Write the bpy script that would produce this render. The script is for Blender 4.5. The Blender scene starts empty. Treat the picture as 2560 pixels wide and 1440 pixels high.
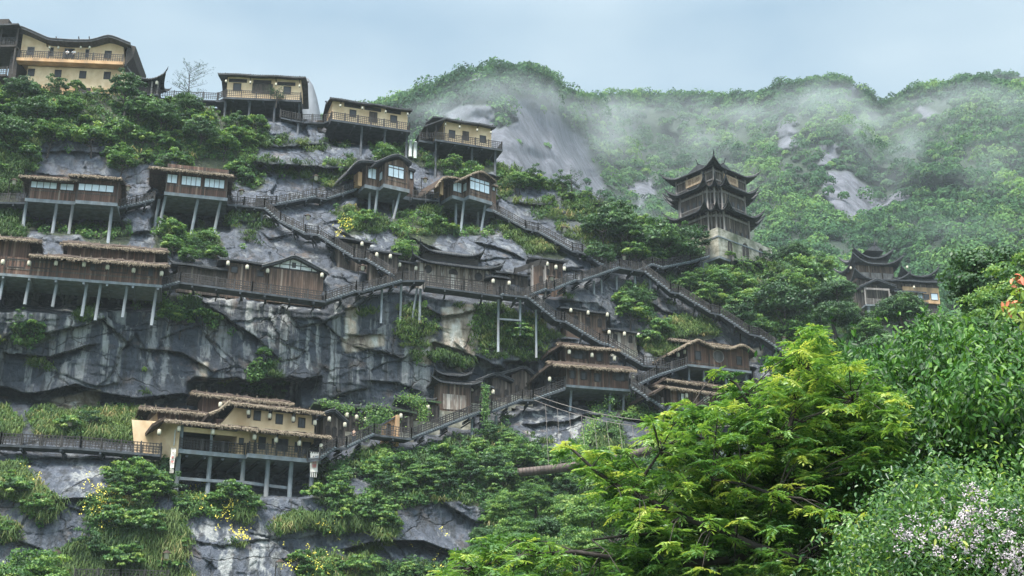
import bpy, math, random
import numpy as np
from mathutils import Vector, Matrix
from mathutils.bvhtree import BVHTree
R = math.radians
random.seed(7); rng = np.random.default_rng(11)
scene = bpy.context.scene
col = scene.collection

# ------------------------------------------------------------------ camera, sky, sun, exposure
FPX = 3300.0; PITCH = R(20); CP, SP = math.cos(PITCH), math.sin(PITCH)
cam = bpy.data.objects.new('camera', bpy.data.cameras.new('camera')); col.objects.link(cam)
cam.rotation_euler = (R(90) + PITCH, 0, 0); cam.location = (0, 0, 0)
cam.data.sensor_width = 36; cam.data.lens = 36 * FPX / 2560
cam.data.clip_start = 0.5; cam.data.clip_end = 6000
scene.camera = cam
SUN_EL, SUN_AZ = R(62), R(215)          # azimuth measured clockwise from +Y (behind the camera, a little to the left)
world = bpy.data.worlds.new('World'); scene.world = world; world.use_nodes = True
nt = world.node_tree; nt.nodes.clear()
def nd(nt, t, **k):
    n = nt.nodes.new(t)
    for a, b in k.items():
        if a in n.inputs.keys(): n.inputs[a].default_value = b
        else: setattr(n, a, b)
    return n
out = nd(nt, 'ShaderNodeOutputWorld'); bg = nd(nt, 'ShaderNodeBackground'); sky = nd(nt, 'ShaderNodeTexSky')
sky.sky_type = 'NISHITA'; sky.sun_disc = False; sky.sun_elevation = SUN_EL; sky.sun_rotation = SUN_AZ
sky.air_density = 1.5; sky.dust_density = 2.0
bg.inputs['Strength'].default_value = 0.10
tc = nd(nt, 'ShaderNodeTexCoord'); mp = nd(nt, 'ShaderNodeMapping'); mp.inputs['Scale'].default_value = (1.6, 1.6, 3.2)
nz = nd(nt, 'ShaderNodeTexNoise', Scale=2.2, Detail=4.0, Roughness=0.45)
nt.links.new(tc.outputs['Generated'], mp.inputs['Vector']); nt.links.new(mp.outputs['Vector'], nz.inputs['Vector'])
cr = nd(nt, 'ShaderNodeValToRGB'); cr.color_ramp.elements[0].position = 0.38; cr.color_ramp.elements[1].position = 0.66
cr.color_ramp.elements[0].color = (1.50, 2.20, 2.80, 1); cr.color_ramp.elements[1].color = (2.62, 3.22, 3.56, 1)
nt.links.new(nz.outputs['Fac'], cr.inputs['Fac'])
sx = nd(nt, 'ShaderNodeSeparateXYZ'); nt.links.new(tc.outputs['Generated'], sx.inputs[0])
mr = nd(nt, 'ShaderNodeMapRange'); mr.inputs[1].default_value = 0.52; mr.inputs[2].default_value = 0.95
mr.inputs[3].default_value = 0.0; mr.inputs[4].default_value = 1.0
nt.links.new(sx.outputs['Z'], mr.inputs[0])
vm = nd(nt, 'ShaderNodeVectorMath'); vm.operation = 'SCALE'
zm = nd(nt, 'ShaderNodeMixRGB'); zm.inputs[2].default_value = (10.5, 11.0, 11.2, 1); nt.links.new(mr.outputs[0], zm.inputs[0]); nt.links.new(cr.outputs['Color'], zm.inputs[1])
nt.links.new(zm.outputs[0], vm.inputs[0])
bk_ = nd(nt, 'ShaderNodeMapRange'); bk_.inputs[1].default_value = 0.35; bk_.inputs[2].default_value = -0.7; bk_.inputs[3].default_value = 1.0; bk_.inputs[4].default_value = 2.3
nt.links.new(sx.outputs['Y'], bk_.inputs[0]); nt.links.new(bk_.outputs[0], vm.inputs['Scale'])      # added fill: sky boosted behind the viewer to brighten the building fronts
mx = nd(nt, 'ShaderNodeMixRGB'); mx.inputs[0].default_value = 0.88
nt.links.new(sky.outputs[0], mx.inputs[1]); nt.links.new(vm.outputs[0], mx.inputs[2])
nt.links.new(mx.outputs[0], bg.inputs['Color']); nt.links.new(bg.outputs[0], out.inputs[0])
sl = bpy.data.lights.new('sun', 'SUN'); sun = bpy.data.objects.new('sun', sl); col.objects.link(sun)
sl.energy = 3.2; sl.angle = R(18); sl.color = (1.0, 0.96, 0.88)
sun.rotation_euler = (R(90) - SUN_EL, 0, -SUN_AZ + R(180)); sun.location = (0, 0, 300)
sun.rotation_euler = Vector((-math.sin(SUN_AZ) * math.cos(SUN_EL), -math.cos(SUN_AZ) * math.cos(SUN_EL), -math.sin(SUN_EL))).to_track_quat('-Z', 'Y').to_euler()
vs = scene.view_settings
vs.view_transform = 'Standard'; vs.look = 'None'; vs.gamma = 1; vs.exposure = 1.22
HAZE = 0.00015
scene.cycles.max_bounces = 8; scene.cycles.volume_bounces = 2; scene.cycles.transparent_max_bounces = 8
scene.cycles.diffuse_bounces = 3; scene.cycles.use_denoising = True

# ------------------------------------------------------------------ pixels of the 2560x1440 photograph <-> directions from the viewpoint
def ray(px, py):
    x = (px - 1280) / FPX; v = (720 - py) / FPX
    return Vector((x, CP - v * SP, SP + v * CP))
def at(px, py, Y):
    d = ray(px, py); return d * (Y / d.y)
def proj(p):
    c = p[1] * CP + p[2] * SP
    return 1280 + FPX * p[0] / c, 720 - FPX * (-p[1] * SP + p[2] * CP) / c
def rays(px, py):
    x = (px - 1280) / FPX; v = (720 - py) / FPX
    dy = CP - v * SP
    return x / dy, (SP + v * CP) / dy
def F(px, py):
    """distance (world Y) of the smooth cliff face"""
    px = np.asarray(px, float); py = np.asarray(py, float)
    a, c = rays(px, py)
    Y = 122.0 / (1 - 0.3 * a - 0.62 * c)
    P = np.interp(py, [150, 300, 480, 600, 740, 1010, 1130, 1250, 1440, 1950], [2, -2, 0, -1, -4, 5, 1, -2, 0, -3])
    Y = Y + P * np.interp(px, [-300, 1300, 1700], [1, 1, 0])
    t = np.clip((px - 1960) / 300, 0, 1)
    return Y + 95 * t * t * (3 - 2 * t)
def Ff(px, py): return float(F(px, py))

# ------------------------------------------------------------------ noise (numpy)
def _h(ix, iy, s):
    n = (ix.astype(np.int64) * 374761393 + iy.astype(np.int64) * 668265263 + s * 974634777) & 0xFFFFFFFF
    n = ((n ^ (n >> 13)) * 1274126177) & 0xFFFFFFFF
    n = (n ^ (n >> 16)) & 0xFFFFFF
    return n / float(0xFFFFFF)
def vnoise(x, y, s=0):
    ix = np.floor(x); iy = np.floor(y); fx = x - ix; fy = y - iy
    fx = fx * fx * (3 - 2 * fx); fy = fy * fy * (3 - 2 * fy)
    a = _h(ix, iy, s); b = _h(ix + 1, iy, s); c = _h(ix, iy + 1, s); d = _h(ix + 1, iy + 1, s)
    return (a + (b - a) * fx) * (1 - fy) + (c + (d - c) * fx) * fy
def fbm(x, y, s=0, o=4):
    v = 0; amp = 0.5; t = 0
    for k in range(o):
        v = v + amp * (vnoise(x * 2 ** k, y * 2 ** k, s + k * 17) - 0.5); t += amp; amp *= 0.5
    return v / t * 2
def cells(x, y, s=0):
    """faceted noise: every cell has its own height and tilt; also the distance to the cell edge"""
    ix = np.floor(x); iy = np.floor(y)
    b1 = np.full(x.shape, 9.0); b2 = np.full(x.shape, 9.0); val = np.zeros(x.shape)
    for dx in (-1, 0, 1):
        for dy in (-1, 0, 1):
            cx = ix + dx; cy = iy + dy
            qx = cx + _h(cx, cy, s); qy = cy + _h(cx, cy, s + 1)
            d = np.hypot(x - qx, y - qy)
            h = _h(cx, cy, s + 2) - 0.5; tx = _h(cx, cy, s + 3) - 0.5; ty = _h(cx, cy, s + 4) - 0.5
            v = h + tx * (x - qx) * 1.3 + ty * (y - qy) * 1.3
            n = d < b1
            b2 = np.where(n, b1, np.minimum(b2, d)); val = np.where(n, v, val); b1 = np.where(n, d, b1)
    return val, b2 - b1
def inpoly(px, py, poly):
    r = np.zeros(px.shape, bool); n = len(poly)
    for i in range(n):
        x1, y1 = poly[i]; x2, y2 = poly[(i + 1) % n]
        if y1 == y2: continue
        r ^= ((y1 > py) != (y2 > py)) & (px < (x2 - x1) * (py - y1) / (y2 - y1) + x1)
    return r

# ------------------------------------------------------------------ mesh helpers
SPLIT = {'step', 'ridge_peg', 'support_beam', 'hip_ridge', 'eave_bracket', 'floor_beam', 'post', 'porch_post', 'terrace_post', 'cross_beam', 'upper_post', 'first_column', 'second_column', 'third_column', 'straw_edge_', 'open_shutter'}
class MB:
    def __init__(s): s.v = []; s.f = []
    def quad(s, a, b, c, d):
        n = len(s.v); s.v += [a, b, c, d]; s.f.append((n, n + 1, n + 2, n + 3)); return s
    def poly(s, pts):
        n = len(s.v); s.v += list(pts); s.f.append(tuple(range(n, n + len(pts)))); return s
    def box(s, x0, y0, z0, x1, y1, z1):
        n = len(s.v)
        s.v += [(x0, y0, z0), (x1, y0, z0), (x1, y1, z0), (x0, y1, z0), (x0, y0, z1), (x1, y0, z1), (x1, y1, z1), (x0, y1, z1)]
        s.f += [tuple(n + i for i in q) for q in ((0, 3, 2, 1), (4, 5, 6, 7), (0, 1, 5, 4), (1, 2, 6, 5), (2, 3, 7, 6), (3, 0, 4, 7))]
        return s
    def beam(s, p, q, w, h=None):
        h = w if h is None else h
        p = Vector(p); q = Vector(q); d = (q - p)
        if d.length < 1e-5: return s
        d.normalize(); up = Vector((0, 0, 1)) if abs(d.z) < 0.95 else Vector((0, 1, 0))
        a = d.cross(up).normalized() * w / 2; b = a.cross(d).normalized() * h / 2
        n = len(s.v)
        for c in (p, q): s.v += [tuple(c + a + b), tuple(c - a + b), tuple(c - a - b), tuple(c + a - b)]
        s.f += [tuple(n + i for i in f) for f in ((0, 1, 2, 3), (7, 6, 5, 4), (0, 4, 5, 1), (1, 5, 6, 2), (2, 6, 7, 3), (3, 7, 4, 0))]
        return s
    def tube(s, pts, rad, n=8, cap=True):
        pts = [Vector(p) for p in pts]
        if not hasattr(rad, '__len__'): rad = [rad] * len(pts)
        base = len(s.v)
        for i, p in enumerate(pts):
            d = (pts[min(i + 1, len(pts) - 1)] - pts[max(i - 1, 0)]).normalized()
            up = Vector((0, 0, 1)) if abs(d.z) < 0.9 else Vector((0, 1, 0))
            a = d.cross(up).normalized(); b = a.cross(d)
            for k in range(n):
                t = 2 * math.pi * k / n
                s.v.append(tuple(p + (a * math.cos(t) + b * math.sin(t)) * rad[i]))
        for i in range(len(pts) - 1):
            for k in range(n):
                k2 = (k + 1) % n
                s.f.append((base + i * n + k, base + i * n + k2, base + (i + 1) * n + k2, base + (i + 1) * n + k))
        if cap:
            s.f.append(tuple(base + k for k in range(n)))
            s.f.append(tuple(base + (len(pts) - 1) * n + k for k in reversed(range(n))))
        return s
    def prism(s, pts, y0, y1):
        """outline in x-z, extruded along y"""
        n = len(s.v); m = len(pts)
        s.v += [(x, y0, z) for x, z in pts] + [(x, y1, z) for x, z in pts]
        s.f.append(tuple(range(n, n + m))); s.f.append(tuple(reversed(range(n + m, n + 2 * m))))
        for i in range(m):
            j = (i + 1) % m; s.f.append((n + i, n + m + i, n + m + j, n + j))
        return s
    def grid(s, rows):
        n = len(s.v); m = len(rows[0])
        for r in rows: s.v += [tuple(p) for p in r]
        for i in range(len(rows) - 1):
            for j in range(m - 1):
                a = n + i * m + j; s.f.append((a, a + 1, a + m + 1, a + m))
        return s
    def build(s, name, mat, parent=None, smooth=False, loc=None):
        if name in SPLIT and parent is not None:
            par = list(range(len(s.v)))
            def find(i):
                while par[i] != i: par[i] = par[par[i]]; i = par[i]
                return i
            for f in s.f:
                for i in f[1:]: par[find(i)] = find(f[0])
            g = {}
            for f in s.f: g.setdefault(find(f[0]), []).append(f)
            if len(g) > 1:
                o = None
                for fs in g.values():
                    ids = sorted({i for f in fs for i in f}); mp_ = {i: k for k, i in enumerate(ids)}; q = MB(); q.v = [s.v[i] for i in ids]; q.f = [tuple(mp_[i] for i in f) for f in fs]
                    o = q.build(name, mat, parent, smooth, loc)
                return o
        me = bpy.data.meshes.new(name); me.from_pydata([tuple(v) for v in s.v], [], s.f)
        me.materials.append(mat); me.update()
        if smooth: me.polygons.foreach_set('use_smooth', [True] * len(me.polygons))
        return link(name, me, parent, loc)
def link(name, me, parent=None, loc=None):
    o = bpy.data.objects.new(name, me); col.objects.link(o)
    if parent is not None: o.parent = parent
    if loc is not None: o.location = loc
    return o
def np_mesh(name, V, Q, mat, smooth=False, attrs=None, tris=False):
    k = Q.shape[1]
    me = bpy.data.meshes.new(name); me.vertices.add(len(V)); me.vertices.foreach_set('co', np.ascontiguousarray(V, dtype=np.float32).ravel())
    me.loops.add(Q.size); me.loops.foreach_set('vertex_index', np.ascontiguousarray(Q, dtype=np.int32).ravel())
    me.polygons.add(len(Q)); me.polygons.foreach_set('loop_start', np.arange(len(Q), dtype=np.int32) * k)
    try: me.polygons.foreach_set('loop_total', np.full(len(Q), k, dtype=np.int32))
    except Exception: pass
    me.update(calc_edges=True)
    me.polygons.foreach_set('use_smooth', np.full(len(Q), smooth))
    for a, val in (attrs or {}).items():
        at_ = me.attributes.new(a, 'FLOAT', 'POINT'); at_.data.foreach_set('value', np.ascontiguousarray(val, dtype=np.float32))
    me.materials.append(mat)
    return me
def tag(o, label=None, cat=None, group=None, kind=None):
    if label: o['label'] = label
    if cat: o['category'] = cat
    if group: o['group'] = group
    if kind: o['kind'] = kind
    return o
def empty(name, loc=(0, 0, 0), rz=0):
    o = bpy.data.objects.new(name, None); col.objects.link(o); o.location = loc; o.rotation_euler = (0, 0, rz)
    o.empty_display_size = 0.5; return o
def copy_tree(o, parent=None):
    c = o.copy(); col.objects.link(c); c.parent = parent
    for ch in [x for x in KIDS.get(o.name, [])]:
        d = ch.copy(); col.objects.link(d); d.parent = c
    return c
KIDS = {}
ORD = ['first', 'second', 'third', 'fourth', 'fifth', 'sixth', 'seventh', 'eighth', 'ninth', 'tenth', 'eleventh', 'twelfth', 'thirteenth', 'fourteenth', 'fifteenth', 'sixteenth', 'seventeenth', 'eighteenth', 'nineteenth', 'twentieth', 'twenty-first', 'twenty-second', 'twenty-third', 'twenty-fourth', 'twenty-fifth', 'twenty-sixth', 'twenty-seventh', 'twenty-eighth', 'twenty-ninth', 'thirtieth']

# ------------------------------------------------------------------ materials
def newmat(name):
    m = bpy.data.materials.new(name); m.use_nodes = True
    nt = m.node_tree; nt.nodes.clear()
    o = nd(nt, 'ShaderNodeOutputMaterial'); p = nd(nt, 'ShaderNodeBsdfPrincipled')
    nt.links.new(p.outputs[0], o.inputs[0])
    return m, nt, p, o
def ramp(nt, stops, src):
    r = nd(nt, 'ShaderNodeValToRGB'); e = r.color_ramp.elements
    while len(e) < len(stops): e.new(0.5)
    for i, (p, c) in enumerate(stops): e[i].position = p; e[i].color = (*c, 1) if len(c) == 3 else c
    nt.links.new(src, r.inputs[0]); return r
def mixc(nt, fac, a, b, mode='MIX'):
    m = nd(nt, 'ShaderNodeMixRGB'); m.blend_type = mode
    for i, x in ((0, fac), (1, a), (2, b)):
        if hasattr(x, 'links'): nt.links.new(x, m.inputs[i])
        elif i == 0: m.inputs[0].default_value = x
        else: m.inputs[i].default_value = (*x, 1)
    return m.outputs[0]
def noise_(nt, scale=(1, 1, 1), s=1.0, detail=4, rough=0.55, coord='Object'):
    t = nd(nt, 'ShaderNodeTexCoord'); m = nd(nt, 'ShaderNodeMapping'); m.inputs['Scale'].default_value = scale
    n = nd(nt, 'ShaderNodeTexNoise', Scale=s, Detail=float(detail), Roughness=rough)
    nt.links.new(t.outputs[coord], m.inputs[0]); nt.links.new(m.outputs[0], n.inputs['Vector']); return n.outputs['Fac']
def bump(nt, p, h, dist=0.1, strength=0.6):
    b = nd(nt, 'ShaderNodeBump', Strength=strength, Distance=dist)
    nt.links.new(h, b.inputs['Height']); nt.links.new(b.outputs[0], p.inputs['Normal'])
def simple(name, c1, c2, s=1.0, scale=(1, 1, 1), rough=0.8, bd=0.03, detail=5, c3=None, s3=0.3, lo=0.35, hi=0.65):
    m, nt, p, o = newmat(name)
    n = noise_(nt, scale, s, detail); c = ramp(nt, [(lo, c1), (hi, c2)], n).outputs[0]
    if c3:
        n3 = noise_(nt, (1.2, 1.2, 0.25), s3, 4); f = ramp(nt, [(0.48, (0, 0, 0)), (0.66, (.8, .8, .8))], n3).outputs[0]
        c = mixc(nt, f, c, c3)
    nt.links.new(c, p.inputs['Base Color']); p.inputs['Roughness'].default_value = rough
    if bd: bump(nt, p, n, bd)
    return m
def planks(name, c1, c2, c3, w=0.22, fade=0.5, horiz=False):
    m, nt, p, o = newmat(name)
    t = nd(nt, 'ShaderNodeTexCoord'); s = nd(nt, 'ShaderNodeSeparateXYZ'); nt.links.new(t.outputs['Object'], s.inputs[0])
    a = nd(nt, 'ShaderNodeMath'); a.operation = 'ADD'; nt.links.new(s.outputs[0], a.inputs[0]); nt.links.new(s.outputs[1], a.inputs[1])
    d = nd(nt, 'ShaderNodeMath'); d.operation = 'DIVIDE'; d.inputs[1].default_value = w
    nt.links.new(s.outputs[2] if horiz else a.outputs[0], d.inputs[0])
    fl = nd(nt, 'ShaderNodeMath'); fl.operation = 'FLOOR'; nt.links.new(d.outputs[0], fl.inputs[0])
    fr = nd(nt, 'ShaderNodeMath'); fr.operation = 'FRACT'; nt.links.new(d.outputs[0], fr.inputs[0])
    wn = nd(nt, 'ShaderNodeTexWhiteNoise'); wn.noise_dimensions = '1D'; nt.links.new(fl.outputs[0], wn.inputs['W'])
    c = ramp(nt, [(0.0, c1), (0.85, c2), (1.0, c3)], wn.outputs['Value']).outputs[0]
    n1 = noise_(nt, (3, 3, 0.5), 1.6, 5); f = ramp(nt, [(0.5, (0, 0, 0)), (0.74, (fade, fade, fade))], n1).outputs[0]
    c = mixc(nt, f, c, c3)
    g = ramp(nt, [(0.0, (.25, .25, .25)), (0.1, (1, 1, 1)), (0.92, (1, 1, 1)), (1.0, (.25, .25, .25))], fr.outputs[0])
    c = mixc(nt, 1.0, c, g.outputs[0], 'MULTIPLY')
    nt.links.new(c, p.inputs['Base Color']); p.inputs['Roughness'].default_value = 0.85
    bump(nt, p, g.outputs[0], 0.03, 0.5)
    return m
M = {}
M['plank'] = planks('weathered_plank', (.048, .028, .019), (.13, .078, .053), (.29, .22, .17), 0.24, 0.35)
M['plank_red'] = planks('brown_plank', (.048, .024, .016), (.125, .063, .042), (.25, .165, .12), 0.24, 0.3)
M['plank_pale'] = planks('bleached_plank', (.10, .072, .056), (.25, .19, .15), (.55, .50, .44), 0.45, 0.85)
M['plank_grey'] = planks('grey_plank', (.034, .025, .020), (.095, .070, .055), (.25, .20, .16), 0.24, 0.4)
M['dark'] = simple('dark_timber', (.018, .014, .012), (.05, .038, .032), 3, (1, 1, 3), 0.8)
M['timber'] = simple('rail_timber', (.014, .012, .012), (.048, .041, .038), 2.0, (1, 1, 1), 0.75, 0.01)
M['timber_pale'] = simple('pale_timber', (.13, .11, .10), (.26, .23, .21), 2.0, (1, 1, 0.3), 0.8, 0.01)
M['earth'] = simple('earthen_plaster', (.66, .46, .27), (.82, .62, .40), 0.9, (1, 1, 1), 0.9, 0.02, 6, (.46, .29, .15), 0.22)
M['earth_orange'] = simple('orange_plaster', (.42, .24, .12), (.62, .40, .22), 1.2, (1, 1, 0.6), 0.9, 0.02, 6, (.20, .13, .08), 0.5)
M['tank'] = simple('tank_paint', (.30, .33, .31), (.42, .45, .43), 2, (1, 1, 1), 0.6, 0)
M['white'] = simple('white_plaster', (.55, .55, .53), (.78, .78, .75), 2, (1, 1, 1), 0.8, 0.0)
M['tile'] = simple('dark_roof_tile', (.014, .015, .017), (.055, .057, .062), 2.5, (1, 1, 1), 0.6, 0.02)
M['moss_tile'] = simple('mossy_roof_tile', (.03, .035, .03), (.06, .12, .03), 0.7, (1, 1, 1), 0.85, 0.04)
M['thatch'] = simple('brown_thatch', (.022, .014, .010), (.082, .053, .038), 5, (1, 1, 1), 0.95, 0.08)
M['straw'] = simple('pale_straw', (.12, .09, .065), (.32, .26, .185), 9, (1, 1, 1), 0.95, 0.02)
M['concrete'] = simple('concrete', (.11, .13, .145), (.20, .225, .245), 1.6, (1, 1, 0.5), 0.85, 0.02, 6, (.15, .15, .15), 0.9)
M['concrete_dark'] = simple('shaded_concrete', (.022, .026, .032), (.06, .068, .08), 1.6, (1, 1, 1), 0.85, 0.02)  # darker copy of the concrete, shade of deck undersides put into its colour
M['stone'] = simple('stone_masonry', (.16, .15, .11), (.46, .43, .36), 1.1, (1, 1, 1.6), 0.9, 0.06, 8, (.07, .085, .04), 0.35)
M['lantern'] = simple('lantern_paper', (.48, .44, .33), (.60, .55, .43), 3, (1, 1, 1), 0.7, 0)
M['bark'] = simple('dark_bark', (.018, .014, .012), (.05, .04, .034), 6, (1, 1, .3), 0.9, 0.02)
M['pipe'] = simple('rusty_pipe', (.04, .026, .022), (.095, .066, .055), 1.0, (1, 1, 1), 0.7, 0.0)
M['gold'] = simple('tan_board', (.34, .22, .13), (.5, .36, .24), 3, (1, 1, 1), 0.8, 0)
M['gold_dark'] = simple('board_lettering', (.16, .09, .05), (.22, .13, .08), 3, (1, 1, 1), 0.8, 0)
M['cloth'] = simple('banner_cloth', (.62, .56, .5), (.76, .7, .63), 3, (1, 1, 1), 0.9, 0)
M['red'] = simple('red_ink', (.5, .06, .07), (.62, .12, .12), 3, (1, 1, 1), 0.8, 0)
M['black'] = simple('near_black', (.006, .006, .007), (.014, .013, .013), 2, (1, 1, 1), 0.6, 0)
M['shirt_white'] = simple('white_shirt', (.7, .7, .7), (.8, .8, .8), 3, (1, 1, 1), 0.9, 0)
M['shirt_dark'] = simple('dark_jacket', (.02, .022, .03), (.04, .04, .05), 3, (1, 1, 1), 0.9, 0)
M['trousers'] = simple('grey_trousers', (.04, .045, .06), (.08, .085, .1), 3, (1, 1, 1), 0.9, 0)
M['skin'] = simple('skin', (.45, .28, .2), (.5, .32, .23), 3, (1, 1, 1), 0.6, 0)
M['hair'] = simple('black_hair', (.01, .01, .01), (.02, .018, .016), 3, (1, 1, 1), 0.5, 0)
m, nt, p, o = newmat('window_glass'); M['glass'] = m
nt.links.new(ramp(nt, [(.3, (.50, .58, .64)), (.7, (.70, .77, .82))], noise_(nt, (1, 1, 1), 1.5)).outputs[0], p.inputs['Base Color'])
p.inputs['Roughness'].default_value = 0.08; p.inputs['Coat Weight'].default_value = 0.4
m, nt, p, o = newmat('dark_window'); M['pane_dark'] = m
nt.links.new(ramp(nt, [(.3, (.008, .008, .009)), (.7, (.03, .027, .026))], noise_(nt, (1, 1, 1), 1.5)).outputs[0], p.inputs['Base Color'])
p.inputs['Roughness'].default_value = 0.35

def leafmat(name, stops, trans=0.35, rough=0.45, spec=0.3):
    m, nt, p, o = newmat(name)
    a = nd(nt, 'ShaderNodeAttribute'); a.attribute_name = 'tint'
    oi = nd(nt, 'ShaderNodeObjectInfo')
    ad = nd(nt, 'ShaderNodeMath'); ad.operation = 'MULTIPLY_ADD'; ad.inputs[1].default_value = 0.28; 
    nt.links.new(oi.outputs['Random'], ad.inputs[0]); nt.links.new(a.outputs['Fac'], ad.inputs[2])
    sb = nd(nt, 'ShaderNodeMath'); sb.operation = 'SUBTRACT'; sb.inputs[1].default_value = 0.14; sb.use_clamp = True
    nt.links.new(ad.outputs[0], sb.inputs[0])
    c = ramp(nt, stops, sb.outputs[0]).outputs[0]
    nt.links.new(c, p.inputs['Base Color']); p.inputs['Roughness'].default_value = rough
    p.inputs['Specular IOR Level'].default_value = spec
    t = nd(nt, 'ShaderNodeBsdfTranslucent'); ms = nd(nt, 'ShaderNodeMixShader'); ms.inputs[0].default_value = trans
    c2 = mixc(nt, 1.0, c, (1.25, 1.2, 0.6), 'MULTIPLY')
    nt.links.new(c2, t.inputs[0]); nt.links.new(p.outputs[0], ms.inputs[1]); nt.links.new(t.outputs[0], ms.inputs[2])
    nt.links.new(ms.outputs[0], o.inputs[0]); return m
M['leaf'] = leafmat('shrub_leaf', [(0, (.028, .068, .028)), (.4, (.075, .175, .05)), (.75, (.17, .295, .07)), (1, (.27, .36, .09))])
M['leaf_dark'] = leafmat('dark_leaf', [(0, (.020, .050, .024)), (.5, (.050, .118, .042)), (1, (.11, .21, .055))], 0.25)
M['leaf_far'] = leafmat('forest_leaf', [(0, (.014, .042, .022)), (.5, (.045, .115, .045)), (.85, (.10, .20, .06)), (1, (.14, .24, .06))], 0.2, 0.7, 0.1)
M['leaf_bright'] = leafmat('young_leaf', [(0, (.022, .07, .026)), (.35, (.075, .18, .05)), (.6, (.16, .30, .07)), (.8, (.30, .42, .10)), (1, (.52, .56, .16))], 0.4, 0.32, 0.5)
M['leaf_gloss'] = leafmat('glossy_leaf', [(0, (.014, .05, .012)), (.45, (.05, .15, .022)), (1, (.20, .36, .04))], 0.3, 0.42, 0.3)
M['grass'] = leafmat('grass_blade', [(0, (.035, .075, .025)), (.5, (.085, .14, .04)), (.85, (.15, .20, .06)), (1, (.30, .26, .12))], 0.3, 0.6, 0.2)
M['flower'] = simple('yellow_petal', (.75, .62, .05), (.85, .75, .15), 3, (1, 1, 1), 0.7, 0)
M['blossom'] = simple('pale_lilac_petal', (.34, .28, .32), (.50, .44, .47), 3, (1, 1, 1), 0.7, 0)
M['young_red'] = simple('red_young_leaf', (.5, .10, .06), (.6, .2, .1), 3, (1, 1, 1), 0.7, 0)
# ------------------------------------------------------------------ where things stand: front base line in photo pixels, metres in front of the cliff, top, room needed behind
BASE = {
 'inn':     (41, 153, 308, 164, 1.0, 60, 9),     'gallery': (-60, 118, 41, 116, 1.0, 60, 6),
 'kiosk':   (345, 232, 398, 236, 0.0, 180, 5),
 'yellow1': (563, 247, 753, 255, 2.5, 180, 7),   'yellow2': (827, 302, 1027, 331, 3.5, 240, 7),
 'yellow3': (1087, 352, 1257, 378, 3.5, 285, 7),
 'lodge1':  (70, 500, 293, 516, 3.6, 432, 5),    'lodge2':  (411, 487, 569, 503, 3.8, 405, 5.5),
 'lodge3':  (960, 468, 1022, 482, 4.2, 388, 5),  'lodge4':  (1172, 496, 1233, 514, 4.2, 428, 5),
 'long':    (0, 690, 401, 720, 4.0, 600, 4.5),
 'row1':    (440, 716, 567, 731, 1.2, 655, 3),   'row2':   (565, 731, 670, 743, 1.3, 645, 3),
 'row3':    (668, 741, 806, 757, 1.3, 640, 3.2),
 'step1':   (845, 652, 922, 662, 1.0, 590, 3),   'step2':   (923, 692, 996, 700, 1.0, 622, 3),
 'step3':   (995, 688, 1040, 694, 1.2, 648, 3),
 'hall':    (1042, 706, 1228, 728, 0.6, 610, 3.5), 'annex1': (1230, 730, 1276, 736, 1.0, 685, 3),
 'annex2':  (1276, 728, 1320, 734, 0.8, 672, 3), 'annex3':  (1335, 716, 1407, 722, 0.6, 640, 3),
 'cell1':   (1415, 822, 1515, 834, 0.6, 762, 3), 'cell2':   (1522, 866, 1592, 874, 0.6, 815, 3),
 'tier':    (1414, 968, 1575, 980, 3.0, 855, 6), 'moon':    (1719, 916, 1876, 934, 3.4, 845, 5),
 'low':     (1675, 1021, 1850, 1043, 3.4, 945, 5),
 'arc1':    (805, 1100, 862, 1108, 0.8, 1025, 3), 'arc2':   (850, 1082, 906, 1088, -0.6, 1003, 3),
 'arc3':    (985, 1080, 1033, 1086, 0.4, 1010, 3), 'arc4':  (1030, 1062, 1098, 1068, 0.2, 990, 3),
 'tall':    (1095, 1045, 1178, 1052, 0.4, 925, 3), 'arc5':  (1178, 1016, 1230, 1021, 0.4, 955, 3),
 'arc6':    (1230, 1006, 1278, 1011, 0.2, 930, 3), 'arc7':  (1280, 994, 1331, 999, 0.2, 915, 3),
 'rest':    (446, 1132, 613, 1147, 3.2, 1000, 6), 'rest2':  (630, 1142, 802, 1166, 4.2, 1000, 7),
 'restback': (500, 1010, 730, 1036, -1.5, 970, 3), 'restwing': (385, 1112, 446, 1125, 2.2, 1008, 6),
}
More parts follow.
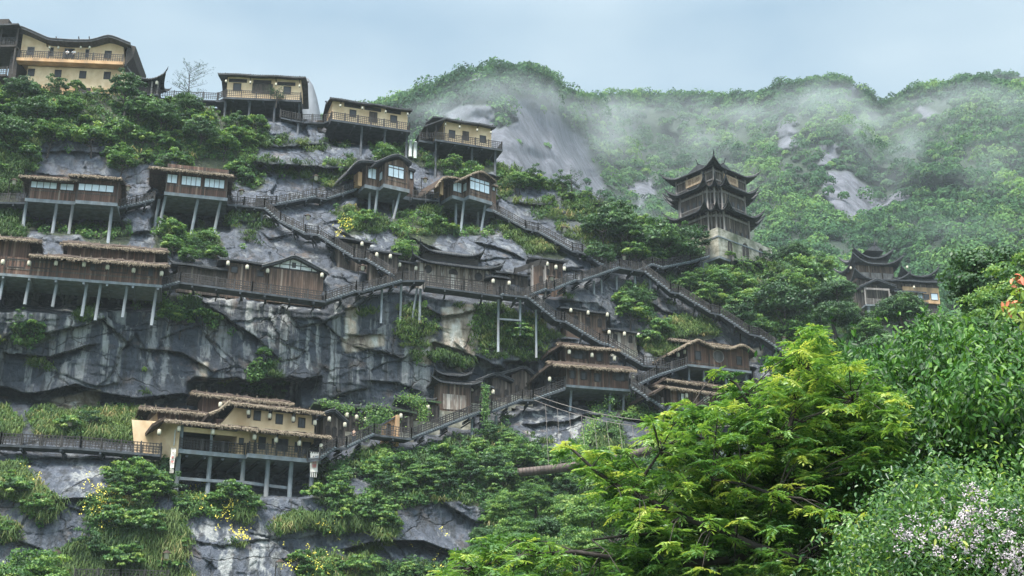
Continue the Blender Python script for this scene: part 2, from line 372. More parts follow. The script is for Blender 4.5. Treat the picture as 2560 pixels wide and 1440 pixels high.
WALKS = {   # key: (metres in front of cliff, label, deck-edge pixels)
 'w_left':  (2.6, 'short timber walkway coming in from the left edge to the thatched cabin with nine panes', [(-60, 508), (62, 510)]),
 'w_a':     (2.8, 'railed walkway climbing between the two long thatched cabins', [(293, 524), (340, 514), (386, 503)]),
 'w_b':     (2.8, 'long railed stair dropping right from the twelve-pane cabin to the middle walkway', [(569, 514), (610, 517), (660, 523), (700, 556), (762, 587), (794, 590), (834, 616), (884, 647), (912, 650), (976, 689)]),
 'w_c':     (1.2, 'railed stair rising from the upper path to the gabled cabin above', [(640, 514), (690, 514), (790, 495), (817, 500), (897, 475)]),
 'w_d':     (2.4, 'short level bridge between the two gabled cabins', [(1032, 498), (1096, 504)]),
 'w_e':     (2.8, 'straight railed stair descending right from the right gabled cabin', [(1231, 529), (1314, 574), (1345, 581), (1431, 630), (1456, 634), (1497, 661), (1516, 669)]),
 'w_f':     (3.6, 'long middle walkway with bamboo-like railing under the dark row houses', [(401, 722), (450, 709), (630, 733), (814, 757), (891, 731), (907, 732), (1006, 705), (1064, 704)]),
 'w_g':     (3.6, 'level walkway in front of the double-roofed dark hall', [(1064, 718), (1160, 730), (1250, 743), (1260, 739), (1320, 746)]),
 'w_h':     (3.4, 'railed stair climbing right from the hall to the landing below the pagoda', [(1322, 744), (1367, 726), (1387, 727), (1441, 704), (1456, 705), (1550, 672), (1611, 681)]),
 'w_i':     (3.6, 'longest railed stair running down right across the green slope', [(1611, 681), (1677, 733), (1697, 736), (1778, 785), (1800, 789), (1874, 838), (1899, 843), (1975, 893)]),
 'w_j':     (3.0, 'short zigzag stair from the landing up to the pagoda terrace', [(1608, 676), (1632, 664), (1658, 672), (1727, 658), (1775, 644)]),
 'w_k':     (3.6, 'railed stair running down right past the arched plank houses', [(1321, 748), (1390, 803), (1412, 807), (1500, 860), (1522, 866), (1609, 917), (1694, 922)]),
 'w_l':     (4.2, 'railed stair rising right to the round-window house', [(1579, 963), (1594, 967), (1643, 943), (1718, 919)]),
 'w_m':     (4.2, 'steep stair dropping to the double-thatched house', [(1579, 972), (1658, 1023)]),
 'w_n':     (3.4, 'long lower stair rising right from the earthen restaurant to the two-tier house', [(799, 1152), (841, 1124), (866, 1124), (936, 1090), (1029, 1101), (1203, 1034), (1229, 1034), (1307, 1003), (1333, 1003), (1414, 975)]),
 'w_o':     (2.8, 'level railed walkway entering from the left edge to the restaurant', [(-60, 1113), (0, 1116), (200, 1125), (400, 1142)]),
}
BAREPOLY = [[(470, 1318), (640, 1322), (690, 1338), (850, 1334), (935, 1378), (720, 1385), (700, 1440), (480, 1440)], [(995, 1268), (1100, 1262), (1208, 1282), (1215, 1335), (1120, 1395), (960, 1385), (985, 1330)], [(160, 1155), (290, 1155), (290, 1235), (170, 1235), (110, 1180)], [(150, 1265), (210, 1262), (215, 1330), (160, 1370), (60, 1375), (40, 1330), (100, 1322)], [(100, 345), (180, 343), (262, 350), (268, 432), (200, 436), (92, 430), (95, 385)], [(665, 302), (760, 296), (850, 325), (868, 352), (780, 352), (668, 348)],
 [(650, 372), (760, 372), (868, 372), (868, 402), (760, 402), (650, 398)], [(850, 1196), (945, 1180), (925, 1232), (862, 1242)], [(1280, 470), (1400, 470), (1400, 500), (1300, 500)], [(1590, 590), (1640, 600), (1620, 640)], [(1625, 742), (1700, 752), (1720, 800), (1650, 800)]]
VEG = [ # kind, polygon (photo pixels)
 ('B', [(-300, 170), (0, 205), (230, 230), (330, 238), (430, 245), (560, 275), (610, 300), (660, 310), (700, 300), (740, 330), (640, 372), (640, 420), (660, 470), (590, 470), (585, 430), (420, 405), (370, 412), (310, 430), (272, 400), (262, 362), (200, 343), (110, 345), (60, 365), (0, 345), (-300, 345)]),
 ('G', [(-300, 340), (95, 345), (100, 430), (48, 440), (48, 500), (62, 560), (60, 610), (-300, 610)]),
 ('G', [(110, 380), (190, 378), (220, 395), (150, 402)]),
 ('g', [(640, 345), (700, 348), (860, 350), (880, 410), (900, 440), (830, 470), (720, 440), (640, 420)]),
 ('B', [(930, 345), (1000, 350), (1050, 372), (1060, 402), (1000, 402), (940, 392)]),
 ('B', [(1040, 372), (1160, 395), (1260, 400), (1330, 440), (1420, 480), (1390, 500), (1330, 505), (1260, 470), (1230, 430), (1160, 420), (1100, 432), (1050, 420)]),
 ('g', [(1240, 400), (1420, 470), (1560, 530), (1700, 600), (1760, 655), (1620, 650), (1500, 640), (1400, 575), (1260, 500)]),
 ('B', [(1400, 480), (1480, 500), (1580, 525), (1700, 590), (1740, 650), (1640, 630), (1560, 600), (1450, 540)]),
 ('G', [(1235, 535), (1300, 575), (1420, 640), (1380, 655), (1270, 600)]),
 ('B', [(975, 500), (1060, 545), (1100, 560), (1235, 560), (1240, 592), (1110, 585), (1050, 650), (1000, 640), (985, 560)]),
 ('B', [(830, 515), (900, 515), (912, 580), (850, 585)]), ('G', [(915, 540), (975, 540), (970, 575), (915, 578)]),
 ('B', [(385, 560), (460, 565), (500, 560), (560, 612), (545, 642), (440, 640), (400, 622)]),
 ('B', [(60, 555), (140, 565), (290, 560), (325, 560), (330, 612), (240, 605), (160, 590), (60, 592)]),
 ('B', [(330, 745), (490, 740), (500, 785), (440, 805), (400, 775), (330, 770)]),
 ('B', [(28, 812), (90, 818), (145, 850), (60, 858)]), ('B', [(612, 915), (670, 898), (722, 960), (715, 1005), (620, 985)]),
 ('G', [(-300, 1020), (50, 1025), (52, 1092), (-300, 1092)]), ('G', [(88, 1035), (170, 1022), (350, 1030), (362, 1115), (105, 1095)]),
 ('B', [(285, 1148), (360, 1140), (440, 1165), (440, 1265), (350, 1240), (300, 1225)]),
 ('G', [(-300, 1170), (0, 1165), (50, 1160), (85, 1200), (150, 1265), (148, 1305), (100, 1310), (60, 1250), (-300, 1240)]),
 ('G', [(-300, 1300), (20, 1300), (60, 1340), (30, 1350), (-300, 1340)]),
 ('B', [(205, 1275), (240, 1230), (330, 1238), (380, 1260), (378, 1330), (300, 1340), (235, 1345)]),
 ('G', [(120, 1440), (150, 1385), (220, 1345), (300, 1325), (380, 1300), (462, 1290), (468, 1445), (468, 1600), (100, 1600)]),
 ('B', [(440, 1240), (520, 1225), (640, 1235), (650, 1290), (590, 1300), (560, 1285), (455, 1305)]), ('g', [(592, 1290), (625, 1290), (625, 1345), (598, 1345)]),
 ('G', [(690, 1312), (800, 1298), (855, 1298), (850, 1325), (700, 1332)]), ('G', [(575, 1370), (610, 1370), (605, 1430), (575, 1430)]),
 ('B', [(730, 1355), (830, 1385), (1000, 1405), (1100, 1405), (1180, 1400), (1180, 1600), (740, 1600)]),
 ('B', [(790, 1130), (850, 1150), (905, 1110), (1000, 1120), (1080, 1105), (1160, 1085), (1250, 1080), (1330, 1110), (1420, 1130), (1500, 1140), (1700, 1090), (1900, 1180), (2600, 1200), (2600, 1600), (1150, 1600), (1180, 1440), (1200, 1380), (1220, 1280), (1120, 1262), (1040, 1262), (985, 1290), (900, 1300), (840, 1270), (790, 1245)]),
 ('G', [(690, 1300), (960, 1280), (990, 1320), (980, 1370), (940, 1330), (860, 1320)]),
 ('g', [(1195, 770), (1260, 770), (1340, 790), (1390, 850), (1360, 900), (1230, 905), (1180, 880)]), ('B', [(1255, 780), (1335, 785), (1330, 840), (1270, 840)]),
 ('g', [(985, 770), (1075, 760), (1090, 830), (1075, 870), (1040, 900), (1000, 860)]), ('G', [(1085, 880), (1180, 895), (1175, 912), (1085, 905)]),
 ('B', [(1535, 705), (1610, 705), (1640, 740), (1640, 800), (1570, 790), (1540, 750)]), ('G', [(1580, 820), (1680, 840), (1700, 890), (1640, 905), (1600, 860)]),
 ('G', [(1660, 790), (1760, 800), (1790, 850), (1720, 860), (1680, 830)]),
 ('B', [(1640, 690), (1740, 660), (1930, 650), (2100, 650), (2700, 700), (2900, 900), (2900, 1600), (2000, 1600), (1960, 880), (1920, 850), (1850, 810), (1760, 760), (1690, 725)]),
 ('B', [(1455, 980), (1560, 990), (1645, 1015), (1645, 1062), (1560, 1055), (1470, 1010)]),
 ('G', [(1470, 1095), (1530, 1060), (1545, 1100), (1500, 1140)]),
 ('G', [(1040, 500), (1100, 510), (1100, 560), (1050, 545)]), ('B', [(500, 780), (545, 800), (540, 830), (510, 825)]),
 ('g', [(570, 520), (650, 525), (700, 560), (640, 600), (580, 560)]),
]
LEDGES = [  # crack and overhang lines: pixels, how far the rock above juts out, how deep it is cut below
 ([(560, 440), (640, 404), (700, 412), (790, 416), (880, 424)], 1.3, 3.5, 20, 28), ([(645, 366), (760, 362), (880, 366)], .5, 1.0, 12, 12),
 ([(90, 385), (180, 378), (262, 386)], .5, .8, 12, 10), ([(90, 436), (200, 438), (268, 436)], .3, 1.5, 12, 12), ([(700, 956), (760, 950), (806, 943)], 1.4, 4.0, 40, 40),
 ([(-300, 960), (0, 966), (60, 985), (130, 978), (190, 962), (262, 985), (330, 995), (450, 985), (540, 992), (620, 960), (700, 950)], .9, 2.8, 45, 40),
 ([(855, 836), (965, 838)], .3, .5, 14, 12), ([(720, 790), (800, 800), (870, 860)], .3, .7, 18, 12), ([(500, 752), (560, 790), (640, 840), (700, 900)], .5, 1.4, 20, 22),
 ([(880, 862), (960, 880), (1010, 900)], .3, .9, 12, 10), ([(900, 950), (1000, 960), (1060, 985)], .3, .8, 15, 14), ([(340, 870), (450, 880), (540, 930)], .4, .9, 20, 16),
 ([(110, 1258), (180, 1245), (300, 1238), (425, 1232)], .5, 1.2, 14, 12), ([(0, 1345), (60, 1360), (110, 1375)], .3, .8, 10, 10), ([(0, 1150), (140, 1148), (300, 1150)], .2, .6, 14, 10),
 ([(850, 1376), (960, 1350), (1060, 1352), (1180, 1398)], .9, 3.0, 26, 30), ([(700, 1400), (820, 1380)], .4, 1.0, 14, 10), ([(1180, 600), (1250, 620), (1320, 655)], .5, 1.4, 14, 12),
 ([(1300, 1060), (1400, 1058), (1470, 1035), (1600, 1050), (1700, 1070)], .7, 1.2, 18, 16), ([(1040, 762), (1110, 790), (1200, 775)], .6, 1.2, 14, 14), ([(1130, 850), (1170, 880)], .4, .8, 14, 14),
 ([(1280, 505), (1340, 512), (1400, 505)], .5, 1.2, 10, 10), ([(0, 880), (120, 890), (250, 860)], .5, 1.1, 18, 14), ([(140, 770), (260, 800), (340, 870)], .4, .8, 18, 16), ([(1320, 890), (1400, 870), (1480, 880)], .6, 1.4, 14, 16),
 ([(960, 560), (1040, 600), (1130, 640)], .5, .9, 14, 12), ([(820, 560), (900, 600)], .4, .8, 14, 12), ([(1600, 745), (1660, 775), (1740, 800)], .5, .9, 14, 12), ([(460, 1350), (560, 1365), (640, 1350), (720, 1345)], .2, .5, 14, 8),
]
CREAM = [[(1040, 868), (1072, 838), (1100, 860), (1082, 912), (1040, 902)], [(1100, 768), (1190, 765), (1202, 850), (1182, 905), (1150, 930), (1112, 892), (1105, 820)], [(855, 840), (962, 838), (962, 868), (930, 872), (866, 884)],
 [(865, 765), (897, 765), (892, 836), (866, 836)], [(132, 1000), (245, 972), (242, 1022), (135, 1022)], [(1060, 870), (1180, 880), (1180, 850), (1120, 850)], [(500, 905), (520, 905), (515, 950), (503, 950)], [(985, 650), (1010, 650), (1005, 690), (985, 690)], [(1880, 868), (1905, 870), (1900, 905), (1885, 900)]]
STREAK = [[(490, 725), (770, 745), (800, 960), (700, 990), (640, 860), (560, 790)], [(240, 770), (370, 770), (370, 900), (250, 890)], [(1300, 1000), (1460, 1000), (1450, 1130), (1310, 1110)], [(130, 740), (240, 740), (240, 880), (200, 880)], [(180, 1160), (290, 1160), (290, 1240), (200, 1240)],
 [(460, 1320), (740, 1320), (740, 1440), (480, 1440)], [(770, 730), (850, 750), (850, 960), (800, 960)], [(860, 560), (960, 590), (960, 640), (860, 600)]]
def skyline(px):
    return np.interp(px, [-300, 0, 350, 560, 700, 820, 930, 1050, 1240, 1400, 1480, 1560, 1700, 1760, 1930, 2030, 2110, 2200, 2330, 2600, 2900],
                     [205, 222, 240, 272, 290, 302, 345, 368, 402, 470, 498, 525, 605, 652, 655, 690, 760, 800, 810, 800, 800])

# ------------------------------------------------------------------ the cliff
NX, NT, NB = 900, 470, 26
pxs = np.linspace(-300, 2900, NX)
tt = np.linspace(0, 1, NT)
PX = np.repeat(pxs[None, :], NT, 0)
S = skyline(pxs) + 7 * fbm(pxs / 55, pxs * 0, 5, 3)
# rows: coarse below the frame, even inside it
low = np.linspace(2080, 1470, 40); PY = np.zeros((NT, NX))
for j in range(NX):
    PY[:40, j] = low; PY[40:, j] = np.linspace(1466, S[j], NT - 40)
Y0 = F(PX, PY); ra, rc = rays(PX, PY)
WX, WZ = ra * Y0, rc * Y0
def softmask(polys, wob=12, soft=None):
    qx = PX + wob * fbm(WX / 2.2, WZ / 2.2, 31, 3); qy = PY + wob * fbm(WX / 2.2, WZ / 2.2, 47, 3)
    m = np.zeros(PX.shape)
    for p in polys: m = np.maximum(m, inpoly(qx, qy, p))
    return m
bare = softmask(BAREPOLY, 10)
vegB = softmask([p for k, p in VEG if k == 'B'], 22) * (1 - bare)
vegG = softmask([p for k, p in VEG if k == 'G'], 18) * (1 - bare)
vegS = softmask([p for k, p in VEG if k == 'g'], 18) * (1 - bare)
def blur(m, n=2):
    for _ in range(n):
        m = (m + np.roll(m, 1, 0) + np.roll(m, -1, 0) + np.roll(m, 1, 1) + np.roll(m, -1, 1)) / 5
    return m
veg = blur(np.clip(vegB + vegG + 0.6 * vegS, 0, 1), 3)
rockw = 1 - 0.7 * veg
c1, e1 = cells(WX / 9.0 + .25 * fbm(WX / 8, WZ / 8, 3), WZ / 7.5 + .25 * fbm(WX / 8, WZ / 8, 4), 60)
c2, e2 = cells(WX / 3.9 + .22 * fbm(WX / 3, WZ / 3, 5), WZ / 3.0 + .22 * fbm(WX / 3, WZ / 3, 6), 80)
c3, e3 = cells(WX / 1.5, WZ / 1.15, 140)
disp = 1.35 * c1 + 0.42 * c2 + 0.13 * c3 + 0.9 * fbm(WX / 12, WZ / 9, 9, 2) + 0.10 * fbm(WX / 1.6, WZ / 1.1, 12, 4) + 0.35 * fbm(WX / 1.1, WZ / 9, 14, 3)
disp = disp - 0.22 * np.exp(-(e1 / 0.014) ** 2) - 0.07 * np.exp(-(e2 / 0.03) ** 2)
Yc = Y0 - disp * rockw
# bedding steps
stp = WZ + 1.4 * fbm(WX / 10, WZ / 10, 21, 3)
Yc = Yc + 0.12 * rockw * ((stp / 4.1) % 1.0)
for pts, A, Bb, ha, hb in LEDGES:
    xs = [p[0] for p in pts]; ys = [p[1] for p in pts]
    yl = np.interp(PX, xs, ys) + 5 * fbm(WX / 2.5, WZ * 0 + ys[0], 77, 3)
    fade = np.clip((PX - xs[0]) / 30, 0, 1) * np.clip((xs[-1] - PX) / 30, 0, 1)
    t = yl - PY
    Yc = Yc + fade * np.where(t > 0, -A * np.exp(-t / ha), Bb * np.exp(t / hb))
CN = 9 * fbm(WX / 1.8, WZ / 1.4, 123, 3) + 3
def carve(Yc, px0, px1, top, bot, Yreq, soft=0.12):
    dx = np.maximum(np.maximum(px0 - PX, PX - px1), 0); dy = np.maximum(np.maximum(top - PY, PY - bot), 0)
    d = np.maximum(np.hypot(dx, dy) + CN, 0)
    m = d < 60
    return np.where(m, np.maximum(Yc, Yreq - soft * d - 0.0006 * d * d * 8), Yc)
def base_Y(k):
    x0, y0, x1, y1, off = BASE[k][:5]
    Ya = Ff(x0, y0) - off; p = at(x0, y0, Ya); d = ray(x1, y1); return Ya, (d * (p.z / d.z)).y
for k, v in BASE.items():
    if k in ('inn', 'gallery', 'kiosk'): continue
    x0, y0, x1, y1, off, top, dep = v
    Ya, Yb = base_Y(k)
    Yr = np.interp(PX, [x0, x1], [Ya, Yb]) + dep
    yb = np.interp(PX, [x0, x1], [y0, y1])
    Yc = carve(Yc, x0 - 12, x1 + 6, top - 4, yb + 12, Yr)
# deep shade under the restaurant terrace and some cabins
for (a, b, t, u, dep) in ((440, 800, 1140, 1225, 10.0), (62, 290, 505, 560, 9), (395, 565, 495, 565, 9), (560, 750, 255, 285, 8), (830, 1025, 305, 350, 9), (1100, 1255, 370, 398, 8), (10, 400, 700, 762, 9.5), (905, 1030, 475, 525, 8), (1110, 1240, 500, 555, 8), (1400, 1580, 975, 1010, 7), (1705, 1880, 925, 960, 8), (1670, 1860, 1035, 1080, 8), (1700, 1920, 655, 690, 6)):
    Yr = F(PX, PY * 0 + (t + u) / 2) - 3 + dep
    Yc = carve(Yc, a, b, t, u, Yr, 0.2)
def walk_Y(k):
    off, _, pts = WALKS[k]
    return [Ff(x, y) - off for x, y in pts]
for k, (off, _, pts) in WALKS.items():
    xs = [p[0] for p in pts]; ys = [p[1] for p in pts]; Yw = walk_Y(k)
    yl = np.interp(PX, xs, ys); Yr = np.interp(PX, xs, Yw) + 2.3
    Yc = carve(Yc, xs[0], xs[-1], yl - 26, yl + 12, Yr, 0.16)
Vc = np.stack([ra * Yc, Yc, rc * Yc], -1)
# back side behind the skyline
top = Vc[-1]; back = []
for k in range(1, NB + 1):
    q = top.copy(); q[:, 1] += 2.5 * k + 0.06 * k * k * 6; q[:, 0] *= 1 + 0.004 * k
    q[:, 2] -= 0.35 * k + 0.22 * k * k; q[:, 2] += 0.6 * fbm(q[:, 0] / 4, q[:, 1] / 4, 8, 3) * min(1, k / 3); q[:, 2] = np.maximum(q[:, 2], -4)
    back.append(q)
Vall = np.concatenate([Vc, np.stack(back)], 0); NR = Vall.shape[0]
def gridq(nr, nc):
    i = np.arange(nr - 1)[:, None] * nc + np.arange(nc - 1)[None, :]
    return np.stack([i, i + 1, i + nc + 1, i + nc], -1).reshape(-1, 4)
Qc = gridq(NR, NX)
def padrows(m): return np.concatenate([m, np.repeat(m[-1:], NB, 0)], 0).ravel()
streak = np.maximum(blur(softmask(STREAK, 14), 5), .55 * blur(softmask([[(-300, 735), (400, 735), (760, 750), (1050, 780), (1080, 960), (700, 960), (-300, 960)]], 20), 6)); cream = blur(softmask(CREAM, 9), 1)
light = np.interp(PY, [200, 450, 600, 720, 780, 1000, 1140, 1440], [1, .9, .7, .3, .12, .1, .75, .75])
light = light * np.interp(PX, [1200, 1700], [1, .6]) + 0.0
# ---- rock material
m, nt, p, o = newmat('cliff_rock'); M['rock'] = m
def attr(nt, n):
    a = nd(nt, 'ShaderNodeAttribute'); a.attribute_name = n; return a.outputs['Fac']
n0 = noise_(nt, (1, 1, 1), 0.18, 6, 0.6); n1 = noise_(nt, (1, 1, 1), 1.3, 8, 0.65)
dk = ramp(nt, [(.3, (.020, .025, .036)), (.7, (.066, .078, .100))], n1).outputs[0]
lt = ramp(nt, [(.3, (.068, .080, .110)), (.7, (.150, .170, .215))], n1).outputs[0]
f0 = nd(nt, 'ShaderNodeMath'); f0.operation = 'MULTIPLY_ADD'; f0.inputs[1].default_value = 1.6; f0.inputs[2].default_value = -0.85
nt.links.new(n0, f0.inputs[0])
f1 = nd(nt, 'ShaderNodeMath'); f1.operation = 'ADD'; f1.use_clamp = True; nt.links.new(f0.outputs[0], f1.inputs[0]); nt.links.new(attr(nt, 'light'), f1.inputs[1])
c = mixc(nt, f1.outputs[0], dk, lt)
ns = noise_(nt, (1.0, 1.0, 0.035), 0.75, 7, 0.62); sr = ramp(nt, [(.50, (0, 0, 0)), (.575, (1, 1, 1))], ns).outputs[0]
ns3 = noise_(nt, (1, 1, 1), 0.35, 3); sr3 = ramp(nt, [(.45, (.08,) * 3), (.62, (.5,) * 3)], ns3).outputs[0]
sa = mixc(nt, attr(nt, 'streak'), sr3, (1, 1, 1)); sf = mixc(nt, 1.0, sr, sa, 'MULTIPLY')
c = mixc(nt, sf, c, (.36, .37, .37))
nsd = noise_(nt, (1.2, 1.2, 0.06), 1.1, 6, 0.6); sd = ramp(nt, [(.5, (0, 0, 0)), (.62, (.8, .8, .8))], nsd).outputs[0]
c = mixc(nt, sd, c, (.032, .035, .04))
nc = noise_(nt, (1, 1, .35), 0.9, 6); cc = ramp(nt, [(.35, (.16, .115, .085)), (.52, (.45, .38, .30)), (.66, (.62, .60, .55))], nc).outputs[0]
c = mixc(nt, attr(nt, 'cream'), c, cc)
nb = noise_(nt, (1, 1, 1), 0.5, 6); brown = ramp(nt, [(.58, (0, 0, 0)), (.72, (.6, .6, .6))], nb).outputs[0]
c = mixc(nt, brown, c, (.17, .12, .09))
vo = nd(nt, 'ShaderNodeTexVoronoi'); vo.feature = 'DISTANCE_TO_EDGE'; vo.inputs['Scale'].default_value = 1.0
vt = nd(nt, 'ShaderNodeTexCoord'); vm2 = nd(nt, 'ShaderNodeMapping'); vm2.inputs['Scale'].default_value = (.09, .09, .15); vm2.inputs['Rotation'].default_value = (0, .35, .2)
wn = nd(nt, 'ShaderNodeTexNoise', Scale=.5, Detail=4.0); va = nd(nt, 'ShaderNodeVectorMath'); va.operation = 'MULTIPLY_ADD'; va.inputs[1].default_value = (2.2, 2.2, 2.2)
nt.links.new(vt.outputs['Object'], wn.inputs['Vector']); nt.links.new(wn.outputs['Color'], va.inputs[0]); nt.links.new(vt.outputs['Object'], va.inputs[2]); nt.links.new(va.outputs[0], vm2.inputs[0]); nt.links.new(vm2.outputs[0], vo.inputs['Vector'])
ck = ramp(nt, [(0.0, (.35, .35, .35)), (0.005, (.7, .7, .7)), (0.012, (1, 1, 1))], vo.outputs['Distance']).outputs[0]
c = mixc(nt, 1.0, c, ck, 'MULTIPLY')
nv = noise_(nt, (1, 1, 1), 1.8, 6); vc = ramp(nt, [(.35, (.018, .026, .014)), (.55, (.035, .052, .02)), (.7, (.085, .085, .045))], nv).outputs[0]
vf = nd(nt, 'ShaderNodeMath'); vf.operation = 'MULTIPLY_ADD'; vf.inputs[1].default_value = 2.2; vf.inputs[2].default_value = -0.9; nt.links.new(attr(nt, 'veg'), vf.inputs[0])
vf2 = nd(nt, 'ShaderNodeMath'); vf2.operation = 'ADD'; vf2.use_clamp = True; nvn = nd(nt, 'ShaderNodeMath'); nvn.operation = 'MULTIPLY_ADD'; nvn.inputs[1].default_value = 1.4; nvn.inputs[2].default_value = -0.7
nt.links.new(noise_(nt, (1, 1, 1), 0.7, 5), nvn.inputs[0]); nt.links.new(vf.outputs[0], vf2.inputs[0]); nt.links.new(nvn.outputs[0], vf2.inputs[1])
c = mixc(nt, vf2.outputs[0], c, vc)
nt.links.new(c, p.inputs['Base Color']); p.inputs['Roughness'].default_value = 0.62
bh = nd(nt, 'ShaderNodeMath'); bh.operation = 'ADD'; nt.links.new(n1, bh.inputs[0]); nt.links.new(noise_(nt, (1, 1, .3), 3.5, 6, .7), bh.inputs[1])
bh2 = nd(nt, 'ShaderNodeMath'); bh2.operation = 'ADD'; nt.links.new(bh.outputs[0], bh2.inputs[0]); nt.links.new(ck, bh2.inputs[1])
bump(nt, p, bh2.outputs[0], 0.5, 1.0)
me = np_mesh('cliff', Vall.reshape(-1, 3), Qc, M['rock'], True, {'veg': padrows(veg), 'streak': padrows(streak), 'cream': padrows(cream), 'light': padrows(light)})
cliff = tag(link('cliff', me), 'dark granite cliff streaked with pale stains and green ledges', None, None, 'structure')
# ground
me = np_mesh('ground', np.array([(-2500, -300, -2), (2500, -300, -2), (2500, 4000, -2), (-2500, 4000, -2)], float), np.array([[0, 1, 2, 3]]), simple('valley_grass', (.02, .04, .015), (.06, .09, .03), 0.2, (1, 1, 1), 0.95, 0.0))
tag(link('ground', me), 'grassy valley floor below the cliff', None, None, 'structure')

st = 3
ri = list(range(0, NR, st)); ci = list(range(0, NX, st)); sub = Vall[np.ix_(ri, ci)]
BV = BVHTree.FromPolygons([tuple(v) for v in sub.reshape(-1, 3).tolist()], gridq(len(ri), len(ci)).tolist())
def drop(p, maxd=40):
    """height of the rock under a point"""
    h = BV.ray_cast(Vector(p), Vector((0, 0, -1)), maxd)
    return h[0].z if h[0] is not None else p[2] - 4
def surf(px, py):
    h = BV.ray_cast(Vector((0, 0, 0)), ray(px, py).normalized(), 900)
    return h[0] if h[0] is not None else at(px, py, Ff(px, py))
def surf_np(px, py):
    """surface points for arrays of pixels inside the cliff grid"""
    j = np.clip(((px + 300) / 3200 * (NX - 1)).astype(int), 0, NX - 1)
    s = S[j]; i = np.clip(40 + ((1466 - py) / (1466 - s) * (NT - 41)), 0, NT - 1).astype(int)
    return Vc[i, j], i, j
# ------------------------------------------------------------------ foliage generators
def unit(a): return a / np.maximum(np.linalg.norm(a, axis=-1, keepdims=True), 1e-6)
def diamonds(C, N, L, Wd, up=None):
    """flat leaf-like faces centred on C with normals N"""
    n = len(C); r = rng.normal(size=(n, 3)) if up is None else up
    t = unit(np.cross(N, r)); b = np.cross(N, t)
    L = np.broadcast_to(np.asarray(L, float), (n,))[:, None]; Wd = np.broadcast_to(np.asarray(Wd, float), (n,))[:, None]
    V = np.stack([C - t * L / 2, C + b * Wd / 2 - t * L * .05, C + t * L / 2, C - b * Wd / 2 - t * L * .05], 1).reshape(-1, 3)
    return V, np.arange(4 * n).reshape(-1, 4)
def crown(R_, H_, nclump, per, size, base=0.35, irregular=0.35, flat=0.75):
    """leaf clumps spread through an uneven ellipsoid, centre at its middle"""
    d = unit(rng.normal(size=(nclump, 3))); d[:, 2] = np.abs(d[:, 2]) * 1.0 - base * rng.random(nclump)
    d = unit(d); rad = 0.45 + 0.55 * rng.random(nclump) ** 0.6
    rad *= 1 + irregular * (vnoise(d[:, 0] * 2 + 5, d[:, 1] * 2 + d[:, 2] * 2, rng.integers(1000)) - 0.5) * 2
    cc = d * rad[:, None] * np.array([R_, R_, H_])
    cr_ = (0.20 + 0.16 * rng.random(nclump)) * R_
    u = unit(rng.normal(size=(nclump, per, 3))); u[..., 2] = np.abs(u[..., 2]) * flat + 0.12 * rng.normal(size=(nclump, per)); 
    rr = (0.55 + 0.45 * rng.random((nclump, per)))[..., None]
    C = cc[:, None] + u * rr * cr_[:, None, None] * np.array([1.1, 1.1, 0.75])
    N = unit(u + np.array([0, 0, .35]) + 0.55 * rng.normal(size=u.shape))
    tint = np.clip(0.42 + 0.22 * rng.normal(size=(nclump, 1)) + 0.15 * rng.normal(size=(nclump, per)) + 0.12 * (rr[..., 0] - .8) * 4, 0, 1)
    s = size * (0.7 + 0.6 * rng.random(nclump * per))
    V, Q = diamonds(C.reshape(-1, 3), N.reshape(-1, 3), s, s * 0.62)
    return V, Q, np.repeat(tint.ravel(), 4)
def trunk_mb(h, r, spread, nb=5, seed=0):
    rd = random.Random(seed); mb = MB()
    pts = [(0, 0, -0.6)]; x = y = 0
    for i in range(1, 6):
        x += rd.uniform(-.05, .05) * h; y += rd.uniform(-.05, .05) * h; pts.append((x, y, h * i / 5))
    mb.tube(pts, [r * (1 - 0.14 * i) for i in range(6)], 7)
    for k in range(nb):
        i = rd.randint(2, 4); p = Vector(pts[i]); a = 2 * math.pi * (k + rd.random() * .5) / nb
        q = p + Vector((math.cos(a) * spread * .5, math.sin(a) * spread * .5, h * .22)); e = q + Vector((math.cos(a) * spread * .35, math.sin(a) * spread * .35, h * .22))
        mb.tube([tuple(p), tuple(q), tuple(e)], [r * .5, r * .32, r * .12], 5)
    return mb
def mesh_of(mb, name, mat, smooth=True):
    me = bpy.data.meshes.new(name); me.from_pydata([tuple(v) for v in mb.v], [], mb.f); me.materials.append(mat)
    me.polygons.foreach_set('use_smooth', [smooth] * len(me.polygons)); return me

# ------------------------------------------------------------------ far mountains
MSK = ([-400, 500, 840, 960, 1050, 1120, 1160, 1215, 1300, 1380, 1410, 1450, 1600, 1720, 1900, 1960, 2040, 2110, 2140, 2175, 2205, 2240, 2300, 2400, 2460, 2560, 2960],
       [360, 340, 305, 268, 240, 216, 196, 180, 182, 200, 236, 250, 244, 247, 250, 222, 204, 208, 222, 254, 276, 252, 232, 214, 212, 226, 215])
MNX, MNT = 460, 260
mpx = np.linspace(-400, 2960, MNX); mS = np.interp(mpx, *MSK) + 6 * fbm(mpx / 40, mpx * 0, 91, 3)
mPX = np.repeat(mpx[None], MNT, 0); tcol = np.linspace(0, 1, MNT)[:, None]; mPY = 1500 + (mS[None] - 1500) * tcol
Yb = np.interp(mPX + 60 * fbm(mPX / 90, mPY / 90, 201, 3), [600, 1000, 1290, 1430, 1600, 1850, 2050, 2200, 2400, 2700], [560, 500, 440, 560, 720, 700, 560, 680, 560, 540])
k_ = np.clip((1000 - mPY) / (1000 - mS[None]), 0, 1)
Ym = 330 + (Yb - 330) * k_ ** 1.15
mx_, mz_ = rays(mPX, mPY); gx = mx_ * Ym; gz = mz_ * Ym
Yb_ = Ym.copy()
ker = np.ones(31) / 31
for _ in range(2): Ym = np.apply_along_axis(lambda v: np.convolve(np.pad(v, 15, mode='edge'), ker, 'valid'), 1, Ym)
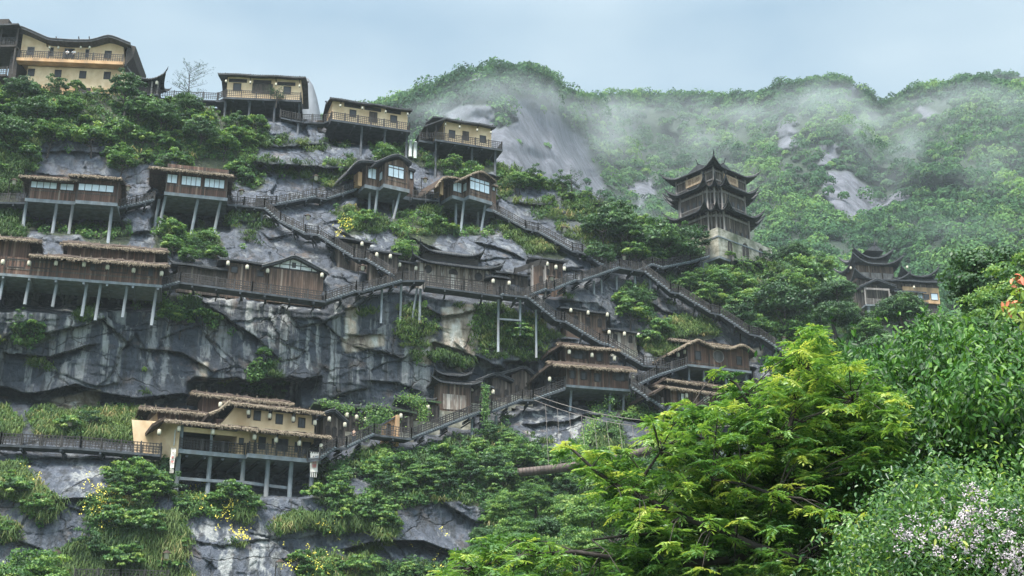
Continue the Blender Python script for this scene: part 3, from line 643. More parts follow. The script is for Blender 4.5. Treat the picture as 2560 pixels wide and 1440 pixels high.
gx = mx_ * Ym; gz = mz_ * Ym
ridge = np.abs(fbm(gx / 75 + gz / 200, gz / 260, 40, 4))
Ym = Ym + (75 * ridge - 22 + 16 * fbm(gx / 28, gz / 28, 44, 4)) * np.clip((1250 - mPY) / 400, 0, 1)
mr_ = np.clip(np.asarray(mPY - mS[None]) / 60, 0, 1)
MROCK = [[(1245, 245), (1335, 250), (1400, 300), (1440, 350), (1475, 375), (1515, 470), (1500, 560), (1250, 560), (1215, 330), (1290, 300)], [(1090, 285), (1160, 262), (1232, 268), (1245, 330), (1130, 315)], [(2040, 362), (2090, 352), (2102, 402), (2042, 422)],
         [(2050, 440), (2120, 425), (2200, 490), (2290, 475), (2285, 505), (2200, 520), (2150, 565), (2085, 545)], [(1940, 300), (1990, 300), (2000, 370), (1950, 372)], [(1570, 470), (1620, 445), (1650, 500), (1600, 515)], [(2120, 185), (2145, 190), (2160, 240), (2130, 230)],
         [(2300, 270), (2345, 280), (2335, 310), (2300, 300)], [(1180, 172), (1205, 175), (1200, 200), (1165, 205)], [(1440, 330), (1475, 350), (1470, 380), (1430, 360)]]
def mmask(px, py, x, z):
    qx = px + 16 * fbm(x / 9, z / 9, 51, 3); qy = py + 16 * fbm(x / 9, z / 9, 52, 3); r = np.zeros(px.shape, bool)
    for p in MROCK: r |= inpoly(qx, qy, p)
    return r
mrock = mmask(mPX, mPY, gx, gz)
cm, em = cells(gx / 16, gz / 24, 70)
Ym = Ym - mrock * (5 + 4 * cm + 2.5 * fbm(gx / 3, gz / 14, 72, 4))
Vm = np.stack([mx_ * Ym, Ym, mz_ * Ym], -1)
bk = []
for k in range(1, 10):
    q = Vm[-1].copy(); q[:, 1] += 14 * k; q[:, 2] -= 3 * k + 1.2 * k * k; bk.append(q)
Vma = np.concatenate([Vm, np.stack(bk)], 0)
m, nt, p, o = newmat('mountain_side'); M['mountain'] = m
rk = ramp(nt, [(.35, (.055, .06, .075)), (.65, (.14, .145, .175))], noise_(nt, (1, 1, .25), .25, 7, .65)).outputs[0]
gr = ramp(nt, [(.35, (.010, .022, .013)), (.65, (.022, .045, .02))], noise_(nt, (1, 1, 1), .3, 5)).outputs[0]
nt.links.new(mixc(nt, attr(nt, 'rock'), gr, rk), p.inputs['Base Color']); p.inputs['Roughness'].default_value = 0.85
bump(nt, p, noise_(nt, (1, 1, .3), .6, 7, .7), 1.5, 0.8)
me = np_mesh('mountains', Vma.reshape(-1, 3), gridq(Vma.shape[0], MNX), M['mountain'], True, {'rock': np.concatenate([blur(mrock.astype(float), 1), np.zeros((9, MNX))]).ravel()})
tag(link('mountains', me), 'forested mountain slopes with bare granite faces behind the cliff', None, None, 'structure')

def forest(name, label, pts, rad, per, leaf, mat, tintv):
    n = len(pts); u = unit(rng.normal(size=(n, per, 3))); u[..., 2] = np.abs(u[..., 2]) - 0.15
    bumpy = 0.80 + 0.45 * vnoise(u[..., 0] * 2.2 + np.arange(n)[:, None] * 7.1, u[..., 1] * 2.2 + u[..., 2] * 2.2, 33)
    C = pts[:, None] + u * (rad[:, None] * bumpy * (0.8 + 0.2 * rng.random((n, per))))[..., None] * np.array([1, 1, 0.95])
    N = unit(u + 0.3 * rng.normal(size=u.shape))
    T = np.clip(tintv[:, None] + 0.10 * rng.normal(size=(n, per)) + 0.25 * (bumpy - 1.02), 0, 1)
    s = (leaf * (0.7 + 0.6 * rng.random((n, per)))).ravel()
    V, Q = diamonds(C.reshape(-1, 3), N.reshape(-1, 3), s, s * .7)
    me = np_mesh(name, V, Q, mat, False, {'tint': np.repeat(T.ravel(), 4)})
    return tag(link(name, me), label, None, None, 'stuff')
# crowns spread over the mountains (a wood that reads as one mass)
NC = 19000
i = rng.integers(20, MNT, NC); j = rng.integers(0, MNX, NC)
i[:1300] = MNT - 1 - rng.integers(0, 3, 1300)
P = Vm[i, j] + rng.normal(size=(NC, 3)) * np.array([1.0, 0.5, 0.4])
fx, fy = mPX[i, j], mPY[i, j]
keep = (~mrock[i, j] | (rng.random(NC) < 0.05)) & (fy < 1000) & (fx > 500) & (fx < 2800) & ~((fy > 700) & (fx < 1900))
keep &= ~((fx < 1200) & (fy > 420))
P = P[keep]; big = rng.random(len(P))
rad = 2.2 + 3.4 * big ** 2
tv = np.clip(0.42 + 0.25 * fbm(P[:, 0] / 22, P[:, 2] / 22, 61, 3) * 2 + 0.19 * rng.normal(size=len(P)), 0.03, 0.95)
P[:, 2] += rad * 0.35
forest('forest', 'distant broadleaf forest covering the misty mountains', P, rad, 115, 1.2, M['leaf_far'], tv)
# faint second ridge behind on the right
qx = np.linspace(2200, 3100, 90); qs = np.interp(qx, [2200, 2380, 2440, 2480, 2560, 2700, 3100], [290, 245, 205, 188, 194, 200, 190]) + 4 * fbm(qx / 25, qx * 0, 3, 3)
rows = []
for t in np.linspace(0, 1, 20):
    py_ = 620 + (qs - 620) * t; a_, c_ = rays(qx, py_); YY = 760 + 140 * t + 12 * fbm(a_ * 60, c_ * 60, 15, 3); rows.append(np.stack([a_ * YY, YY, c_ * YY], -1))
E = np.stack(rows); me = np_mesh('far_ridge', E.reshape(-1, 3), gridq(20, 90), M['mountain'], True, {'rock': np.zeros(20 * 90)})
tag(link('far_ridge', me), 'faint misty ridge behind the right mountain', None, None, 'structure')
ii = rng.integers(8, 20, 900); jj = rng.integers(0, 90, 900); P = E[ii, jj] + rng.normal(size=(900, 3)) * 2
forest('ridge_forest', 'faint forest on the ridge furthest back at the right edge', P, 3 + 3 * rng.random(900), 70, 1.9, M['leaf_far'], 0.35 + 0.2 * rng.random(900))
# pale rock pinnacle in the mist
mb = MB(); Yp = 330; rws = []
for k in range(15):
    t = k / 14; py_ = 420 + (196 - 420) * t
    w = np.interp(t, [0, .45, .75, .92, 1], [38, 30, 23, 14, 2]); cx = np.interp(t, [0, .5, 1], [785, 779, 769])
    c0 = at(cx, py_, Yp); ww = w * c0.y / FPX; r_ = []
    for a in range(25):
        an = 2 * math.pi * a / 24; rr = ww * (1 + .18 * float(fbm(np.array([math.cos(an) * 1.3 + 3]), np.array([math.sin(an) * 1.3 + t * 2]), 4, 3)[0]))
        r_.append((c0.x + math.cos(an) * rr, c0.y + math.sin(an) * rr, c0.z))
    rws.append(r_)
mb.grid(rws); M['pin'] = simple('pinnacle_rock', (.11, .115, .13), (.2, .21, .23), .25, (1, 1, .4), .85, .6)
tag(mb.build('rock_pinnacle', M['pin'], None, True), 'pale bare rock pinnacle rising in mist behind the yellow house', 'rock')

# ------------------------------------------------------------------ ground cover and shrubs on the cliff
def sample(mask, n, lo=0.35, jit=True):
    p = mask.ravel().copy()
    Ydist = (PX > -120) & (PX < 2700) & (PY < 1520); p = p * Ydist.ravel(); p[p < lo] = 0
    idx = rng.choice(len(p), n, p=p / p.sum()); return idx
flatV = Vc.reshape(-1, 3); fPX = PX.ravel(); fPY = PY.ravel()
PROT = []      # pixel rectangles that stay free of tall plants: (x0, y0, x1, y1)
for k, v in BASE.items():
    x0, y0, x1, y1 = v[:4]; PROT.append((min(x0, x1) - 8, v[5] - 4, max(x0, x1) + 8, max(y0, y1) + 10))
def blocked(px, py, pad=0):
    r = np.zeros(px.shape, bool)
    for a, b, c_, d in PROT: r |= (px > a - pad) & (px < c_ + pad) & (py > b - pad) & (py < d + pad)
    for k, (off, _, pts) in WALKS.items():
        xs = [q[0] for q in pts]; yl = np.interp(px, xs, [q[1] for q in pts])
        r |= (px > xs[0] - pad) & (px < xs[-1] + pad) & (py > yl - 26 - pad) & (py < yl + 14 + pad * 1.2)
    return r
wB = blur(vegB, 1); wG = blur(vegG + .35 * vegS, 1)
tuft_rock = (1 - veg) * (fbm(WX / 3.5, WZ / 2.0, 99, 4) > 0.48) * 0.35
idx = sample(wB + 0.75 * wG + tuft_rock * .5, 11500, .1); bl = blocked(fPX[idx], fPY[idx], 4); idx = idx[~bl]
P = flatV[idx]; n = len(P); per = 42
tv = np.clip(0.36 + .5 * fbm(P[:, 0] / 5, P[:, 2] / 4, 5, 3) + .14 * rng.normal(size=n), 0, 1)
r_ = 0.30 + 0.5 * rng.random(n)
u = unit(rng.normal(size=(n, per, 3))); u[..., 1] = -np.abs(u[..., 1]) * .9
C = P[:, None] + u * (r_[:, None] * (0.5 + .5 * rng.random((n, per))))[..., None] + np.array([0, -.15, .1])
N = unit(u + np.array([0, -.2, .5]) + .6 * rng.normal(size=u.shape))
T = np.clip(tv[:, None] + .12 * rng.normal(size=(n, per)), 0, 1); s = 0.2 + .2 * rng.random(n * per)
V, Q = diamonds(C.reshape(-1, 3), N.reshape(-1, 3), s, s * .6)
tag(link('undergrowth', np_mesh('undergrowth', V, Q, M['leaf'], False, {'tint': np.repeat(T.ravel(), 4)})), 'dense leafy undergrowth and creepers covering the cliff slopes', None, None, 'stuff')
# grass: arching blades hanging from the ledges
idx = sample(wG * 1.2 + 0.15 * wB + tuft_rock, 9000, .05); bl = blocked(fPX[idx], fPY[idx], 2); idx = idx[~bl]
P = flatV[idx]; n = len(P); per = 22
L_ = ((0.4 + .7 * rng.random((n, per))) * (.7 + .9 * rng.random((n, 1))))[..., None]
dirv = rng.normal(size=(n, per, 3)) * np.array([.55, .35, .15]); dirv[..., 1] = -np.abs(dirv[..., 1]) - .25; dirv[..., 2] += .55; dirv = unit(dirv)
B0 = P[:, None] + rng.normal(size=(n, per, 3)) * np.array([.28, .1, .15]) + np.array([0, -.08, 0])
M1 = B0 + dirv * L_ * .55; dd = dirv.copy(); dd[..., 2] -= 1.5; T1 = M1 + unit(dd) * L_ * .6
sd = unit(np.cross(dirv, np.array([0, -1, .3]) + .5 * rng.normal(size=dirv.shape))) * .042
V = np.stack([B0 - sd, B0 + sd, M1 + sd * 1.2, M1 - sd * 1.2, T1 + sd * .2, T1 - sd * .2], 2).reshape(-1, 3)
k = np.arange(n * per)[:, None] * 6; Q = np.concatenate([k + np.array([0, 1, 2, 3]), k + np.array([3, 2, 4, 5])], 0)
tv = np.clip(0.40 + .6 * fbm(P[:, 0] / 4, P[:, 2] / 3, 15, 3) + .17 * rng.normal(size=n), 0, 1)
T = np.clip(tv[:, None] + .1 * rng.normal(size=(n, per)), 0, 1)
tag(link('grass', np_mesh('grass', V, Q, M['grass'], False, {'tint': np.repeat(T.ravel(), 6)})), 'tufts of long arching grass hanging from the rock ledges', None, None, 'stuff')
# yellow wild flowers
fl = []
for (cx, cy, rr, nn) in ((255, 1245, 35, 60), (275, 1300, 30, 30), (300, 1250, 25, 30), (865, 560, 20, 26), (850, 590, 14, 10), (80, 1200, 30, 26), (500, 1240, 30, 20), (590, 1260, 30, 26), (385, 1210, 25, 20), (605, 1340, 20, 20), (770, 1420, 50, 50), (830, 1305, 30, 14), (1090, 1400, 60, 12), (560, 1290, 30, 16)):
    for _ in range(nn):
        x = cx + rr * rng.normal() * .6; y = cy + rr * rng.normal() * .6; pt = surf_np(np.array([x]), np.array([y]))[0][0]; fl.append(pt + np.array([0, -.55 - .3 * rng.random(), .1]))
fl = np.array(fl); fl = np.repeat(fl, 5, 0) + .13 * rng.normal(size=(len(fl) * 5, 3)); V, Q = diamonds(fl, unit(rng.normal(size=fl.shape) + np.array([0, -1, .6])), .16, .12)
tag(link('wildflowers', np_mesh('wildflowers', V, Q, M['flower'])), 'scattered yellow wildflowers among the grass on the lower cliff', None, None, 'stuff')

LM = [(175, 110, 'the two-storey yellow inn'), (655, 225, 'the left yellow stilt house'), (930, 290, 'the middle yellow stilt house'), (1160, 335, 'the right yellow stilt house'), (180, 480, 'the nine-pane thatched cabin'), (485, 460, 'the twelve-pane thatched cabin'),
      (960, 450, 'the left gabled cabin'), (1180, 475, 'the right gabled cabin'), (200, 670, 'the long thatched row with lanterns'), (640, 690, 'the white-gabled plank row'), (1130, 670, 'the double-roofed dark hall'), (1465, 800, 'the three-arch plank house'),
      (1490, 930, 'the two-tier thatched house'), (1800, 895, 'the round-window house'), (1790, 520, 'the tall pagoda'), (2200, 690, 'the far pavilion'), (610, 1080, 'the earthen restaurant'), (1130, 1000, 'the tall windowless plank hall'), (150, 820, 'the streaked rock wall at left'),
      (860, 850, 'the pale chipped rock face'), (200, 1300, 'the lower left rock slabs'), (700, 1380, 'the bottom rock slab'), (1080, 1320, 'the low rock overhang'), (1400, 1180, 'the rusty pipe'), (1750, 740, 'the longest descending stair'), (180, 390, 'the upper left bare slab'), (760, 400, 'the long dark rock overhang')]
def where_label(px, py):
    b = min(LM, key=lambda l: (l[0] - px) ** 2 + 1.6 * (l[1] - py) ** 2); dx, dy = px - b[0], py - b[1]
    rel = ('below' if dy > 0 else 'above') if abs(dy) * 1.3 > abs(dx) else ('right of' if dx > 0 else 'left of')
    return rel + ' ' + b[2]
def number(items, noun, group, cat):
    """items: (root, px, py); one label each, ordinals inside every spot"""
    g = {}
    for it in items: g.setdefault(where_label(it[1], it[2]), []).append(it)
    for w, l in g.items():
        l.sort(key=lambda t: t[1])
        for i, (r, x, y) in enumerate(l):
            tag(r, (f'{noun} {w}' if len(l) == 1 else f'{ORD[i] if i < len(ORD) else "last"} {noun} from the left {w}'), cat, group)
# shrubs: six kinds of crown, each with stems, copied
SH = []
for k, (rr, hh, nc_, per_, ls) in enumerate([(1.3, 1.0, 26, 60, .26), (1.7, 1.2, 34, 60, .28), (1.2, 1.3, 24, 60, .22), (1.9, 1.5, 40, 56, .30), (1.5, .9, 28, 60, .34), (1.4, 1.6, 30, 60, .2)]):
    V, Q, T = crown(rr, hh, nc_, per_, ls); V = V + np.array([0, 0, hh * .75])
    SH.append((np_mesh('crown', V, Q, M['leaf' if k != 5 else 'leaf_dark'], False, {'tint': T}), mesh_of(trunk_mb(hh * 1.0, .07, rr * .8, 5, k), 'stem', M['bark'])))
def put_shrub(px, py, k, sc, items, name='shrub', kinds=None, sink=0.25, P=None):
    kinds = kinds or SH
    p_ = surf(px, py) if P is None else P
    r = empty(name, tuple(p_), rng.random() * 6.28); r.scale = (sc, sc, sc)
    r.location = (p_[0], p_[1] - .25 * sc, p_[2] - sink * sc)
    link('crown' if len(kinds[k]) == 2 else kinds[k][2], kinds[k][0], r); link('stem' if name == 'shrub' else 'trunk', kinds[k][1], r)
    items.append((r, px, py)); return r
shrubs = []; cand = sample(np.where(wB > .5, wB, .3 * (wG > .6)), 7000, .2)
chosen = []
def vegok(x, y):
    q, i, j = surf_np(np.array([x]), np.array([y])); return veg[i[0], j[0]] > .5
for i_ in cand:
    x, y = fPX[i_], fPY[i_]
    if x > 2050 or x < -15 or y > 1450: continue
    if x > 1150 and y > 1200 and x > 1150 + (1440 - y) * 1.2 + 60: continue
    if blocked(np.array([x]), np.array([y]), 16)[0] or (y > 1000 and not vegok(x, y - 26)) or blocked(np.array([x] * 3), np.array([y - 20, y - 34, y - 48]), 10).any(): continue
    if any((x - a) ** 2 + 1.5 * (y - b) ** 2 < 26 ** 2 for a, b in chosen): continue
    chosen.append((x, y))
    if len(chosen) >= 295: break
for x, y in chosen: put_shrub(x, y, int(rng.integers(0, 6)), float(.55 + .5 * rng.random()), shrubs)
number(shrubs, 'leafy green shrub', 'shrubs growing on the cliff', 'shrub')

# trees on the cliff and round the pagoda
TR = []
for k, (rr, hh, nc_, per_, ls, th, mt) in enumerate([(2.3, 2.4, 70, 60, .30, 3.0, 'leaf'), (2.7, 2.2, 80, 60, .32, 3.2, 'leaf_dark'), (1.8, 2.8, 60, 60, .26, 3.4, 'leaf_dark'), (2.5, 2.0, 64, 60, .34, 2.6, 'leaf')]):
    V, Q, T = crown(rr, hh, nc_, per_, ls, .55); V = V + np.array([0, 0, th])
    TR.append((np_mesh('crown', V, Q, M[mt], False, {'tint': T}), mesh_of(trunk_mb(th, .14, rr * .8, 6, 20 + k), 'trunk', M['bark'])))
trees = []
for (x, y, k, sc) in [(48, 250, 1, .9), (20, 330, 1, 1.0), (120, 330, 0, 1.0), (310, 262, 2, 1.25), (350, 300, 0, 1.0), (400, 320, 1, 1.0), (300, 400, 0, .85), (230, 330, 3, 1.0), (440, 395, 3, .95), (500, 330, 1, .9), (560, 355, 0, .8), (600, 330, 3, .8), (170, 285, 0, .8), (470, 280, 1, .75), (90, 300, 1, .9),
    (1168, 440, 0, 1.15), (1130, 400, 3, .7), (965, 385, 0, .9), (1300, 445, 0, .7), (1510, 560, 1, 1.2), (1570, 580, 2, 1.35), (1620, 580, 0, 1.1), (1665, 605, 1, 1.5), (1700, 630, 1, 1.3), (1640, 640, 0, .8), (1735, 600, 2, 1.3), (1550, 540, 2, 1.2), (1590, 620, 3, .9),
    (670, 975, 2, 1.1), (640, 985, 1, .7), (345, 1205, 0, .85), (385, 1225, 3, .7), (310, 1230, 3, .6), (1300, 835, 0, .85), (1575, 770, 3, .85), (1500, 640, 1, .9), (1290, 1150, 0, .9), (1260, 1190, 3, .8), (1010, 630, 0, .8), (1240, 1165, 1, .7), (1160, 1160, 0, .7), (1090, 1175, 3, .7), (1040, 1195, 0, .6), (1275, 1110, 0, .6),
    (1800, 700, 0, 1.0), (1860, 745, 3, 1.0), (1900, 745, 0, .9), (1995, 710, 0, 1.4), (1960, 760, 1, 1.5), (1850, 790, 1, 1.0), (1770, 730, 3, .9), (1720, 700, 3, .8), (1990, 830, 0, 1.3), (1900, 810, 3, 1.0), (1820, 680, 3, .8), (2000, 680, 0, 1.1), (1972, 690, 3, .8), (2030, 730, 1, 2.0), (2010, 680, 0, 1.6), (1760, 690, 0, .7),
    (470, 640, 0, .6), (540, 630, 3, .55), (430, 610, 3, .6), (450, 800, 0, .7), (420, 785, 3, .6), (60, 1440, 0, .01)]:
    if sc > .05: put_shrub(x, y + (55 if y > 320 else 25) * sc, k, sc * .9, trees, 'tree', TR, 0.2)
number(trees, 'bushy broadleaf tree', 'trees growing on the cliff', 'tree')
# ------------------------------------------------------------------ building kit
LAN = []    # lanterns: (group label, px, py, world point)
class Bld:
    def __init__(s, name, label, cat, base, Y=None, yaw=None, group=None):
        x0, y0, x1, y1, off = BASE[base][:5] if isinstance(base, str) else base
        Y = (Ff(x0, y0) - off) if Y is None else Y
        P0 = at(x0, y0, Y); d = ray(x1, y1)
        if yaw is None:
            P1 = d * (P0.z / d.z); yaw = math.atan2(P1.y - P0.y, P1.x - P0.x); s.W = math.hypot(P1.x - P0.x, P1.y - P0.y)
            if yaw > R(42) or yaw < R(-5):
                yaw = min(max(yaw, R(-5)), R(42)); P1 = None
        else: P1 = None
        if P1 is None:
            r = d.x / d.y; c, n = math.cos(yaw), math.sin(yaw); s.W = (P0.y * r - P0.x) / (c - r * n)
        s.P = P0; s.yaw = yaw; s.M = Matrix.Translation(P0) @ Matrix.Rotation(yaw, 4, 'Z'); s.Mi = s.M.inverted(); s.R3 = s.Mi.to_3x3()
        s.o = s.Mi @ Vector((0, 0, 0)); s.label = label
        s.root = empty(name, tuple(P0), yaw); tag(s.root, label, cat, group)
    def loc(s, px, py, dy=0.0):
        d = s.R3 @ ray(px, py); t = (dy - s.o.y) / d.y; p = s.o + d * t; return p.x, p.z
    def X(s, px, py, dy=0.0): return s.loc(px, py, dy)[0]
    def Z(s, px, py, dy=0.0): return s.loc(px, py, dy)[1]
    def world(s, x, y, z): return s.M @ Vector((x, y, z))
    def m(s, px, py, dy=0): return (s.loc(px + 10, py, dy)[0] - s.loc(px - 10, py, dy)[0]) / 20
    def add(s, mb, name, mat, parent=None, smooth=False):
        return mb.build(name, M[mat] if isinstance(mat, str) else mat, s.root if parent is None else parent, smooth)
    def box(s, name, mat, *a, parent=None): return s.add(MB().box(*a), name, mat, parent)
    # wall between two photo columns, up to a photo row
    def wall(s, pxL, pxR, pyb, pyt, D, mat, dy=0.0, z0=0.0, name='wall'):
        xa, xb = s.X(pxL, pyb, dy), s.X(pxR, pyb, dy); zt = s.Z(pxL, pyt, dy)
        return s.box(name, mat, xa, dy, z0, xb, dy + D, zt), xa, xb, zt
    def frames(s, xs, z0, z1, dy, mat='dark', w=.12, name='post', mid=()):
        mb = MB()
        for x in xs: mb.box(x - w / 2, dy - .05, z0, x + w / 2, dy + .02, z1)
        for z in mid: mb.box(xs[0] + w / 2, dy - .04, z - w / 2, xs[-1] - w / 2, dy + .015, z + w / 2)
        return s.add(mb, name, mat)
    def win(s, px, py, w, h, kind='dark', dy=0.0, panes=1, fmat='dark', name=None):
        k = s.m(px, py, dy); x, z = s.loc(px, py, dy); w *= k / 1.0; h *= k * 1.06; hw, hh = w / 2, h / 2; fw = min(.09, w * .2)
        mb = MB(); pm = MB(); y0 = dy - .07; y1 = dy + .005
        if kind in ('arch', 'round'):
            n = 16
            if kind == 'arch':
                out_ = [(-hw, -hh)] + [(-hw * math.cos(math.pi * i / n), hh - hw + hw * math.sin(math.pi * i / n)) for i in range(n + 1)] + [(hw, -hh)]
            else:
                n = 28; out_ = [(-hw * math.cos(2 * math.pi * i / n), hh * math.sin(2 * math.pi * i / n)) for i in range(n)]
            k1 = 1 - fw / hw; inn = [(a * k1, b * k1 if kind == 'round' else (b - (fw if b > 0 else -fw * .6))) for a, b in out_]
            nn = len(out_); base = 0
            for yy in (y0, y1):
                mb.v += [(x + a, yy, z + b) for a, b in out_] + [(x + a, yy, z + b) for a, b in inn]
            for i in range(nn):
                j = (i + 1) % nn; a = i; b = j
                mb.f.append((a, b, nn + b, nn + a)); mb.f.append((a, 2 * nn + a, 2 * nn + b, b)); mb.f.append((nn + a, nn + b, 3 * nn + b, 3 * nn + a))
            pm.prism([(x + a, z + b) for a, b in inn], dy - .02, dy + .004)
            if kind == 'round':
                for q in range(-4, 5):
                    xx = q * hw / 5; hz = math.sqrt(max(hw * hw - xx * xx, 0)) * hh / hw * .95; mb.box(x + xx - .02, dy - .06, z - hz, x + xx + .02, dy - .025, z + hz)
            else: mb.box(x - .02, dy - .05, z - hh * .98, x + .02, dy - .022, z + hh * .8)
        else:
            mb.box(x - hw - fw, y0, z - hh - fw, x - hw, y1, z + hh + fw).box(x + hw, y0, z - hh - fw, x + hw + fw, y1, z + hh + fw)
            mb.box(x - hw, y0, z + hh, x + hw, y1, z + hh + fw).box(x - hw, y0, z - hh - fw, x + hw, y1, z - hh)
            for q in range(1, panes): xx = x - hw + w * q / panes; mb.box(xx - .035, dy - .06, z - hh, xx + .03, dy - .022, z + hh)
            if kind == 'shut':
                for q in (-1, 1): mb.box(x + q * (hw + hw * .5) - hw * .45, dy - .1, z - hh, x + q * (hw + hw * .5) + hw * .45, dy - .071, z + hh)
            pm.box(x - hw, dy - .02, z - hh, x + hw, dy + .004, z + hh)
        nm = name or ('door' if kind == 'door' else 'vent_slot' if kind == 'slot' else 'window')
        f = s.add(mb, nm, fmat)
        pmat = {'glass': 'glass', 'door': 'plank_grey', 'slot': 'dark', 'arch': 'dark', 'leaf': 'plank_red'}.get(kind, 'pane_dark')
        s.add(pm, 'pane' if kind != 'door' else 'door_leaf', pmat, f); return f
    def lan(s, px, py, dy=-.75, g=None):
        x, z = s.loc(px, py, dy); LAN.append((g or s.lname, px, py, s.world(x, dy, z)))
    def stilt(s, px, py, dy, r, zt, mat='concrete', lean=0, pybot=None, rnd=True):
        x = s.X(px, py, dy); w = s.world(x, dy, zt); g = drop((w.x, w.y, w.z - .3)) - w.z + zt
        if pybot is not None: g = min(max(g, s.Z(px, pybot, dy) - .3), s.Z(px, pybot, dy) + .3)
        mb = MB()
        if rnd: mb.tube([(x + lean, dy, g - .6), (x, dy, zt)], r, 10)
        else: mb.beam((x + lean, dy, g - .6), (x, dy, zt), 2 * r)
        return s.add(mb, 'stilt', mat, None, rnd)
    def rail(s, pts, h=1.05, name='railing', mat='timber', sp=.3, post=1.9, rails=4):
        mb = MB(); rail_mb(mb, pts, h, sp, post, rails); return s.add(mb, name, mat)
def rail_mb(mb, pts, h=1.05, sp=.3, post=1.9, rails=4):
    for a, b in zip(pts[:-1], pts[1:]):
        a = Vector(a); b = Vector(b); L = (b - a).length; Lh = math.hypot(b.x - a.x, b.y - a.y)
        if Lh < .2: continue
        n = max(1, round(Lh / post))
        for i in range(n + 1):
            p = a.lerp(b, i / n); mb.box(p.x - .06, p.y - .06, p.z - .05, p.x + .06, p.y + .06, p.z + h + .14)
        for k in range(rails):
            z = h * (1 - k / rails * .98) if k else h
            mb.beam((a.x, a.y, a.z + z), (b.x, b.y, b.z + z), .075 if k == 0 else .05)
        m = max(2, int(Lh / sp))
        for i in range(m):
            p = a.lerp(b, (i + .5) / m); mb.box(p.x - .03, p.y - .03, p.z + .08, p.x + .03, p.y + .03, p.z + h + (.07 if i % 2 else .03))
def fringe(mb, line, out_, n_per_m=22, L=(.16, .42), rd=random.Random(3)):
    """ragged straw ends hanging over an edge"""
    for a, b in zip(line[:-1], line[1:]):
        a = Vector(a); b = Vector(b); l = (b - a).length; d = (b - a).normalized() if l > 1e-6 else Vector((1, 0, 0))
        for _ in range(max(1, int(l * n_per_m))):
            p = a.lerp(b, rd.random()) + Vector((0, 0, rd.uniform(-.06, .14))); ln = rd.uniform(*L)
            o_ = Vector(out_) * rd.uniform(.2, 1) + Vector((rd.uniform(-.4, .4), rd.uniform(-.2, .2), -rd.uniform(.3, 1.1))); q = p + o_.normalized() * ln
            w = d * rd.uniform(.02, .05); mb.quad(tuple(p - w), tuple(p + w), tuple(q + w * .4), tuple(q - w * .4))
def roof_par(s, xa, xb, yf, yb, zf, rise, style='tile', thick=None, zb=None, rf=.5, name='roof', parent=None, step=None, mat=None, ridge=True):
    """two slopes with the ridge parallel to the front"""
    thick = thick or (.16 if style == 'tile' else .26); zb = zf if zb is None else zb; yr = yf + (yb - yf) * rf
    prof = [(yf + (yr - yf) * t, zf + rise * (t ** 1.15)) for t in (0, .25, .5, .75, 1)] + [(yr + (yb - yr) * t, zb + (zf + rise - zb) * (1 - t)) for t in (.5, 1)]
    step = step or (.16 if style == 'tile' else .35); n = max(4, int((xb - xa) / step)); xs = [xa + (xb - xa) * i / n for i in range(n + 1)]
    rd = random.Random(int(abs(xa * 100 + zf * 37)) + 5); top = []; bot = []
    sag = [.05 * math.sin(6.28 * x / 5.3) for x in xs]
    for j, (y, z) in enumerate(prof):
        r1 = []; r2 = []
        for i, x in enumerate(xs):
            dz = (.045 if i % 2 else -.03) if style == 'tile' else rd.uniform(-.07, .07); e = 1 if 0 < i < n else 0
            r1.append((x, y + (rd.uniform(-.06, .06) if style != 'tile' and j == 0 else 0), z + dz * e + sag[i])); r2.append((x, y, z - thick + sag[i]))
        top.append(r1); bot.append(r2)
    mb = MB(); mb.grid(top); mb.grid(bot[::-1]); mb.grid([bot[0], top[0]]); mb.grid([top[-1], bot[-1]])
    mb.grid([[top[j][0], bot[j][0]] for j in range(len(prof))]); mb.grid([[bot[j][-1], top[j][-1]] for j in range(len(prof))])
    par = s.root if parent is None else parent
    o = mb.build(name, M[mat or ('tile' if style == 'tile' else 'thatch')], par)
    if style == 'tile' and ridge:
        rm = MB(); L = xb - xa; zr = zf + rise + .12
        rm.tube([(xa - .05, yr, zr + .22), (xa + .25, yr, zr + .05)] + [(xa + L * k / 8, yr, zr) for k in range(1, 8)] + [(xb - .25, yr, zr + .05), (xb + .05, yr, zr + .22)], .13, 6)
        for k in range(1, 5): rm.tube([(xa + L * k / 5, yr, zr), (xa + L * k / 5, yr, zr + .32)], [.09, .03], 5)
        em = MB()
        for x in xs[::2]: rm.tube([(x, yf - .02, zf - .02), (x, yf + .25, zf + .02)], .06, 6)
        rm.build('ridge', M['tile'], o)
    if style != 'tile':
        fm = MB()
        fringe(fm, [(xa, yf, zf - thick * .4), (xb, yf, zf - thick * .4)], (0, -1, 0), 34)
        fringe(fm, [(xa, yf, zf - thick * .8), (xb, yf, zf - thick * .8)], (0, -1, 0), 22)
        for x, sg in ((xa, -1), (xb, 1)): fringe(fm, [(x, y, z - thick * .5) for y, z in prof], (sg, 0, 0), 26)
        # rough roll of straw at the edge
        fm.tube([(x, yf + .02, zf - thick * .55 + sag[i] + rd.uniform(-.03, .03)) for i, x in enumerate(xs)], [thick * .34 * rd.uniform(.5, 1.2) for _ in xs], 6)
        fm.build('straw_edge', M['straw'], o)
        pk = MB()
        for k in range(int((xb - xa) / 1.1)): x = xa + .5 + k * 1.1; pk.tube([(x, yr, zf + rise - .05), (x, yr, zf + rise + .2)], [.06, .03], 5)
        pk.build('ridge_peg', M['straw'], o)
    return o
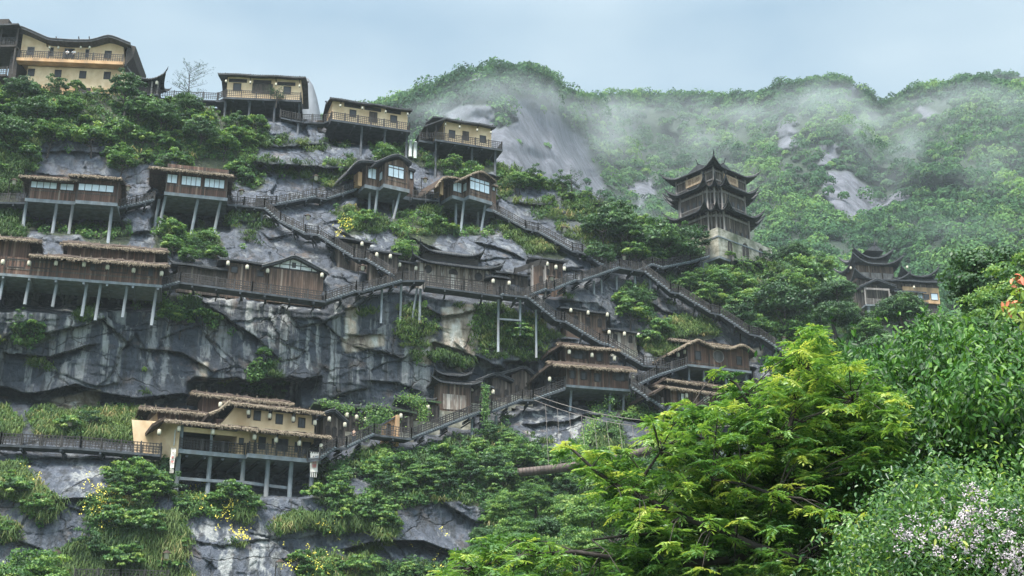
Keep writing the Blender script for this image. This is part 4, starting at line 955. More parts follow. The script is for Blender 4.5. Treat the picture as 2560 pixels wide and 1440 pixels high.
def roof_front(s, prof, yf, yb, style='thatch', thick=None, name='roof', mat=None):
    """roof whose front edge follows an outline (x, z); runs straight back"""
    thick = thick or (.18 if style == 'tile' else .3); pts = []
    for (a, b), (c_, d) in zip(prof[:-1], prof[1:]):
        n = max(1, int(math.hypot(c_ - a, d - b) / .4)); pts += [(a + (c_ - a) * i / n, b + (d - b) * i / n) for i in range(n)]
    pts.append(prof[-1]); pts = [(x, z) if i in (0, len(pts) - 1) else (x, (pts[i - 1][1] + 2 * z + pts[i + 1][1]) / 4) for i, (x, z) in enumerate(pts)]
    rd = random.Random(9); ny = max(4, int((yb - yf) / (.16 if style == 'tile' else .5))); ys = [yf + (yb - yf) * i / ny for i in range(ny + 1)]
    top = [[(x, y, z + ((.04 if k % 2 else -.03) if style == 'tile' else rd.uniform(-.05, .05)) * (0 < k)) for x, z in pts] for k, y in enumerate(ys)]
    bot = [[(x, y, z - thick) for x, z in pts] for y in ys]
    mb = MB(); mb.grid(top[::-1]); mb.grid(bot); mb.grid([top[0], bot[0]]); mb.grid([bot[-1], top[-1]])
    mb.grid([[r[0] for r in top], [r[0] for r in bot]]); mb.grid([[r[-1] for r in bot], [r[-1] for r in top]])
    o = mb.build(name, M[mat or ('tile' if style == 'tile' else 'thatch')], s.root)
    if style == 'thatch':
        fm = MB(); fringe(fm, [(x, yf, z - thick * .4) for x, z in pts], (0, -1, 0), 34); fringe(fm, [(x, yf, z - thick * .8) for x, z in pts], (0, -1, 0), 20, (.1, .25))
        for k in (0, -1): fringe(fm, [(pts[k][0], y, pts[k][1] - thick * .5) for y in ys], (-1 if k == 0 else 1, 0, 0), 18)
        fm.tube([(x, yf + .03, z - thick * .5) for x, z in pts], thick * .36, 6); fm.build('straw_edge', M['straw'], o)
    else:
        rm = MB(); rm.tube([(x, yf, z + .03) for x, z in pts], .1, 6)
        pk = max(pts, key=lambda q: q[1]); rm.tube([(pk[0], yf - .1, pk[1] + .3), (pk[0], yf + .4, pk[1] + .1), (pk[0], yb, pk[1] + .1)], [.05, .12, .12], 6)
        rm.build('ridge', M['tile'], o)
    return o
def flyroof(outer, inner, z_out, z_in, lift=.9, ext=.5, thick=.14, reach=2.6, zc=0):
    """ring of roof slopes between two outlines with the same corners; convex corners sweep up and out"""
    n = len(outer); cen = Vector((sum(p[0] for p in outer) / n, sum(p[1] for p in outer) / n))
    conv = []
    for i in range(n):
        a = Vector(outer[i - 1]); b = Vector(outer[i]); c_ = Vector(outer[(i + 1) % n]); conv.append((b - a).x * (c_ - b).y - (b - a).y * (c_ - b).x > 0)
    top = MB(); rid = MB(); m_ = 6; T = []; Bt = []
    for i in range(n):
        j = (i + 1) % n; oi, oj = Vector(outer[i]), Vector(outer[j]); ii, ij = Vector(inner[i]), Vector(inner[j]); L = (oj - oi).length
        k = max(3, int(L / .16)); rc_ = min(reach, max(L * .75, .5)) ; 
        diri = (oi - ii); dirj = (oj - ij); diri = diri.normalized() if diri.length > 1e-6 else Vector((0, 0)); dirj = dirj.normalized() if dirj.length > 1e-6 else Vector((0, 0))
        for q in range(k + (1 if i == n - 1 else 0)):
            t = q / k; d0, d1 = t * L, (1 - t) * L
            w0 = max(0, 1 - d0 / rc_) ** 2.3 if conv[i] else 0; w1 = max(0, 1 - d1 / rc_) ** 2.3 if conv[j] else 0
            o_ = oi.lerp(oj, t) + diri * ext * w0 + dirj * ext * w1; in_ = ii.lerp(ij, t); w = max(w0, w1); colT = []; colB = []
            for r in range(m_ + 1):
                f = r / m_; xy = in_.lerp(o_, f); z = z_in + (z_out - z_in) * (1 - (1 - f) ** 1.5) + lift * w * f ** 2.2 + ((.04 if q % 2 else -.02) if f > 0 else 0)
                colT.append((xy.x, xy.y, z)); colB.append((xy.x, xy.y, z - thick - .02))
            T.append(colT); Bt.append(colB)
    for a in range(len(T)):
        pass
    top.grid([[c_[r] for c_ in T] for r in range(m_ + 1)]); top.grid([[c_[r] for c_ in Bt] for r in range(m_, -1, -1)])
    top.grid([[c_[m_] for c_ in T], [c_[m_] for c_ in Bt]])
    for i in range(n):
        if not conv[i]: continue
        oi, ii = Vector(outer[i]), Vector(inner[i]); d = (oi - ii); d = d.normalized() if d.length > 1e-6 else Vector((0, 0)); pts = []
        for r in range(m_ + 1):
            f = r / m_; xy = ii.lerp(oi + d * ext, f); pts.append((xy.x, xy.y, z_in + (z_out - z_in) * (1 - (1 - f) ** 1.5) + lift * f ** 2.2 + .08))
        e = Vector(pts[-1]); pts.append((e.x + d.x * .22, e.y + d.y * .22, e.z + .2)); pts.append((e.x + d.x * .34, e.y + d.y * .34, e.z + .5))
        rid.tube(pts, [.1] * (len(pts) - 2) + [.07, .02], 6)
    return top, rid
def rect(cx, cy, hx, hy): return [(cx - hx, cy - hy), (cx + hx, cy - hy), (cx + hx, cy + hy), (cx - hx, cy + hy)]
def redent(cx, cy, a, c1, c2):
    """square outline whose corners step in twice"""
    q = [(a, -(a - c1)), ]  # built for one corner and turned four times
    cor = [(a - c2, -a), (a - c2, -(a - c1)), (a - c1, -(a - c1)), (a - c1, -(a - c2)), (a, -(a - c2))]
    pts = []
    for k in range(4):
        cs, sn = [(1, 0), (0, 1), (-1, 0), (0, -1)][k]
        for x, y in cor: pts.append((cx + x * cs - y * sn, cy + x * sn + y * cs))
    return pts
def addroof(s, outer, inner, zo, zi, name='roof', mat='tile', **k):
    a, b = flyroof(outer, inner, zo, zi, **k); o = s.add(a, name, mat); s.add(b, 'hip_ridge', 'tile', o); return o
def floorbox(s, pxL, pxR, py, D, mat='concrete', thick=.42, dy=0.0, name='platform'):
    xa, xb = s.X(pxL, py, dy), s.X(pxR, py, dy)
    return s.box(name, mat, xa, dy, 0, xb, dy + D, thick), xa, xb
def text_mesh(txt, size, mat, parent, loc, rot=(R(90), 0, 0), name='lettering', ext=.01):
    cu = bpy.data.curves.new('t', 'FONT'); cu.body = txt; cu.size = size; cu.align_x = 'CENTER'; cu.align_y = 'CENTER'; cu.extrude = ext; cu.resolution_u = 2
    o = bpy.data.objects.new('t', cu); col.objects.link(o); dg = bpy.context.evaluated_depsgraph_get(); me = bpy.data.meshes.new_from_object(o.evaluated_get(dg))
    bpy.data.objects.remove(o); me.materials.clear(); me.materials.append(mat)
    q = link(name, me, parent, loc); q.rotation_euler = rot; return q
# ================================================================== BUILDINGS
# ---- two-storey yellow inn, top left
b = Bld('yellow_inn', 'large two-storey yellow earthen inn with long balcony and wavy dark roof on the hilltop', 'building', 'inn'); b.lname = 'the two-storey yellow inn'
xa, xb = b.X(41, 153), b.X(308, 164); sl_ = b.m(170, 160)
b.box('balcony', 'earth_orange', xa, -.2, .05, xb, 1.1, .50)
b.rail([(xa + .1, -.1, .5), (xb - .1, -.1, .5)], 1.1)
dy = 1.1
tp = [(41, 68), (53, 70), (75, 80), (124, 101), (180, 105), (226, 105), (250, 99), (272, 92), (290, 97), (308, 105)]
pr = [b.loc(x, y, dy) for x, y in tp]
b.add(MB().prism([(xa, .5)] + [(max(xa, min(xb, x)), z) for x, z in pr] + [(xb, .5)], dy, dy + 8), 'upper_wall', 'earth')
xl = b.X(60, 240, 1.4)
b.box('lower_wall', 'earth', xl, 1.3, b.Z(60, 262, 1.3), xb - .1, 9, .045)
b.box('wall_foot', 'earth_orange', xl - .05, 1.22, b.Z(60, 262, 1.3), xb - .05, 9.05, b.Z(200, 219, 1.3))
roof_front(b, [b.loc(x, y, -.5) for x, y in [(36, 64), (53, 66), (75, 75), (122, 96), (180, 100), (226, 100), (250, 94), (270, 87), (290, 93), (308, 101), (326, 108)]], -.5, 9.6, 'tile', .28)
for x, y, w, h in ((77, 128, 15, 20), (129, 130, 7, 22), (173, 133, 22, 22), (218, 134, 7, 20)): b.win(x, y, w, h, 'dark', dy, 1, 'timber_pale')
b.win(270, 137, 14, 18, 'dark', dy, 2)
for x, y in ((78, 181), (145, 184), (207, 187), (268, 189)): b.win(x, y, 14, 17, 'dark', 1.3, 2)
for x, y, w in ((85, 221, 20), (137, 223, 22), (207, 225, 36)): b.win(x, y, w, 8, 'slot', 1.22)
b.add(MB().prism([(xb, .0), (xb + 1.1, b.Z(324, 165, 3)), (xb + 1.3, b.Z(326, 112, 0)), (xb + .2, b.Z(308, 106, 0))], .4, 8.8), 'side_wall', 'dark')
for x in (124, 146, 202, 224): b.lan(x, 119, .1); 
mb = MB()
for x in (120, 146, 202, 228): q = b.loc(x, 106, dy); mb.beam((q[0], dy, q[1] - .7), (q[0], -.3, q[1] + .1), .12)
b.add(mb, 'eave_bracket', 'dark')
# ---- dark gallery at the left edge
b = Bld('timber_gallery', 'dark open timber gallery with two railed decks at the left edge beside the inn', 'gallery', 'gallery'); b.lname = 'the timber gallery'
xa, xb = b.X(-60, 118), b.X(40, 116)
b.box('deck', 'dark', xa, 0, 0, xb, 6, .3); b.rail([(xa, .1, .3), (xb, .1, .3)], 1.1); zl = b.Z(0, 190)
b.box('deck', 'dark', xa, 0, zl, xb - .8, 6, zl + .3); b.rail([(xa, .1, zl + .3), (xb - .8, .1, zl + .3)], 1.1)
mb = MB(); mb.box(b.X(15, 150), 1.2, zl + .3, xb - .02, 6, 0); b.add(mb, 'inner_wall', 'dark')
b.add(MB().box(xa, 3.5, .3, xb, 3.8, b.Z(10, 70)), 'back_wall', 'dark')
b.frames([xa + .1, b.X(0, 100), xb - .1], zl + .3, b.Z(10, 68), .15, 'dark', .22, 'post')
roof_par(b, xa - .3, b.X(52, 66), -.9, 6.5, b.Z(10, 68), .4, 'tile')
b.box('gate_tower', 'dark', b.X(-60, 60), 2, b.Z(0, 66), b.X(3, 60), 5, b.Z(0, 28)); 
# ---- little kiosk with upswept eaves
b = Bld('kiosk', 'small dark open pavilion with one sharply upswept eave right of the inn', 'pavilion', 'kiosk'); b.lname = 'the small open pavilion'
xa, xb = b.X(330, 232), b.X(396, 235); cx = (xa + xb) / 2; hx = (xb - xa) / 2; zr = b.Z(350, 200)
b.box('floor', 'concrete_dark', xa, 0, -.2, xb, 2 * hx, .02); b.box('back_wall', 'dark', xa + .3, hx, .02, xb - 1.2, 2 * hx - .2, zr)
mb = MB()
for x in (xa + .2, xb - 1.0, xb - .2):
    for y in (.2, 2 * hx - .3): mb.box(x - .1, y - .1, .02, x + .1, y + .1, zr)
b.add(mb, 'post', 'timber_pale'); b.rail([(xa, .1, .02), (xb, .1, .02), (xb, 2 * hx, .02)], 1.0)
addroof(b, rect(cx, hx, hx + .5, hx + .5), rect(cx, hx, .5, .1), zr + .1, zr + 1.1, lift=1.1, ext=.6, reach=2.2)
b.lan(392, 207, -.2)

# ---- yellow stilt houses
def yellow(base, label, lname, eave, wl, wr, wtop, vents, wins, lans, stilts, dyw, D=6.0, left=0):
    b = Bld('stilt_house', label, 'house', base, group=None); b.lname = lname
    x0, y0, x1, y1 = BASE[base][:4]
    _, xa, xb = floorbox(b, x0, x1, y0, D, 'concrete_dark', .32, 0, 'deck')
    if left: b.box('side_deck', 'concrete_dark', xa - left, 1.0, .0, xa - .003, D, .315)
    b.rail([(xa - left + .1, 1.2, .32), (xa + .1, .1, .32), (xb - .1, .1, .32), (xb - .1, D * .6, .32)] if left else [(xa + .1, D * .6, .32), (xa + .1, .1, .32), (xb - .1, .1, .32), (xb - .1, D * .5, .32)], 1.1, sp=.26)
    xwl, xwr = b.X(wl, y0, dyw), b.X(wr, y1, dyw); zt = b.Z(wl, wtop, dyw)
    b.box('wall', 'earth', xwl, dyw, .32, xwr, D + 1, zt)
    for v in vents: b.win(*v, 'slot', dyw)
    for w in wins: b.win(*w, dy=dyw)
    (ex0, ey0, ex1) = eave; xe0, ze = b.loc(ex0, ey0, .45); xe1 = b.X(ex1, ey0 + 12, .45)
    roof_par(b, xe0, xe1, .45, D + 2.2, ze, 1.0, 'tile', .2, zb=ze - .8)
    mb = MB()
    for (lx, ly) in lans:
        b.lan(lx, ly, .75); xx = b.X(lx, ly, dyw); mb.beam((xx, dyw, zt - .55), (xx, .6, zt - .05), .1)
    b.add(mb, 'eave_bracket', 'dark')
    for sx_, sy_, sd_ in stilts: b.stilt(sx_, y0 + 6, sd_, .17, 0, 'concrete_dark')
    mb = MB()
    for q in range(5): x = xa + (xb - xa) * (q + .5) / 5; mb.beam((x, .2, -.15), (x, D, -.15), .22)
    b.add(mb, 'floor_beam', 'concrete_dark'); return b
b = yellow('yellow1', 'yellow earthen stilt house with brown double doors, leftmost of the three stilt houses', 'the left yellow stilt house', (545, 182, 765), 565, 749, 190,
       [(595, 202, 42, 6), (656, 205, 42, 6), (716, 210, 42, 6)], [(593, 218, 17, 18, 'dark'), (656, 222, 48, 24, 'door'), (718, 226, 16, 18, 'dark')],
       [(565, 203), (626, 206), (690, 211), (749, 215)], [(564, 262, .5), (625, 280, .5), (688, 288, .5), (749, 290, .5)], 1.6, 6, 1.4)
b = yellow('yellow2', 'yellow earthen stilt house with single notched door, middle of the three stilt houses', 'the middle yellow stilt house', (826, 243, 1033), 830, 1018, 250,
       [(881, 265, 38, 6), (932, 273, 38, 6), (983, 280, 35, 6)], [(882, 284, 14, 16, 'dark'), (933, 293, 17, 24, 'door'), (984, 298, 14, 16, 'dark')],
       [(851, 264), (906, 270), (964, 279), (1019, 285)], [(905, 320, .5), (963, 330, .5), (1018, 335, .5)], 1.6)
b = yellow('yellow3', 'yellow earthen stilt house with open side porch, rightmost of the three stilt houses', 'the right yellow stilt house', (1083, 290, 1241), 1108, 1228, 300,
       [], [(1130, 335, 13, 16, 'dark'), (1164, 340, 13, 20, 'door'), (1207, 348, 13, 15, 'dark')],
       [(1113, 311), (1149, 317), (1193, 325), (1227, 331)], [(1090, 365, .5), (1180, 380, .6), (1238, 385, .5)], 1.6, 6, 2.0)
xx = b.X(1106, 352, 1.6); zz = b.Z(1108, 305, 1.0)
b.add(MB().prism([(xx - 3.1, zz - 1.75), (xx + .0, zz), (xx + .0, zz + .16), (xx - 3.15, zz - 1.6)], -.1, 6), 'porch_roof', 'tile')
b.frames([xx - 2.6, xx - 1.3, xx - .1], .32, zz - 1.0, .4, 'dark', .16, 'porch_post')
# white tanks
for i, (x, y) in enumerate([(1026, 376), (1038, 380)]):
    p_ = at(x, y, Ff(x, y) - 1.0); r = empty('water_tank', tuple(p_)); tag(r, ('left' if i == 0 else 'right') + ' white cylindrical tank between the middle and right stilt houses', 'tank', 'white tanks')
    MB().tube([(0, 0, -1), (0, 0, 1.45)], .25, 14).build('barrel', M['tank'], r, True); MB().tube([(0, 0, 1.44), (0, 0, 1.56), (0, 0, 1.6)], [.25, .18, .02], 14).build('lid', M['tank'], r, True)

# ---- thatched cabins with glass fronts
def cabin(base, label, lname, secs, slabs, roofs, stilts, D=4.6, pw=None):
    b = Bld('thatched_cabin', label, 'cabin', base); b.lname = lname
    for k, (l, r_, pyb, pyt, dy, wins) in enumerate(secs):
        xa, xb = b.X(l, pyb, dy), b.X(r_, pyb, dy); zt = b.Z(l, pyt, dy)
        b.box('wall', 'plank_red', xa, dy, .421, xb, dy + D, zt)
        b.frames([xa + .06] + [b.X(q, pyb, dy) for q in (pw or {}).get(k, [])] + [xb - .06], .421, zt, dy, 'plank_grey', .14, 'post', (b.Z(l, wins[0][1] + wins[0][3] / 2 + 3, dy), zt - .5))
        for w in wins: b.win(*w)
    for (l, r_, py, dy) in slabs: b.box('platform', 'concrete', b.X(l, py, dy), dy - .05, 0, b.X(r_, py, dy), dy + D + .1, .42)
    for (l, py, r_, dyf, D2, rise) in roofs:
        x0_, z0_ = b.loc(l, py, dyf); x1_ = b.X(r_, py + 10, dyf); roof_par(b, x0_, x1_, dyf, dyf + D2, z0_, rise, 'thatch', .3, zb=z0_ - .9)
    for (sx_, sy_, dy, lean, pb) in stilts: b.stilt(sx_, sy_, dy, .19, 0, 'concrete', lean, pb)
    return b
G = 'glass'
cabin('lodge1', 'thatched timber cabin with eleven pale panes in two stepped bays', 'the nine-pane thatched cabin',
      [(70, 190, 500, 436, .45, [(109, 463, 66, 16, G, .45, 4), (167, 468, 34, 16, G, .45, 2)]), (189, 291, 508, 436, 0, [(239, 470, 90, 17, G, 0, 5)])],
      [(62, 190, 500, .45), (188, 294, 508, 0)], [(48, 436, 196, -.6, 6.4, .8), (172, 433, 306, -1.0, 6.8, .8)],
      [(66, 505, .7, 0, 560), (142, 512, .6, -.1, 578), (182, 516, .6, -.1, 590), (280, 518, .4, 0, 600)], pw={0: [146]})
b = cabin('lodge2', 'thatched timber cabin with three groups of pale panes on leaning concrete stilts', 'the twelve-pane thatched cabin',
      [(412, 567, 487, 408, 0, [(429, 447, 27, 22, G, 0, 2), (478, 453, 48, 23, G, 0, 4), (536, 459, 49, 22, G, 0, 4)])],
      [(410, 570, 487, 0)], [(374, 414, 586, -1.0, 7, .8)], [(398, 500, 1.6, -.3, 585), (413, 500, .5, -.5, 575), (494, 505, .5, -.5, 590), (551, 508, .5, -.6, 600)], 5.2, {0: [450, 508]})
b.win(404, 462, 1, 1, 'leaf', .1) if False else None

# ---- gabled cabins
def gabled(base, label, lname, main, left, right, prof, lroof, style, stilts, mpan, door=False):
    b = Bld('gabled_cabin', label, 'cabin', base); b.lname = lname
    l, r_, py, pt = main; xa, xb = b.X(l, py), b.X(r_, py); zt = b.Z(l, pt); D = 4.2
    pts = [b.loc(x, y + 5, -.0) for x, y in prof]
    ap = max(pts, key=lambda q: q[1])
    b.add(MB().prism([(xa, .42), (xa, zt), (ap[0], ap[1] - .15), (xb, zt), (xb, .42)], 0, D), 'wall', 'plank')
    b.frames([xa + .06, xb - .06], .42, zt, 0, 'plank_grey', .13, 'post', (b.Z(l, mpan[1] + mpan[3] / 2 + 3), b.Z(l, mpan[1] - mpan[3] / 2 - 2)))
    b.win(*mpan[:4], 'glass', 0, mpan[4], 'dark')
    b.box('platform', 'concrete', xa - .15, -.2, -.1, xb + .15, D + .2, .42)
    ll, lr, lt, dyl, lp = left; xl0, xl1 = b.X(ll, py - 8, dyl), xa - .01
    b.box('side_wing', 'plank', xl0, dyl, .42, xl1, dyl + 3, b.Z(ll, lt, dyl)); b.box('wing_platform', 'concrete', xl0 - .2, dyl - .2, -.08, xl1 - .16, dyl + 3.2, .41)
    b.win(*lp[:4], 'glass', dyl, lp[4], 'dark')
    # window in the left cheek of the main bay
    zc_ = .42 + 1.55; f = MB().box(xa - .06, .5, zc_ - .62, xa - .002, 1.7, zc_ + .62); q = b.add(f, 'window', 'dark'); b.add(MB().box(xa - .075, .6, zc_ - .54, xa - .061, 1.6, zc_ + .54), 'pane', 'glass', q)
    rl, rr, rt, dyr = right; xr1 = b.X(rr, py, dyr)
    b.box('rear_wing', 'plank', xb + .01, dyr, .42, xr1, dyr + 3, b.Z(rr, rt, dyr)); b.box('wing_platform', 'concrete', xb + .16, dyr - .2, -.08, xr1 + .15, dyr + 3.2, .41)
    b.win(rr - 6, py - 34, 6, 24, 'glass', dyr, 1)
    roof_front(b, [b.loc(x, y, -.7) for x, y in prof], -.7, D + 1.5, style, .22)
    roof_front(b, [b.loc(x, y, dyl - .8) for x, y in lroof], dyl - .8, dyl + 4, style, .22)
    roof_front(b, [b.loc(rr - 12, rt - 4, dyr - .5), b.loc(rr + 5, rt + 2, dyr - .5)], dyr - .5, dyr + 4, style, .2)
    for sx_, sy_, dy, lean, pb in stilts: b.stilt(sx_, sy_, dy, .18, -.08, 'concrete', lean, pb)
    return b
b = gabled('lodge3', 'gabled timber cabin with dark tiled roof and three pale panes on concrete stilts', 'the left gabled cabin', (960, 1020, 468, 406), (914, 943, 412, 1.4, (930, 434, 19, 24, 2)), (1022, 1034, 424, 2.2),
       [(938, 406), (958, 398), (975, 390), (990, 386), (1004, 389), (1016, 397), (1030, 408)], [(868, 430), (880, 415), (896, 402), (920, 402), (944, 406)], 'tile', [(944, 475, 1.0, -.3, 543), (1000, 480, .4, -.9, 547), (925, 470, 2.4, 0, 530), (985, 480, 3, 0, 540)], (990, 430, 38, 26, 3))
b.box('door', 'earth_orange', b.X(893, 462, 2.2), 2.0, .42, b.X(903, 462, 2.2), 3.5, 2.4)
b = gabled('lodge4', 'gabled thatched cabin with four pale panes above the descending stair', 'the right gabled cabin', (1173, 1228, 496, 442), (1132, 1160, 448, 1.3, (1143, 468, 20, 20, 2)), (1230, 1240, 462, 2.0),
       [(1150, 446), (1168, 438), (1185, 430), (1204, 425), (1222, 436), (1241, 452)], [(1088, 466), (1098, 452), (1108, 440), (1130, 440), (1155, 446)], 'thatch', [(1160, 512, .8, -.5, 576), (1213, 508, .4, -.7, 582), (1140, 508, 2.4, 0, 560), (1195, 512, 3, 0, 570)], (1199, 464, 48, 24, 4))
b.box('door', 'earth_orange', b.X(1099, 490, 2.0), 1.9, .42, b.X(1107, 490, 2.0), 3.4, 2.6)

# ---- long thatched row with lanterns
b = Bld('long_thatched_house', 'very long two-tiered thatched plank house with a line of lanterns on concrete stilts', 'house', 'long'); b.lname = 'the long thatched row with lanterns'
x0, xb = b.X(-80, 684), b.X(401, 720); zt = b.Z(200, 655)
b.box('wall', 'plank_red', x0, 0, .3, xb, 4.5, zt); b.box('platform', 'concrete', x0, -.15, 0, xb + .1, 4.6, .299)
px_ = [7, 73, 140, 210, 269, 334, 397]; b.frames([b.X(q, 700) for q in px_], .3, zt, 0, 'plank_grey', .16, 'post', (b.Z(200, 684), zt - .35))
for (x, y, w, n) in ((41, 658, 40, 4), (107, 661, 40, 4), (175, 663, 40, 4), (247, 667, 34, 3), (300, 672, 36, 4), (360, 678, 30, 3)): b.win(x, y, w, 19, 'leaf', 0, n)
for x, y in ((232, 665), (377, 680)): b.win(x, y, 9, 19, 'dark', -.06)
z1 = b.Z(75, 634, -1.0); roof_par(b, b.X(73, 634, -1), b.X(418, 664, -1), -1.0, 3.6, z1, 1.0, 'thatch', .32)
# rear upper tiers
zu = b.Z(150, 606, 2.0); xua, xub = b.X(150, 606, 2), b.X(415, 640, 2)
b.box('upper_wall', 'plank_red', xua + .8, 2.6, zt, xub - 1.2, 5.5, zu - .2); roof_par(b, xua, xub, 1.8, 7.5, zu, 1.3, 'thatch', .34)
zu2 = b.Z(20, 604, 1.0); b.box('upper_wall', 'plank_red', x0, .6, zt, b.X(68, 640, .6), 4.4, zu2 - .1); roof_par(b, x0 - .5, b.X(93, 610, -.3), -.4, 5.5, zu2, 1.2, 'thatch', .34)
for x, y in ((7, 655), (73, 658), (140, 658), (210, 661), (269, 668), (334, 676), (404, 684)): b.lan(x, y, -.45)
for x, y, pb in ((10, 690, 730), (74, 697, 742), (143, 702, 748), (218, 706, 772), (252, 710, 782), (318, 716, 775), (391, 722, 795)): b.stilt(x, y, .5, .17, 0, 'concrete', -.15, pb)
mb = MB(); [mb.beam((b.X(q, 700), -.1, -.14), (b.X(q, 700), 4.4, -.14), .24) for q in px_]; b.add(mb, 'floor_beam', 'concrete')

# ---- plank row with the white gable
DYR = 1.9
def row(base, label, lname, l, r_, pyb, wt, mat, eave, wins, lans, style='tile', D=3.0, dy=DYR, fr=None, rmat=None, rise=.55, prof=None, name='plank_house', foot=None, over=.75, sub=0):
    b = Bld(name, label, 'house', base); b.lname = lname
    xa, xb = b.X(l, pyb, dy), b.X(r_, pyb, dy); zt = b.Z(l, wt, dy)
    b.box('wall', mat, xa, dy, (-.8 if sub == 0 else sub), xb, dy + D, zt)
    if prof:
        pts = [b.loc(x, y, dy - over) for x, y in prof]; ap = max(pts, key=lambda q: q[1])
        b.add(MB().prism([(xa, zt), (xb, zt), (ap[0], ap[1] - .22)], dy + .004, dy + D), 'gable', mat); roof_front(b, pts, dy - over, dy + D, style, .2, mat=rmat)
    if eave:
        e0, ey, e1 = eave; x0_, z0_ = b.loc(e0, ey, dy - over); x1_ = b.X(e1, ey + 8, dy - over); roof_par(b, x0_, x1_, dy - over, dy + D + .3, z0_, rise, style, .18, mat=rmat)
    if fr: b.frames([xa + .06] + [b.X(q, pyb, dy) for q in fr] + [xb - .06], -.3, zt, dy, 'plank_grey', .11, 'post', (zt - .25,))
    if foot: b.box('stone_foot', 'stone', xa - .06, dy - .07, -.9, xb + .06, dy + D, b.Z(l, foot, dy))
    for w in wins: b.win(*w, dy=dy)
    for q in lans: b.lan(q[0], q[1], dy - over + .1)
    return b
A = 'arch'
row('row1', 'low plank house with dark tile roof, leftmost behind the middle walkway', 'the white-gabled plank row', 440, 566, 722, 662, 'plank_grey', (430, 655, 572), [(477, 702, 12, 10, 'dark'), (532, 708, 12, 10, 'dark')], [], fr=[505], sub=.1)
row('row2', 'plank house with two small square windows joined to the white-gabled house', 'the white-gabled plank row', 566, 669, 736, 655, 'plank', (550, 644, 674), [(586, 674, 14, 13, 'dark'), (651, 684, 13, 12, 'dark')], [(570, 658), (618, 668), (669, 677)], fr=[605, 637], sub=.1)
b = row('row3', 'plank house with half-timbered white gable beside the middle walkway', 'the white-gabled plank row', 669, 806, 750, 666, 'plank', None, [], [(805, 688)], D=3.4, sub=.1)
dy = DYR; A0 = b.loc(669, 663, dy); A1 = b.loc(737, 643, dy); A2 = b.loc(806, 684, dy); zb_ = b.Z(669, 666, dy)
b.add(MB().prism([(A0[0], zb_), (A2[0], zb_), (A2[0], zb_ + .1), (A1[0], A1[1]), (A0[0], zb_ + .25)], dy + .01, dy + 3), 'white_gable', 'white')
mb = MB(); ext_ = A2[0] - A0[0]
def gz(x): return zb_ + .25 + (A1[1] - zb_ - .25) * (x - A0[0]) / (A1[0] - A0[0]) if x < A1[0] else zb_ + .1 + (A1[1] - zb_ - .1) * (A2[0] - x) / (A2[0] - A1[0])
for f_ in (.1, .22, .40, .60, .80, .90): x = A0[0] + ext_ * f_; mb.box(x - .045, dy - .04, zb_, x + .045, dy + .015, gz(x))
mb.box(A0[0], dy - .06, zb_ - .12, A2[0], dy + .012, zb_ + .06); mb.box(A0[0] + ext_ * .22, dy - .035, zb_ + .48, A0[0] + ext_ * .80, dy + .014, zb_ + .56)
b.add(mb, 'gable_timber', 'dark'); b.win(735, 663, 7, 10, 'dark', dy)
roof_front(b, [b.loc(x, y, dy - .7) for x, y in [(655, 664), (700, 652), (737, 638), (775, 658), (820, 683)]], dy - .7, dy + 3.6, 'tile', .2)

# ---- step houses behind the left stair
row('step1', 'small arched plank house with dark tile roof high beside the left stair', 'the stepped arched houses', 845, 922, 655, 604, 'plank_grey', (830, 590, 937), [(872, 620, 8, 15, A), (885, 623, 8, 15, A), (905, 622, 8, 15, A)], [(905, 610)], dy=1.2)
row('step2', 'small arched plank house with two lanterns, middle of the three beside the left stair', 'the stepped arched houses', 923, 994, 695, 632, 'plank_grey', (925, 624, 1005), [(936, 648, 8, 15, A), (956, 651, 8, 15, A), (975, 654, 8, 15, A)], [(942, 637), (976, 641)], dy=1.2)
row('step3', 'smallest plank house tucked against the left end of the dark hall', 'the stepped arched houses', 995, 1038, 690, 657, 'plank_grey', (990, 650, 1043), [(1017, 676, 8, 13, A)], [(999, 662), (1040, 671)], dy=1.8)

# ---- the double-roofed hall
b = Bld('timber_hall', 'long dark timber hall with two curved upswept roofs and round barred windows', 'hall', 'hall'); b.lname = 'the double-roofed dark hall'
dy = 1.9; xa, xb = b.X(1043, 708, dy), b.X(1228, 728, dy); zt = b.Z(1043, 656, dy); D = 4.5
b.box('wall', 'plank_pale', xa, dy, -.6, xb, dy + D, zt); b.frames([xa + .07] + [b.X(q, 715, dy) for q in (1090, 1115, 1150, 1180, 1212)] + [xb - .07], -.3, zt, dy, 'plank_grey', .1, 'post', (b.Z(1043, 684, dy),))
for x, y in ((1070, 673), (1196, 692)): b.win(x, y, 19, 20, 'round', dy)
b.win(1133, 679, 22, 14, 'arch', dy)
cx, cy = (xa + xb) / 2, dy + D / 2; hx, hy = (xb - xa) / 2, D / 2; z1 = zt - .12
addroof(b, rect(cx, cy, hx + .9, hy + 1.1), rect(cx, cy, hx - .3, .9), z1, z1 + 1.25, lift=.75, ext=.5, reach=3.0)
b.box('upper_wall', 'dark', cx - hx * .80, cy - 1.0, z1 + 1.1, cx + hx * .72, cy + 1.2, b.Z(1070, 630, dy) + .35)
zu = b.Z(1065, 626, dy + .4)
addroof(b, rect(cx - .35, cy, hx * .84, 1.9), rect(cx - .35, cy, hx * .72, .15), zu, zu + .9, lift=.75, ext=.45, reach=2.6, name='upper_roof')
row('annex1', 'narrow low plank annex with tile roof at the right end of the hall', 'the houses right of the dark hall', 1230, 1272, 733, 697, 'plank_grey', (1228, 688, 1276), [(1249, 722, 8, 12, A)], [(1233, 703), (1273, 708)], dy=1.3)
row('annex2', 'plank house with two arched windows between the hall and the open gate', 'the houses right of the dark hall', 1274, 1319, 728, 684, 'plank_grey', (1240, 676, 1326), [(1283, 704, 8, 14, A), (1305, 708, 8, 14, A)], [], dy=2.4)
